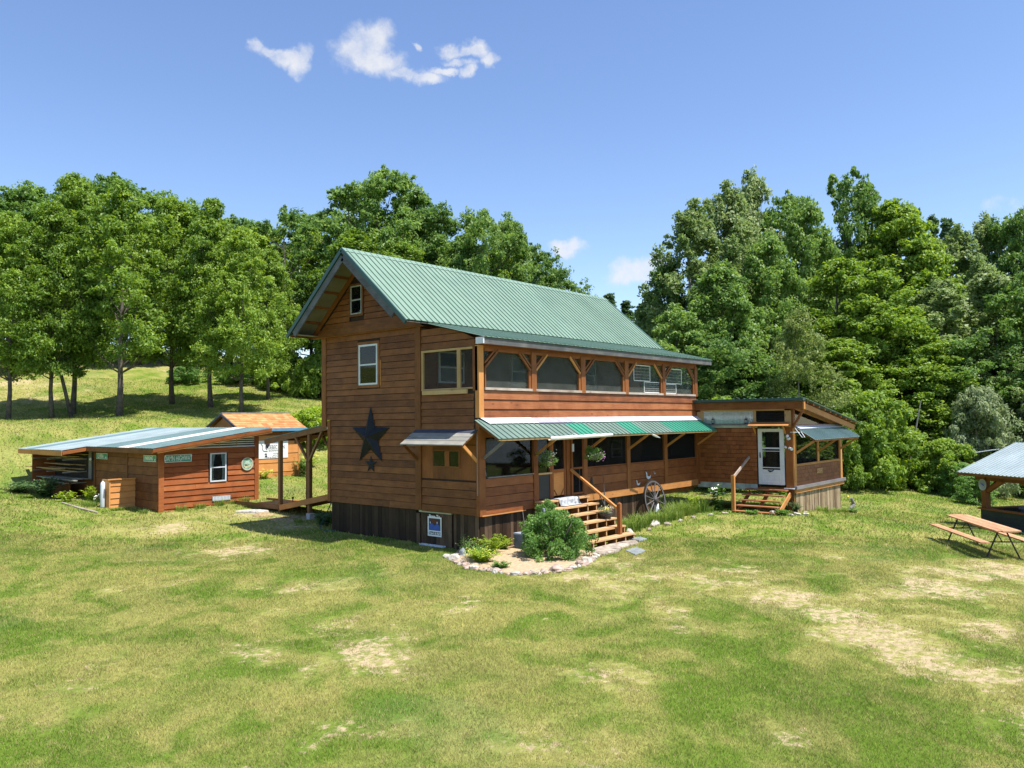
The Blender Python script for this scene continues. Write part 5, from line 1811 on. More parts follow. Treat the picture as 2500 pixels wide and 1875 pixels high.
leafy_plant('fern', .05, -.32, .50, .78, 50, M['leaf_y'], 'bright green leafy plant against the brown skirting, in the sand bed')
leafy_plant('fern', .72, -.14, .34, .62, 30, M['leaf_y'], 'smaller bright plant right of the first one, by the skirting')
leafy_plant('fern', -.98, -.95, .55, .52, 70, M['leaf_y'], 'yellow-green plant spilling over the left edge of the sand bed', flowers=('fl_y', 1, .018))
leafy_plant('fern', -.70, -.55, .45, .55, 40, M['leaf_b'], 'dark green plant at the house corner, left end of the bed')
leafy_plant('tall_weed', -.35, .25, .30, .75, 14, M['leaf_b'], 'dry-stemmed weed leaning at the foot of the house corner', per=9)
leafy_plant('fern', -1.15, -1.75, .30, .26, 30, M['leaf_b'], 'small low plant on the front edge of the bed')
leafy_plant('yellow_bush', 1.75, -1.15, .35, 1.15, 24, M['leaf_y'], 'reddish and yellow leafed plant poking over the stair treads', per=12)
leafy_plant('milkweed', 11.5, -1.25, .48, 1.35, 22, M['leaf_b'], 'tall broad-leaved plant with white flower heads by the wing wall', leaf=.075, per=9, flowers=('fl_w', 2, .04))
leafy_plant('milkweed', 10.5, -.75, .45, .95, 20, M['leaf_y'], 'tall leafy plant left of the flowering one', leaf=.06, per=10)
leafy_plant('hosta', 11.15, -3.75, .30, .30, 22, M['leaf_b'], 'blue-green leafy plant right of the wing steps', leaf=.07, per=6)
leafy_plant('hosta', 10.75, -2.9, .34, .20, 22, M['leaf_b'], 'low broad leaves under the wing steps', leaf=.06, per=5)
leafy_plant('evergreen_shrub', 11.95, -3.95, .27, .62, 40, M['leaf_f'], 'small dark evergreen shrub at the wing corner post', leaf=.03)
leafy_plant('goldenrod', -2.9, 17.9, .35, 1.05, 16, M['leaf_y'], 'tall bright plant standing against the shed side wall', leaf=.06, per=12)
leafy_plant('goldenrod', -3.2, 19.2, .55, .6, 22, M['leaf_y'], 'bright low plant left of the tall one by the shed', leaf=.06, per=8)
leafy_plant('daisy_clump', -2.7, 16.9, .42, .75, 26, M['leaf_b'], 'weeds with white daisies next to the propane tank', leaf=.04, per=8, flowers=('fl_w', 2, .03))
leafy_plant('vine_shrub', -3.2, 21.4, .9, 1.25, 60, M['leaf_f'], 'dark shrub at the foot of the lumber rack', leaf=.08, per=10)
leafy_plant('vine_shrub', -3.6, 23.2, .9, .7, 50, M['leaf_f'], 'low dark shrub at the left end of the lumber rack', leaf=.08, per=8)
leafy_plant('yellow_flowers', 4.55, 17.6, .5, .55, 30, M['leaf_y'], 'yellow flowering plant at the shed with the banner', leaf=.05, per=7, flowers=('fl_y', 3, .04))
leafy_plant('yellow_flowers', 8.2, 19.2, .5, .95, 26, M['leaf_y'], 'yellow flowering plant right of the cedar-roofed shed', leaf=.05, per=8, flowers=('fl_y', 3, .04))
leafy_plant('trellis_vine', 6.65, 17.6, .45, 1.45, 40, M['leaf_b'], 'climbing plant on the right corner of the cedar-roofed shed', leaf=.06, per=12)
leafy_plant('low_weed', .95, 8.2, .45, .45, 30, M['leaf_f'], 'dark weed between the walkway posts near the house', leaf=.05, per=7)
leafy_plant('low_weed', .35, 7.4, .5, .65, 34, M['leaf_f'], 'dark leafy weed at the back corner of the farmhouse', leaf=.06, per=8)
leafy_plant('low_weed', 17.7, -4.1, .35, .35, 20, M['leaf_b'], 'low weed at the right end of the wing skirting', leaf=.05, per=6)


# tall grass clumps along the porch front
M['leaf_g'] = leaf_mat('tall_grass_leaves', (.09, .17, .03), (.17, .28, .05), (.32, .40, .11))
def grass_clump_mesh(n, seed):
    r_ = np.random.default_rng(seed)
    a_, rad = r_.uniform(0, 6.28, n), .42 * np.sqrt(r_.random(n))
    x, y = rad * np.cos(a_), rad * np.sin(a_)
    h_ = .5 + .5 * r_.random(n)
    la = a_ + r_.normal(size=n) * .9
    ln = h_ * (.15 + .45 * r_.random(n))
    w_ = .010 + .008 * r_.random(n)
    v = np.zeros((n, 5, 3))
    px, py = -np.sin(la) * w_, np.cos(la) * w_
    v[:, 0] = np.stack([x - px, y - py, np.zeros(n)], -1)
    v[:, 1] = np.stack([x + px, y + py, np.zeros(n)], -1)
    mx_, my_ = x + np.cos(la) * ln * .35, y + np.sin(la) * ln * .35
    v[:, 2] = np.stack([mx_ + px * .8, my_ + py * .8, h_ * .62], -1)
    v[:, 3] = np.stack([mx_ - px * .8, my_ - py * .8, h_ * .62], -1)
    v[:, 4] = np.stack([x + np.cos(la) * ln, y + np.sin(la) * ln, h_ * (.98 - .25 * r_.random(n))], -1)
    fs = []
    for i in range(n):
        o = i * 5
        fs += [(o, o + 1, o + 2, o + 3), (o + 3, o + 2, o + 4)]
    me_ = bpy.data.meshes.new('grass_clump')
    me_.from_pydata(v.reshape(-1, 3).tolist(), [], fs)
    at_ = me_.attributes.new('tint', 'FLOAT', 'POINT')
    at_.data.foreach_set('value', np.repeat(r_.random(n), 5).astype(np.float32))
    me_.materials.append(M['leaf_g'])
    return me_


gcm = [grass_clump_mesh(150, 5), grass_clump_mesh(110, 8)]
k_ = 0
for i in range(46):
    x = 4.9 + 6.2 * (i / 46) + random.uniform(-.2, .2)
    y = random.uniform(-.35, -1.1) + (-.25 if i % 3 == 0 else 0)
    if abs(x - 8.5) < .5 and y > -.6: y = -.8
    t = obj_of(gcm[i % 2], 'grass_clump', None, (x, y, GG(x, y) - .02))
    s_ = random.uniform(.35, .66)
    t.scale = (s_, s_, s_ * random.uniform(.8, 1.15))
    t.rotation_euler = (0, 0, random.uniform(0, 6))
    tag(t, 'tall uncut grass clump in the strip under the porch screens', 'grass clump', 'grass clumps along the porch front')
for i in range(22):
    x, y = [(random.uniform(-3.6, -1.9), random.uniform(14.2, 18)), (random.uniform(-.3, 1.5), random.uniform(6.9, 10)), (random.uniform(12.2, 17.2), -3.95 - random.random() * .1), (random.uniform(-1.8, 2.3), 14.25)][i % 4]
    t = obj_of(gcm[i % 2], 'grass_clump', None, (x, y, GG(x, y) - .02))
    s_ = random.uniform(.18, .36)
    t.scale = (s_ * 1.5, s_ * 1.5, s_)
    t.rotation_euler = (0, 0, random.uniform(0, 6))
    tag(t, 'short unmown grass tuft at the foot of a building wall', 'grass clump', 'grass tufts at the wall feet')

# ------------------------------------------------------------------ sand bed and its stones
pts = BED
cx_, cy_ = .2, -1.1
vs, fs = [], []
ring = []
for i in range(len(pts)):
    p, q = pts[i], pts[(i + 1) % len(pts)]
    for k in range(4):
        ring.append((p[0] + (q[0] - p[0]) * k / 4, p[1] + (q[1] - p[1]) * k / 4))
NR = 8
for j in range(NR + 1):
    f = 1 - j / NR * .999
    for (x, y) in ring:
        X, Y = cx_ + (x - cx_) * f, cy_ + (y - cy_) * f
        vs.append((X, Y, GG(X, Y) + (.012 if j == 0 else .045)))
nr = len(ring)
for j in range(NR):
    for k in range(nr):
        fs.append((j * nr + k, j * nr + (k + 1) % nr, (j + 1) * nr + (k + 1) % nr, (j + 1) * nr + k))
fs.append(tuple(NR * nr + k for k in range(nr)))
sb = MB().add(vs, fs).build('sand_bed', M['sand'], smooth=True)
tag(sb, kind='structure')
edge = [(-.97, .18), (-1.4, -.67), (-1.55, -1.2), (-1.5, -1.9), (-1.35, -2.5), (-.85, -2.85), (-.2, -3.05), (.45, -3.02), (1.2, -2.75), (1.9, -2.45), (2.15, -2.3)]
n_ = 0
for i in range(len(edge) - 1):
    p, q = Vector(edge[i]), Vector(edge[i + 1])
    k = 0
    Ls = (q - p).length
    while k < Ls:
        c = p.lerp(q, k / Ls)
        for row in range(2):
            r_ = random.uniform(.035, .105)
            sk_ = random.choice(['stone', 'stone_p', 'stone', 'stone_w', 'stone_p'])
            o_ = Vector((q - p).normalized().yx) * (row * .12 - .05 + random.uniform(-.04, .04))
            rock(c.x + o_.x, c.y - o_.y * (1), r_, M[sk_], {'stone': 'small tan fieldstone', 'stone_p': 'small pinkish fieldstone', 'stone_w': 'small whitish fieldstone'}[sk_] + (' in the left part' if i < 4 else ' in the front part' if i < 7 else ' in the right part') + ' of the sand bed border', name='edging_stone', group='fieldstones edging the sand bed', sq=random.choice([.5, .6, .8]))
        k += random.uniform(.13, .21)
rock(-1.05, -.05, .16, M['stone_w'], 'large white boulder at the left end of the sand bed')
rock(-.42, -2.92, .19, M['stone_p'], 'large pinkish stone in the middle of the bed border')
rock(1.05, -2.75, .13, M['stone_w'], 'round white stone in the bed border below the big bush')
rock(-.60, .10, .14, M['slate'], 'gray upright rock behind the plants at the house corner', sq=1.4)
for i, (x, y, r_) in enumerate([(5.45, -1.25, .15), (6.2, -1.5, .10), (7.1, -1.15, .20), (7.3, -1.55, .14), (8.3, -1.45, .09), (9.1, -1.5, .09), (9.9, -1.75, .08), (10.5, -2.0, .10), (7.75, -.75, .12), (5.1, -1.6, .09), (11.6, -4.15, .12), (11.95, -4.3, .11), (11.2, -4.1, .09), (12.5, -4.1, .07)]):
    if i < 10:
        rock(x, y, r_, M['stone'] if i % 2 else M['stone_w'], 'pale stone lying at the lawn edge of the uncut grass strip', group='stones along the uncut grass strip')
    else:
        rock(x, y, r_, M['stone_w'], 'pale stone at the foot of the wing corner', group='stones at the wing corner')
# stone slab before the steps, slate flags
def slab(name, poly, th, m, label):
    cx, cy = sum(p[0] for p in poly) / len(poly), sum(p[1] for p in poly) / len(poly)
    z0 = GG(cx, cy)
    vs = []
    n = len(poly)
    for j, (f, dz) in enumerate(((1.03, -.06), (1.0, th * .6), (.95, th), (.5, th + .004))):
        for i, (x, y) in enumerate(poly):
            vs.append((cx + (x - cx) * f, cy + (y - cy) * f, z0 + dz + (.006 * math.sin(i * 2.1) if j > 1 else 0)))
    fs = []
    for j in range(3):
        for i in range(n):
            fs.append((j * n + i, j * n + (i + 1) % n, (j + 1) * n + (i + 1) % n, (j + 1) * n + i))
    fs.append(tuple(3 * n + i for i in range(n)))
    o = MB().add(vs, fs).build(name, m, None, loc=(cx, cy, z0))
    return tag(o, label, 'stone slab')


slab('stone_slab', [(2.3, -1.98), (3.3, -1.95), (4.1, -1.95), (4.45, -2.1), (4.1, -2.4), (3.2, -2.45), (2.5, -2.68), (1.95, -2.65), (2.0, -2.3)], .07, M['stone'], 'long pale stone slab at the foot of the porch steps')
slab('slate_flag', [(2.95, -2.68), (3.65, -2.62), (3.25, -3.15), (2.5, -3.28)], .03, M['slate'], 'gray slate flagstone lying in the lawn before the steps')
slab('slate_flag', [(4.5, -1.85), (4.95, -1.95), (4.75, -2.3), (4.3, -2.3)], .05, M['slate'], 'small gray stone beside the lowest porch step')
slab('stone_slab', [(.05, 12.4), (.6, 12.45), (1.1, 11.9), (.9, 11.5), (.4, 11.55)], .06, M['stone_w'], 'pale flat stone at the shed corner by the walkway')
slab('stone_slab', [(.1, 10.3), (1.0, 10.4), (1.05, 9.7), (.5, 9.4), (0, 9.8)], .02, M['straw'], 'patch of dry straw at the foot of the walkway posts')
# utility box and small stakes in the bed
t = thing('utility_box', (1.25, -.5, -1.02), 'blue-gray box with pale lid between the bed and the steps', 'box')
box(t, 'box_body', M['bluebox'], 1.05, 1.5, -.75, -.3, -1.05, -.62)
box(t, 'lid', M['bluetop'], 1.03, 1.52, -.77, -.28, -.62, -.58)
MB().tube([(1.38, -.42, -.58), (1.32, -.42, -.2), (1.28, -.42, .0)], .012, 6).build('pipe', M['gray_x'], t)
t = thing('gray_pipe', (1.5, -1.1, -1.0), 'gray stake standing up out of the big bush', 'stake')
MB().tube([(1.38, -1.2, -1.0), (1.30, -1.15, .12)], .03, 8).build('tube', M['bluetop'], t)
t = thing('twig_branches', (5.3, -.35, -.9), 'two bare forked branches propped behind the handrail', 'branches')
MB().tube([(5.55, -.35, -.95), (5.50, -.3, -.3), (5.62, -.22, .12), (5.66, -.15, .80)], [.03, .025, .02, .008], 6).build('branch', M['wheelw'], t)
MB().tube([(5.52, -.3, -.25), (5.35, -.2, .15), (5.15, -.1, .52), (5.05, -.05, .72)], [.02, .016, .012, .006], 6).build('branch', M['bark'], t)
t = thing('white_ornament', (7.9, -.8, -.75), 'white bird ornament standing in the grass by the wheel', 'ornament')
MB().tube([(7.9, -.8, -.95), (7.9, -.8, -.55)], .01, 5).build('stake', M['iron'], t)
MB().tube([(7.82, -.8, -.62), (7.9, -.82, -.52), (7.96, -.8, -.40), (8.0, -.8, -.36)], [.02, .06, .03, .012], 7).build('bird', M['white'], t)
# crow and bird cut-outs on the siding
def cutout(name, F, pts, n0, m, label, cat='wall ornament', th=.008):
    c = F.p(sum(p[0] for p in pts) / len(pts), sum(p[1] for p in pts) / len(pts), n0)
    o = MB().poly([F.p(u, z, n0) for u, z in pts], F.n * th).build(name, m, None, loc=c)
    return tag(o, label, cat)


def gull(u, z, s):
    return [(u - .05 * s, z + .9 * s), (u + .25 * s, z + .75 * s), (u + .35 * s, z + .3 * s), (u + .9 * s, z + .25 * s), (u + 1.2 * s, z + .42 * s), (u + 1.05 * s, z + .05 * s), (u + .6 * s, z - .1 * s), (u + .2 * s, z + .05 * s)]


cutout('bird_cutout', FP, gull(8.50, .42, .28), .03, M['white'], 'larger white bird silhouette on the siding over the wagon wheel')
cutout('bird_cutout', FP, gull(7.87, .24, .20), .03, M['white'], 'smaller white bird silhouette left of the wagon wheel')
cutout('bird_cutout', FP, gull(9.03, .55, .12), .03, M['bluetop'], 'tiny gray bird silhouette right of the white ones')
cutout('bird_cutout', FP, [(5.12, .5), (5.16, .62), (5.22, .7), (5.26, .6), (5.24, .45), (5.18, .36)], .03, M['iron'], 'dark ornament on the siding right of the screen door')
# porch and window odds and ends
t = thing('thermometer', (4.18, -.06, 1.65), 'long white thermometer on the screen door frame', 'thermometer')
FP.box(t, 'body', M['white'], 4.135, 4.225, 1.53, 1.77, .05, .07)
t = thing('gutter_pipe', (3.5, -.9, 2.0), 'white plastic half-pipe gutter slung under the awning edge', 'gutter')
vs, fs = [], []
for i in range(9):
    x = 1.92 + 3.15 * i / 8
    z = 2.005 + .035 * i / 8
    for k in range(9):
        a_ = math.pi * .75 + 1.5 * math.pi * k / 8
        vs.append((x, -.90 + .062 * math.cos(a_), z + .062 * math.sin(a_)))
for i in range(8):
    for k in range(8):
        fs.append((i * 9 + k, i * 9 + k + 1, (i + 1) * 9 + k + 1, (i + 1) * 9 + k))
g_ = MB().add(vs, fs).build('half_pipe', M['pvc'], t, smooth=True)
g_.modifiers.new('thick', 'SOLIDIFY').thickness = .006
MB().tube([(2.6, -.90, 2.01), (2.625, -.90, 2.01)], .068, 12, cap=False).build('coupling', M['pvc'], t)
for x in (3.2, 4.2):
    MB().tube([(x - .06, -.80, 2.09), (x, -.86, 2.10), (x + .04, -.95, 2.05)], .012, 5).build('strap', M['pvc'], t)
t = thing('white_hook', (7.8, -.85, 1.95), 'white plastic cleat hanging under the middle of the awning', 'hook')
MB().tube([(7.55, -.88, 2.0), (7.85, -.88, 1.93), (8.05, -.88, 1.87), (7.85, -.86, 1.90), (7.60, -.86, 1.97)], .018, 6).build('loop', M['pvc'], t)
t = thing('solar_panel', (.47, .08, 1.1), 'small framed solar panel leaning in the corner window', 'solar panel')
MB().add([(.33, .06, 1.0), (.63, .06, 1.0), (.56, .12, 1.25), (.34, .12, 1.25), (.33, .08, 1.0), (.63, .08, 1.0), (.56, .14, 1.25), (.34, .14, 1.25)], [(0, 1, 2, 3), (7, 6, 5, 4), (0, 4, 5, 1), (1, 5, 6, 2), (2, 6, 7, 3), (3, 7, 4, 0)]).build('frame', M['white'], t)
for i in range(3):
    for j in range(5):
        a0, b0 = .345 + i * .088, 1.015 + j * .046
        sh_ = .8 if j > 2 else 1
        MB().add([(a0, .058 + (b0 - 1) * .24, b0), (a0 + .078 * sh_, .058 + (b0 - 1) * .24, b0), (a0 + .078 * sh_, .058 + (b0 - .96) * .24, b0 + .04), (a0, .058 + (b0 - .96) * .24, b0 + .04)], [(0, 1, 2, 3)]).build('cell', M['pv'], t)
t = thing('green_card', (.8, .06, 1.05), 'mint green card standing in the corner window', 'card')
box(t, 'card', M['mint'], .71, .88, .055, .065, 1.0, 1.13)
# lace valance
vs = []
t = thing('lace_valance', (1.2, .06, 1.95), 'cream lace valance with zigzag hem in the corner window', 'curtain')
pts_ = [(.55, 2.03), (1.9, 2.03)]
nzg = 22
zz = []
for i in range(nzg + 1):
    u = 1.88 - 1.34 * i / nzg
    zz += [(u, 1.80 if i % 2 else 1.755)]
MB().poly([(u, .045, z) for u, z in pts_ + zz], (0, .003, 0)).build('lace', simple('cream_lace', (.60, .62, .50), .9, var=.15, scale=60), t)
t = thing('porch_bench', (2.4, 1.4, .2), 'white slatted bench inside the porch, seen through the window', 'bench')
for i in range(12):
    box(t, 'slat', M['gray_x'], 1.75 + i * .12, 1.81 + i * .12, 1.75, 1.78, .55, 1.15)
box(t, 'top_rail', M['gray_x'], 1.7, 3.2, 1.74, 1.79, 1.15, 1.2)
box(t, 'seat', M['gray_x'], 1.7, 3.2, 1.3, 1.75, .52, .56)
for x in (1.72, 3.12):
    for y in (1.32, 1.7):
        box(t, 'leg', M['gray_x'], x, x + .06, y, y + .06, .15, .55)


def basket(x, y, z, ztop, label, fl, fl2, r_=.22):
    t = thing('hanging_basket', (x, y, z), label, 'flower basket', 'hanging baskets under the porch awning')
    MB().lathe([(.10, -.17), (.15, -.10), (.19, 0), (.185, .01), (.02, .0)], (x, y, z), 14).build('pot', M['pot'], t)
    mb = MB()
    for k in range(3):
        a_ = k * 2.09
        mb.tube([(x + .18 * math.cos(a_), y + .18 * math.sin(a_), z), (x, y, z + (ztop - z) * .6)], .004, 4)
    mb.tube([(x, y, z + (ztop - z) * .6), (x, y, ztop)], .005, 4)
    mb.build('hanger', M['iron'], t)
    cs = [(random.uniform(-.24, .24), random.uniform(-.2, .2), random.uniform(-.16, .2)) for _ in range(34)]
    me_ = leaf_mesh('foliage', cs, [(.10, .10, .08)] * 34, 40, .022, M['leaf_b'])
    obj_of(me_, 'foliage', t)
    for nm, (m_, ox, oz, n) in (('flowers', fl), ('trailing_flowers', fl2)):
        mb = MB()
        for k in range(n):
            c = Vector((x + ox + random.gauss(0, .075), y - .12 + random.gauss(0, .07), z + oz + random.gauss(0, .075)))
            s_ = random.uniform(.014, .026)
            mb.add([c + Vector((s_, 0, 0)), c + Vector((0, -s_, 0)), c + Vector((-s_, 0, 0)), c + Vector((0, s_, 0)), c + Vector((0, -.3 * s_, s_)), c - Vector((0, 0, s_ * .7))], [(0, 1, 4), (1, 2, 4), (2, 3, 4), (3, 0, 4), (1, 0, 5), (2, 1, 5), (3, 2, 5), (0, 3, 5)])
        mb.build(nm, M[m_], t)
    return t


basket(2.33, -.50, 1.38, 2.02, 'left hanging basket of white blooms with a dry trailing stem, beside the door', ('fl_w', .05, .15, 40), ('fl_m', -.06, -.06, 46))
basket(4.45, -.60, 1.45, 2.02, 'right hanging basket with violet and pink blooms, right of the screen door', ('fl_w', -.30, .02, 3), ('fl_p', .32, -.06, 30), .2)
t = thing('dark_planter', (1.75, .9, 1.2), 'dark leafy plant hanging inside the porch window', 'plant')
me_ = leaf_mesh('foliage', [(random.uniform(-.4, .4), random.uniform(-.2, .2), random.uniform(-.12, .14)) for _ in range(24)], [(.14, .14, .08)] * 24, 40, .03, M['leaf_f'])
obj_of(me_, 'foliage', t)
MB().tube([(1.75, .9, 1.3), (1.75, .9, 2.5)], .005, 4).build('hanger', M['iron'], t)
t = thing('flower_pot', (4.42, -1.2, -.45), 'dark round pot of yellow and mauve flowers on the third-lowest step', 'flower pot')
MB().lathe([(.12, .0), (.19, .10), (.20, .17), (.18, .18), (.02, .17)], (4.22, -1.22, -.44), 16).build('pot', M['darkpot'], t)
me_ = leaf_mesh('foliage', [(random.uniform(-.38, .05), random.uniform(-.15, .15), random.uniform(.16, .34)) for _ in range(16)], [(.09, .09, .06)] * 16, 30, .020, M['leaf_s'])
obj_of(me_, 'foliage', t)
for m_, ox, n in (('fl_y', .02, 46), ('fl_m', .16, 30)):
    mb = MB()
    for k in range(n):
        c = Vector((4.2 + ox + random.gauss(0, .06), -1.25 + random.gauss(0, .06), -.16 + random.gauss(0, .05)))
        s_ = .02
        mb.add([c + Vector((s_, 0, 0)), c + Vector((0, -s_, 0)), c + Vector((-s_, 0, 0)), c + Vector((0, s_, 0)), c + Vector((0, 0, s_))], [(0, 1, 4), (1, 2, 4), (2, 3, 4), (3, 0, 4)])
    mb.build('flowers', M[m_], t)
# poster and tray by the hatch
FSk = Frame((.03, 0, 0), (0, 1, 0), (-1, 0, 0))
t = sign_plate('poster_sign', FSk, 1.46, 2.02, -.73, -.18, .04, M['sign_k'], M['sign_w'], 'blue, red and white poster board on the brown hatch', .045, 'poster')
FSk.box(t, 'border', M['sign_w'], 1.50, 1.98, -.60, -.565, .046, .050)
cut = lambda nm, pts_, m_, n0: MB().poly([FSk.p(u, z, n0) for u, z in pts_], (-.002, 0, 0)).build(nm, m_, t)
cut('print', [(1.52, -.56), (1.96, -.56), (1.96, -.44), (1.90, -.38), (1.84, -.37), (1.76, -.42), (1.70, -.42), (1.64, -.35), (1.58, -.40), (1.52, -.44)], M['plate_blue'], .047)
cut('print', [(1.64, -.30), (1.68, -.36), (1.80, -.37), (1.88, -.28), (1.88, -.225), (1.66, -.225)], M['plate_red'], .048)
cut('print', [(1.625, -.37), (1.655, -.35), (1.64, -.30), (1.62, -.33)], M['sign_w'], .049)
cut('print', [(1.90, -.38), (1.93, -.36), (1.92, -.31), (1.90, -.34)], M['sign_w'], .049)
text(t, 'Born To', M['sign_w'], .13, FSk.p(1.74, -.175, .051), (0, -1, 0), (-1, 0, 0), font_w=.004)
text(t, 'Travel & Ride', M['sign_w'], .085, FSk.p(1.74, -.645, .049), (0, -1, 0), (-1, 0, 0), font_w=.003)
t = thing('white_rail', (-.05, 1.8, -.98), 'white metal channel lying on the grass below the poster', 'rail')
MB().box(-.12, -.02, 1.30, 2.28, -1.0, -.985).box(-.12, -.11, 1.30, 2.28, -.985, -.955).box(-.03, -.02, 1.30, 2.28, -.985, -.955).build('channel', M['white'], t)
box(t, 'groove', M['black'], -.108, -.032, 1.33, 2.25, -.984, -.98)
# ================================================================== TOOL SHED on the left
SH = thing('tool_shed', (.2, 18, -.6), 'long low reddish wooden shed with blue-gray metal roof and lean-to lumber rack', 'shed')
FA = Frame((0, 14.48, 0), (1, 0, 0), (0, -1, 0))
FB = Frame((-1.81, 0, 0), (0, 1, 0), (-1, 0, 0))


def sroof(x):
    return 1.70 + .139 * (x + 1.94)


box(SH, 'wall', core, -1.78, 2.25, 14.49, 14.56, -.9, 1.55)
box(SH, 'wall', core, -1.80, -1.72, 14.5, 24.4, -1.0, 1.62)
box(SH, 'wall', core, 2.2, 2.28, 14.5, 24.4, -.8, 2.1)
box(SH, 'wall', core, -1.8, 2.28, 24.4, 24.48, -.8, 1.62)
siding(SH, FA, -.86, 1.58, .222, lambda z: (-1.64, 2.12), [(.12, .94, .2, 1.42)], M['shed_x'], t=.036)
FA.box(SH, 'corner_board', M['shed_x'], -1.84, -1.64, -.92, 1.66, 0, .05)
FA.box(SH, 'corner_board', M['shed_x'], 2.12, 2.30, -.85, 2.16, -.02, .05)
window(SH, FA, .19, .87, .25, 1.37, M['white'], fw=.05, curtain='curtain', glass='glass_r', proud=.05)
# louvred glass band above the siding
MB().poly([(-1.5, 14.50, 1.585), (2.12, 14.50, 1.585), (2.12, 14.50, 2.12), (-1.5, 14.50, 1.63)], (0, .02, 0)).build('louvre_back', simple('dark_blue_glass', (.03, .05, .09), .2), SH)
for k in range(6):
    z_ = 1.61 + k * .085
    xs = max(-1.45, (z_ + .05 - 1.66) / .139 - 1.9)
    if xs < 1.9:
        mb = MB()
        mb.bar((xs, 14.465, z_), (2.11, 14.465, z_), .008, .045, up=(0, -.5, 1))
        mb.build('louvre_slat', M['flash'], SH)
FA.box(SH, 'louvre_sill', M['flash'], -1.3, 2.12, 1.575, 1.61, .0, .05)
for x_ in (.55, 1.3):
    FA.box(SH, 'louvre_mullion', M['sill'], x_, x_ + .03, 1.6, sroof(x_) - .16, .02, .04)
# side wall
siding(SH, FB, -.95, 1.55, .31, lambda z: (14.52, 17.0), [], M['stain_y'], t=.028)
siding(SH, FB, -.85, 1.55, .31, lambda z: (17.12, 19.95), [], M['stain_y'], t=.028)
siding(SH, FB, -.75, .22, .31, lambda z: (20.1, 24.4), [], M['stain_y'], t=.028)
for y_ in (17.0, 19.98):
    FB.box(SH, 'corner_board', M['stain_zd'], y_, y_ + .12, -1.0, 1.56, 0, .045)
FB.box(SH, 'rack_back', M['dark_in'], 20.1, 24.4, .22, 1.6, .001, .01)
FB.box(SH, 'rack_jamb', M['gray_x'], 20.35, 20.6, .25, 1.45, .02, .06)
box(SH, 'rack_end', M['stain_x2'], -2.75, -1.82, 24.3, 24.36, -.6, 1.45)
box(SH, 'rack_apron', M['stain_y'], -2.5, -2.45, 20.9, 24.3, -.7, .15)
# roof sheets run up the slope, from the west eave to the east edge
rm = [M['blue_m'], M['blue_m'], M['clear_p'], M['blue_m'], M['blue_m'], M['pale_m']]
roof_panels(SH, 'roof_panel', (2.62, 13.98, sroof(2.62)), (2.62, 19.76, sroof(2.62)), (-4.92, 0, -.139 * 4.92), rm, width=.96, ribs=4, rib_h=.018)
rm2 = [M['pale_m'], M['pale_m'], M['pale_m'], M['blue_m'], M['pale_m']]
roof_panels(SH, 'roof_panel', (2.62, 19.77, sroof(2.62)), (2.62, 24.6, sroof(2.62)), (-5.85, 0, -.139 * 5.85), rm2, width=.96, ribs=4, rib_h=.018)
bar(SH, 'rake_board', M['stain_x2'], (-2.28, 13.99, sroof(-2.28) - .10), (2.62, 13.99, sroof(2.62) - .10), .03, .13)
bar(SH, 'rake_board', M['new_x'], (-2.1, 14.02, sroof(-2.1) - .19), (2.64, 14.02, sroof(2.64) - .19), .05, .06)
box(SH, 'fascia', M['stain_y'], -2.30, -2.26, 14.0, 19.75, sroof(-2.3) - .20, sroof(-2.3) - .025)
box(SH, 'fascia', M['orange_y'], -3.23, -3.19, 19.78, 24.6, sroof(-3.2) - .22, sroof(-3.2) - .03)
bar(SH, 'fascia', M['stain_x2'], (-3.2, 19.76, sroof(-3.2) - .12), (-2.3, 19.76, sroof(-2.3) - .12), .04, .14)
FA.box(SH, 'floor_vent', M['curtain_g'], .28, 1.05, -.50, -.31, .04, .055)
mb = MB()
for k in range(12):
    FA.fbox(mb, .31 + k * .06, .34 + k * .06, -.48, -.33, .055, .060)
mb.build('vent_grille', M['white'], SH)
# lumber on the rack: each board a thing
lum = [(-1.95, 1.28, 20.6, 25.3, 0), (-2.2, 1.20, 20.9, 24.8, 0), (-2.5, 1.22, 21.0, 25.1, .02), (-2.1, 1.12, 20.8, 24.2, -.02), (-2.0, .84, 20.7, 24.7, .02), (-2.3, .86, 21.2, 24.5, .0), (-2.6, .70, 21.3, 25.6, -.03),
       (-2.1, .68, 20.6, 25.0, 0), (-2.4, .60, 20.6, 24.9, .03), (-2.0, .28, 20.3, 25.0, 0), (-2.3, .30, 20.2, 24.7, -.02), (-2.6, .26, 20.0, 24.9, .03), (-2.45, .20, 20.4, 24.4, .03), (-2.75, .14, 21.0, 22.7, .0)]
for i, (x, z, y0, y1, sl) in enumerate(lum):
    o = MB().bar((x, y0, z), (x + .1, y1, z + sl), .16, .03).build('lumber_board', M['gray_y'] if i > 8 else M['raw_y'], None, loc=(x, y0, z))
    tag(o, 'rough sawn board stored on the shed rack under the low roof', 'lumber', 'boards on the shed lumber rack')
for z in (1.08, .56, .1):
    for y in (20.9, 22.6, 24.2):
        box(SH, 'rack_arm', M['gray_x'], -2.75, -1.8, y, y + .06, z - .02, z + .03)
t = thing('yard_lamp', (-1.9, 20.25, 1.1), 'small round white lamp on the shed side wall, left of the first green sign', 'lamp')
MB().tube([(-1.83, 20.2, 1.1), (-1.93, 20.2, 1.1)], [.04, .03], 8).build('arm', M['iron'], t)
MB().lathe([(.01, -.06), (.05, -.03), (.055, .02), (.02, .06)], (-1.95, 20.2, 1.1), 10).build('globe', M['pvc'], t)
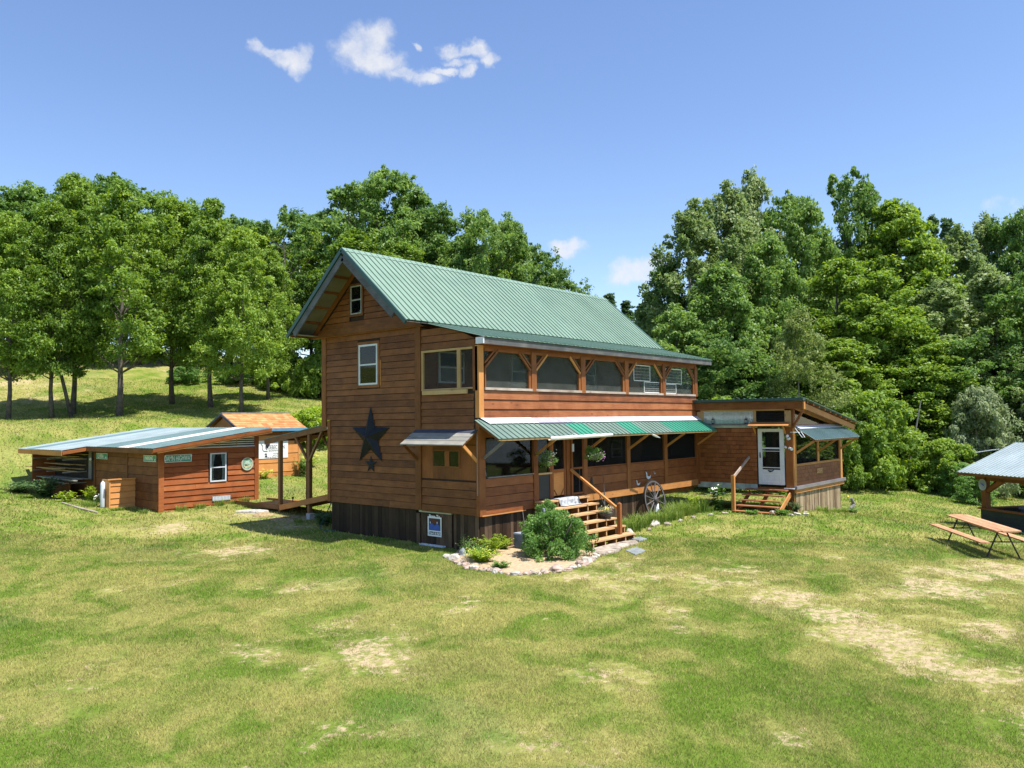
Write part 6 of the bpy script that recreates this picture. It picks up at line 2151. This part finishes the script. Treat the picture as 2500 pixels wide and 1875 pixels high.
# orange windbreak panel with propane cylinder
t = thing('windbreak_panel', (-2.35, 16.35, -.8), 'orange board panel standing out from the shed wall', 'panel')
siding(t, Frame((0, 16.3, 0), (1, 0, 0), (0, -1, 0)), -.92, .44, .225, lambda z: (-2.80, -1.86), [], M['orange_x'], t=.03)
box(t, 'frame', M['orange_x'], -2.84, -2.79, 16.26, 16.9, -.95, .46)
box(t, 'cap', M['orange_x'], -2.9, -1.86, 16.22, 16.36, .44, .48)
box(t, 'back', M['orange_y'], -2.79, -1.86, 16.31, 16.34, -.92, .43)
t = thing('propane_cylinder', (-3.0, 16.6, -.8), 'tall white gas cylinder beside the orange panel', 'gas cylinder')
MB().lathe([(.07, 0), (.085, .04), (.085, .85), (.07, .93), (.03, .98), (.02, 1.0)], (-2.93, 16.6, GG(-3, 16.6)), 14).build('cylinder', M['white'], t, smooth=True)
# road signs
t = sign_plate('road_sign', FA, -1.62, -.58, 1.09, 1.37, .045, M['sign_g'], M['sign_w'], 'green street sign reading DAMN HIGHWAY on the shed front', .018)
text(t, 'DAMN HIGHWAY', M['sign_w'], .27, FA.p(-1.10, 1.225, .056), (1, 0, 0), (0, -1, 0), sx=.50, font_w=.0015)
t = sign_plate('road_sign', FB, 18.80, 19.88, 1.12, 1.36, .04, M['sign_g'], M['sign_w'], 'green street sign at the left end of the shed side wall', .018)
text(t, 'ELMIRA', M['sign_w'], .22, FB.p(19.46, 1.24, .047), (0, -1, 0), (-1, 0, 0), sx=.80, font_w=.005)
text(t, 'AVE', M['sign_w'], .10, FB.p(18.96, 1.19, .047), (0, -1, 0), (-1, 0, 0), sx=.8, font_w=.003)
t = sign_plate('road_sign', FB, 14.62, 15.62, 1.12, 1.36, .04, M['sign_g'], M['sign_w'], 'green street sign on the shed side wall next to the corner', .018)
text(t, 'PARKING', M['sign_w'], .20, FB.p(15.2, 1.24, .047), (0, -1, 0), (-1, 0, 0), sx=.80, font_w=.005)
text(t, 'ST', M['sign_w'], .09, FB.p(14.72, 1.19, .047), (0, -1, 0), (-1, 0, 0), sx=.8, font_w=.003)
# round carved plaque
c = FA.p(1.775, .88, .05)
t = thing('round_plaque', c, 'round green and cream landscape plaque on the shed front', 'plaque')
def disc(nm, r0, r1, n0, n1, m_, cu=1.775, cz=.88, a0=0, a1=2 * math.pi, sx=1.):
    N = 28
    vs, fs = [], []
    for k in range(N + 1):
        a_ = a0 + (a1 - a0) * k / N
        for r_ in (r0, r1):
            vs += [FA.p(cu + sx * r_ * math.cos(a_), cz + r_ * math.sin(a_), n0), FA.p(cu + sx * r_ * math.cos(a_), cz + r_ * math.sin(a_), n1)]
    for k in range(N):
        o, q = 4 * k, 4 * k + 4
        fs += [(o + 1, q + 1, q + 3, o + 3), (o, q, q + 1, o + 1), (o + 2, o + 3, q + 3, q + 2), (o, o + 2, q + 2, q)]
    return MB().add(vs, fs).build(nm, m_, t)


disc('face', .001, .235, .04, .055, simple('plaque_green', (.22, .38, .28), .6, var=.25, scale=9))
disc('rim', .225, .262, .04, .07, simple('plaque_rim', (.50, .47, .36), .6))
disc('hill', .03, .13, .055, .062, simple('plaque_hill', (.44, .58, .46), .6, var=.2), cz=.86, a0=.1, a1=math.pi * .95)
disc('shore', .12, .19, .055, .060, simple('plaque_shore', (.50, .48, .30), .6, var=.2), cz=.90, a0=math.pi * 1.15, a1=math.pi * 1.9)
disc('bridge', .01, .06, .060, .066, simple('plaque_brown', (.14, .09, .05), .6), cu=1.72, cz=.80, a0=.2, a1=math.pi)

# ================================================================== COVERED WALKWAY
CW = thing('covered_walkway', (1.8, 9.6, -.7), 'sloping roofed boardwalk of dark timber between shed and house', 'walkway')


def rz(y):
    return 2.67 - .143 * (y - 6.65)


def dz(y):
    return -.50 if y > 11.1 else -.50 + .185 * (11.1 - y)


for x_, y_ in ((1.2, 11.2), (1.25, 9.45), (2.42, 11.2), (2.42, 9.3)):
    box(CW, 'post', M['ramp_z'], x_ - .065, x_ + .065, y_ - .065, y_ + .065, GG(x_, y_) - .06, rz(y_) - .14)
for x_, nm_ in ((1.17, 'rake_board'), (2.5, 'rake_board')):
    bar(CW, nm_, M['ramp_y'], (x_, 12.2, rz(12.2) - .09), (x_, 6.98, rz(6.98) - .09), .05, .18)
for x_ in (1.23, 2.42):
    for s_ in (-1, 1):
        bar(CW, 'brace', M['ramp_z'], (x_ - .02, 9.45, 1.10), (x_ - .02, 9.45 + s_ * .80, rz(9.45 + s_ * .80) - .17), .07, .09, up=(1, 0, 0))
for k in range(7):
    y_ = 7.2 + k * .78
    bar(CW, 'rafter', M['stain_zd'], (1.2, y_, rz(y_) - .05), (2.48, y_, rz(y_) - .05), .05, .09)
roof_panels(CW, 'roof_panel', (1.13, 6.98, rz(6.98) + .02), (2.56, 6.98, rz(6.98) + .02), (0, 5.25, -.143 * 5.25), M['green_f'], width=.72, ribs=3)
y_ = 7.0
while y_ < 12.6:
    z_ = dz(y_ + .07)
    MB().add([(1.12, y_, dz(y_) - .04), (2.5, y_, dz(y_) - .04), (2.5, y_ + .13, dz(y_ + .13) - .04), (1.12, y_ + .13, dz(y_ + .13) - .04), (1.12, y_, dz(y_)), (2.5, y_, dz(y_)), (2.5, y_ + .13, dz(y_ + .13)), (1.12, y_ + .13, dz(y_ + .13))],
             [(0, 3, 2, 1), (4, 5, 6, 7), (0, 1, 5, 4), (1, 2, 6, 5), (2, 3, 7, 6), (3, 0, 4, 7)]).build('deck_board', M['new_x'], CW)
    y_ += .14
for x_ in (1.10, 2.52):
    bar(CW, 'rim_joist', M['ramp_y'] if x_ > 2 else M['new_y'], (x_, 7.0, dz(7.0) - .11), (x_, 11.1, dz(11.1) - .11), .045, .19)
    bar(CW, 'rim_joist', M['ramp_y'], (x_, 11.1, -.60), (x_, 14.2, -.60), .045, .16)
t = thing('concrete_block', (1.0, 9.2, -.85), 'concrete block at the foot of the forked walkway post', 'block')
box(t, 'block_body', M['concrete'], .92, 1.14, 8.98, 9.20, GG(1, 9.1) - .03, GG(1, 9.1) + .2)
t = thing('deck_lamp', (1.12, 10.6, -.3), 'small black solar lamp on the edge of the walkway', 'lamp')
MB().lathe([(.012, 0), (.015, .08), (.05, .17), (.045, .18)], (1.12, 10.3, dz(10.3)), 10).build('body', M['black'], t)
t = thing('garden_hose', (.5, 7.6, -.8), 'dark green garden hose hanging at the back corner of the house', 'hose')
MB().tube([(.35, 6.9, .0), (.3, 7.2, -.5), (.2, 7.3, -.8), (-.1, 7.0, -.92), (-.25, 6.5, -.93), (-.1, 6.2, -.92)], .018, 6).build('tube', M['green_d'], t, smooth=True)
t = thing('dirt_pile', (.35, 11.1, -.8), 'low heap of sandy soil beside the pale flat stone', 'soil heap')
mb = MB()
mb.lathe([(.45, -.04), (.34, .04), (.20, .09), (.04, .12)], (.35, 11.0, GG(.35, 11)), 14)
mb.build('heap', M['straw'], t, smooth=True)
t = thing('white_stick', (-3.7, 16.9, -.85), 'long pale stick lying on the grass before the shed', 'stick')
MB().tube([(-3.62, 18.6, GG(-3.62, 18.6) + .04), (-3.75, 16.6, GG(-3.75, 16.6) + .04), (-3.72, 15.1, GG(-3.72, 15.1) + .05)], [.02, .035, .03], 6).build('branch', M['sill'], t)

# ================================================================== CEDAR-ROOFED SHED behind
BS = thing('garden_shed', (5.1, 19.3, 0), 'bright orange wooden shed with cedar shingle roof and blue eave', 'shed')
FC = Frame((0, 18.0, 0), (1, 0, 0), (0, -1, 0))
siding(BS, FC, -.2, 1.95, .42, lambda z: (3.65, 6.62), [], M['orange_x'], t=.022)
FC.box(BS, 'frieze_board', M['stain_x'], 3.6, 6.75, 1.95, 2.18, 0, .05)
FC.box(BS, 'corner_board', M['orange_x'], 6.62, 6.75, -.2, 1.95, -.02, .04)
FC.box(BS, 'corner_board', M['orange_x'], 3.55, 3.65, -.2, 1.95, -.02, .04)
box(BS, 'wall', M['orange_y'], 3.56, 3.64, 18.01, 20.6, -.2, 2.2)
box(BS, 'wall', M['orange_y'], 6.66, 6.74, 18.01, 20.6, -.2, 2.2)
box(BS, 'wall', core, 3.6, 6.7, 20.55, 20.62, -.2, 2.2)
for x_ in (3.56, 6.68):
    MB().poly([(x_, 18.0, 2.2), (x_, 20.6, 2.2), (x_, 19.3, 2.84)], (.05, 0, 0)).build('gable', M['orange_y'], BS)
BR = (2.96 - 2.22) / (19.3 - 17.75)
for r_ in range(9):
    f0, f1 = r_ / 9, (r_ + 1) / 9
    y0_, y1_ = 17.75 + 1.55 * f0, 17.75 + 1.55 * f1
    x_ = 3.38
    while x_ < 6.93:
        w_ = random.uniform(.18, .34)
        e_ = min(6.95, x_ + w_)
        z0_, z1_ = 2.25 + (y0_ - 17.75) * BR, 2.25 + (y1_ - 17.75) * BR
        j = random.uniform(-.008, .008)
        MB().add([(x_, y0_ + j, z0_ + .022), (e_ - .005, y0_ + j, z0_ + .022), (e_ - .005, y1_ + .03, z1_ + .012), (x_, y1_ + .03, z1_ + .012), (x_, y0_ + j, z0_), (e_ - .005, y0_ + j, z0_), (e_ - .005, y1_ + .03, z1_), (x_, y1_ + .03, z1_)],
                 [(0, 1, 2, 3), (4, 5, 1, 0), (5, 6, 2, 1), (7, 4, 0, 3), (7, 6, 5, 4)]).build('shingle', M['cedar_l'], BS)
        x_ = e_
MB().poly([(3.38, 19.3, 2.97), (6.95, 19.3, 2.97), (6.95, 20.85, 2.22), (3.38, 20.85, 2.22)], (0, 0, .02)).build('rear_roof', M['cedar_l'], BS)
box(BS, 'ridge_cap', M['gray_x'], 3.36, 6.97, 19.22, 19.38, 2.98, 3.02)
box(BS, 'drip_edge', M['blue_trim'], 3.38, 6.97, 17.71, 17.75, 2.13, 2.26)
for s_ in (-1, 1):
    bar(BS, 'rake_trim', M['gray_d'], (3.36, 19.3, 2.93), (3.36, 19.3 + s_ * 1.58, 2.93 - 1.58 * BR), .04, .10)
t = sign_plate('banner_sign', FC, 4.30, 6.05, .87, 1.70, .03, M['sign_w'], None, 'white banner with black lettering on the orange shed', .01)
text(t, 'QUEBEC VAN', M['sign_k'], .26, FC.p(5.35, 1.37, .037), (1, 0, 0), (0, -1, 0), sx=.66)
text(t, 'BEGINNING AT', M['sign_k'], .11, FC.p(5.35, 1.22, .037), (1, 0, 0), (0, -1, 0), sx=.9)
text(t, 'moving the', M['sign_k'], .09, FC.p(5.45, 1.10, .037), (1, 0, 0), (0, -1, 0))
text(t, 'and a home', M['sign_k'], .09, FC.p(5.45, 1.01, .037), (1, 0, 0), (0, -1, 0))
text(t, 'Place to Smell Me', M['sign_k'], .11, FC.p(5.2, .92, .037), (1, 0, 0), (0, -1, 0))
MB().poly([FC.p(u, z, .037) for u, z in ((4.78, 1.04), (4.94, 1.04), (4.87, 1.13))], (0, -.002, 0)).build('emblem', M['sign_k'], t)
MB().poly([FC.p(4.88 + .06 * math.cos(a), .975 + .05 * math.sin(a), .037) for a in [k * .524 for k in range(12)]], (0, -.002, 0)).build('emblem', M['sign_k'], t)
MB().poly([FC.p(u, z, .037) for u, z in ((4.88, 1.32), (4.98, 1.36), (5.08, 1.5), (5.06, 1.62), (4.92, 1.6), (4.84, 1.48))], (0, -.002, 0)).build('emblem', M['sign_k'], t)
MB().tube([FC.p(4.62, 1.55, .04), FC.p(4.70, 1.45, .04), FC.p(4.68, 1.32, .04), FC.p(4.74, 1.22, .04), FC.p(4.95, 1.20, .04)], .012, 5).build('emblem', M['sign_k'], t)
t = thing('white_insulator', (6.6, 7.0, 1.5), 'small round pale fixture under the jutting upper wall at the back corner', 'fixture')
t.location = (.06, 6.72, 2.30)
MB().lathe([(.01, -.05), (.05, -.03), (.05, .03), (.01, .05)], (.06, 6.74, 2.33), 10).build('body', M['pvc'], t)

# ================================================================== PAVILION at the right edge
ang = math.radians(52.1)
GD = Vector((-math.cos(ang), -math.sin(ang), 0))
GE = Vector((math.sin(ang), -math.cos(ang), 0))
GC = Vector((18.84, -8.41, 0))


def gp(s, e, z):
    return GC + GD * s + GE * e + Vector((0, 0, z))


PV = thing('pavilion', (18.84, -8.41, -1.75), 'open timber pavilion with pale ribbed metal roof and dark green half wall, right edge', 'pavilion')
GL = 5.4
gzb = -1.75


def gbar(nm, m_, a_, b_, w_, h_, up=(0, 0, 1)):
    return bar(PV, nm, m_, a_, b_, w_, h_, up)


for s_ in (.12, GL):
    for e_ in (.12, 4.6):
        gbar('post', M['stain_zd'], gp(s_, e_, gzb - .3), gp(s_, e_, .16), .22, .22, up=GD)
M['dkg'] = M['dkgreen_x']
for k in range(4):
    z_ = gzb - .12 + k * .21
    for (p0, p1) in ((gp(0, 0, z_ + .105), gp(GL, 0, z_ + .105)), (gp(0, 0, z_ + .105), gp(0, 4.6, z_ + .105))):
        mb = MB()
        mb.bar(p0, p1, .04, .203)
        mb.build('board', M['dkg'], PV)
gbar('cap_rail', M['stain_x2'], gp(-.05, 0, -1.015), gp(GL, 0, -1.015), .24, .05)
gbar('cap_rail', M['stain_x2'], gp(0, -.05, -1.013), gp(0, 4.6, -1.013), .24, .05)
gbar('cap_rail', M['stain_x2'], gp(0, 4.6, -1.015), gp(GL, 4.6, -1.015), .24, .05)
gbar('eave_beam', M['stain_zd'], gp(-.3, .12, .13), gp(GL + .4, .12, .13), .14, .18)
gbar('eave_beam', M['stain_zd'], gp(-.3, 4.6, .13), gp(GL + .4, 4.6, .13), .14, .18)
gbar('tie_beam', M['stain_zd'], gp(.12, 0, .12), gp(.12, 4.7, .12), .14, .18)
gbar('brace', M['stain_z'], gp(.12, .12, -.42), gp(.95, .12, .07), .14, .13, up=GE)
gbar('brace', M['stain_z'], gp(.12, .12, -.42), gp(.12, .85, .07), .14, .13, up=GD)
gbar('brace', M['stain_z'], gp(GL - .2, .12, -.42), gp(GL - 1.2, .12, .07), .14, .13, up=GE)
gbar('brace', M['stain_z'], gp(2.7, .12, -.42), gp(1.9, .12, .07), .14, .13, up=GE)
gbar('fascia', M['stain_zd'], gp(-.78, -.30, .25), gp(GL + 1, -.30, .25), .04, .10)
RS_ = .40
roof_panels(PV, 'roof_panel', gp(-.80, 2.36, .31 + 2.7 * RS_), gp(GL + 1.0, 2.36, .31 + 2.7 * RS_), -GE * 2.7 + Vector((0, 0, -2.7 * RS_)), M['pale_m'], width=.9, ribs=5, rib_h=.03, rib_w=.07)
roof_panels(PV, 'roof_panel', gp(GL + 1.0, 2.36, .31 + 2.7 * RS_), gp(-.8, 2.36, .31 + 2.7 * RS_), GE * 2.7 + Vector((0, 0, -2.7 * RS_)), M['pale_m'], width=.9, ribs=5, rib_h=.03, rib_w=.07)
gbar('rake_board', M['stain_zd'], gp(-.78, -.3, .24), gp(-.78, 2.36, .24 + 2.66 * RS_), .04, .12)
gbar('floor', M['concrete'], gp(-.1, 2.3, gzb + .04), gp(GL, 2.3, gzb + .04), 4.7, .1)
c = gp(-.02, .08, -.12)
t = thing('round_shield_sign', c, 'round pale sign with a dark blue bird emblem on the pavilion post', 'sign')
FG_ = Frame(gp(.12, .0, 0), GD, -GE)
for nm, r_, n0, m_ in (('plate', .19, .012, M['insul']), ('field', .15, .018, M['bluetop'])):
    ring = [FG_.p(r_ * math.cos(a), -.12 + r_ * 1.15 * math.sin(a), n0) for a in [k * math.pi / 12 for k in range(24)]]
    MB().poly(ring, (-GE) * .006).build(nm, m_, t)
MB().poly([FG_.p(u, -.12 + z, .026) for u, z in ((-.09, .04), (-.02, .0), (.06, -.05), (.1, -.02), (.05, .03), (-.02, .05))], (-GE) * .003).build('emblem', M['plate_blue'], t)
t = thing('hot_tub', gp(1.6, 1.9, -1.5), 'gray covered tub inside the pavilion', 'tub')
bar(t, 'tub_body', M['bluebox'], gp(.8, 2.0, -1.35), gp(2.9, 2.0, -1.35), 2.0, .7)
bar(t, 'cover', M['slate'], gp(.75, 2.0, -.955), gp(2.95, 2.0, -.955), 2.1, .09)
for s_ in (.8, 1.75):
    t = thing('wall_bracket', gp(s_, 4.5, -.9), 'small black light on the far rail of the pavilion', 'lamp', 'black lights on the pavilion rail')
    bar(t, 'body', M['black'], gp(s_, 4.55, -.99), gp(s_, 4.55, -.84), .12, .12, up=GD)

# ================================================================== PICNIC TABLE
PT = thing('picnic_table', (10.4, -9.6, -1.3), 'long folding-leg picnic table with attached plank benches on the lawn', 'picnic table')
A_, B_ = Vector((11.28, -8.80, -.52)), Vector((8.72, -10.62, -.60))
ax_ = (B_ - A_).normalized()
sd_ = Vector((ax_.y, -ax_.x, 0)).normalized()
if sd_.dot(Vector((RGT[0], RGT[1], 0))) > 0: sd_ = -sd_
far = -sd_          # toward the right and away
def pt(s, e, z):
    return A_ + (B_ - A_) * s - sd_ * e + Vector((0, 0, z))


def plank_t(nm, s0, s1, e0, e1, z0, z1, ch=0.0):
    a, b, c, d = pt(s0 + ch, e0, z0), pt(s1 - ch, e0, z0), pt(s1, e1, z0), pt(s0, e1, z0)
    return MB().poly([a, b, c, d], (0, 0, z1 - z0)).build(nm, M['table'], PT)


for k in range(5):
    plank_t('table_plank', 0 if k in (1, 2, 3) else .03, 1 if k in (1, 2, 3) else .97, .005 + k * .128, .127 + k * .128, 0, .035)
for k in range(2):
    plank_t('bench_plank', -.02, .98, -.42 + k * .125, -.30 + k * .125, -.30, -.265)
    plank_t('bench_plank', -.02, .98, .80 + k * .125, .92 + k * .125, -.30, -.265)
for s_ in (.12, .86):
    zg = -.75
    MB().tube([pt(s_, .22, -.02), pt(s_, -.12, -.78)], .022, 7).build('leg', M['iron'], PT)
    MB().tube([pt(s_, .42, -.02), pt(s_, .76, -.78)], .022, 7).build('leg', M['iron'], PT)
    MB().tube([pt(s_, -.36, -.32), pt(s_, 1.0, -.32)], .018, 6).build('cross_bar', M['iron'], PT)
    MB().tube([pt(s_, .32, -.33), pt(s_ + (.14 if s_ < .5 else -.14), .32, -.02)], .014, 6).build('stay', M['iron'], PT)

# ================================================================== FAR RIGHT: tub, hut, seat
t = thing('wooden_tub', (34.6, -2.6, -1.6), 'large old gray wooden tub with broken rim among the weeds', 'tub')
N = 26
for k in range(N):
    a0, a1 = 2 * math.pi * k / N, 2 * math.pi * (k + .93) / N
    cx, cy = 34.3, -2.55
    z0, z1 = -1.75, -.72 + .05 * math.sin(k * 2.3)
    mb = MB()
    mb.add([(cx + 1.25 * math.cos(a), cy + 1.25 * math.sin(a), z) for z in (z0,) for a in (a0, a1)] + [(cx + 1.2 * math.cos(a), cy + 1.2 * math.sin(a), z0) for a in (a1, a0)] +
           [(cx + 1.38 * math.cos(a), cy + 1.38 * math.sin(a), z1) for a in (a0, a1)] + [(cx + 1.33 * math.cos(a), cy + 1.33 * math.sin(a), z1) for a in (a1, a0)],
           [(3, 2, 1, 0), (4, 5, 6, 7), (0, 1, 5, 4), (1, 2, 6, 5), (2, 3, 7, 6), (3, 0, 4, 7)])
    mb.build('stave', M['oldgray_z'], t)
box(t, 'lid_board', M['gray_y'], 33.5, 34.0, -3.2, -1.6, -.64, -.58)
box(t, 'lid_board', M['gray_y'], 34.1, 34.6, -3.2, -1.7, -.50, -.44)
bar(t, 'lid_board', M['gray_y'], (33.2, -2.0, -.62), (33.6, -4.2, -1.0), .12, .05)
t = thing('small_hut', (32.2, -5.6, -1.6), 'small dark hut with tin roof half hidden by shrubs', 'hut')
box(t, 'wall', M['skirt_m'], 31.4, 31.5, -6.5, -5.0, -1.8, -.6)
box(t, 'wall', M['skirt_m'], 31.4, 33.2, -6.55, -6.45, -1.8, .1)
box(t, 'frame', M['stain_y'], 31.36, 31.42, -6.5, -5.0, -.1, .08)
box(t, 'window_pane', M['glass_r'], 31.42, 31.44, -6.4, -5.1, -.6, -.1)
for y_ in (-6.5, -5.75, -5.05):
    box(t, 'post', M['stain_zd'], 31.38, 31.46, y_, y_ + .06, -1.8, .3)
roof_panels(t, 'roof_panel', (31.2, -6.9, .72), (33.4, -6.9, .72), (0, 2.3, -.42), M['clear_p'], width=.8, ribs=4)
t = thing('patio_sofa', (37.5, -6.2, -1.7), 'dark garden sofa with two orange cushions beyond the pavilion', 'sofa')
box(t, 'seat', M['black'], 37.2, 37.9, -7.1, -5.7, -1.75, -1.35)
box(t, 'backrest', M['flash_d'], 37.8, 37.95, -7.1, -5.7, -1.35, -.55)
box(t, 'cushion', M['orange_p'], 37.5, 37.75, -6.3, -5.85, -1.35, -.95)
box(t, 'cushion', M['orange_p'], 37.5, 37.75, -7.05, -6.75, -1.35, -1.0)
t = thing('sapling_pole', (31, -3.2, -1.5), 'bare slanting pole standing in the brush by the wooden tub', 'pole')
MB().tube([(30.7, -2.7, -1.2), (31.0, -3.2, 1.5), (31.2, -3.5, 3.3)], [.07, .05, .03], 7).build('stem', M['bark_l'], t)
t = thing('birch_log', (17.9, -3.95, -1.3), 'short birch log and yellow-headed stake leaning at the right end of the wing', 'log')
MB().tube([(17.75, -3.9, -1.35), (18.05, -4.0, -1.05), (17.9, -3.95, -.80)], [.09, .08, .05], 8).build('log', M['bark_l'], t)
MB().lathe([(.02, 0), (.05, .04), (.03, .10)], (17.65, -3.9, -.78), 8).build('head', M['fl_y'], t)

for o in list(COL.objects):
    if o.parent is not None and o.name.split('.')[0] in ('flowers', 'trailing_flowers', 'foliage', 'louvre_slats'):
        o['kind'] = 'stuff'
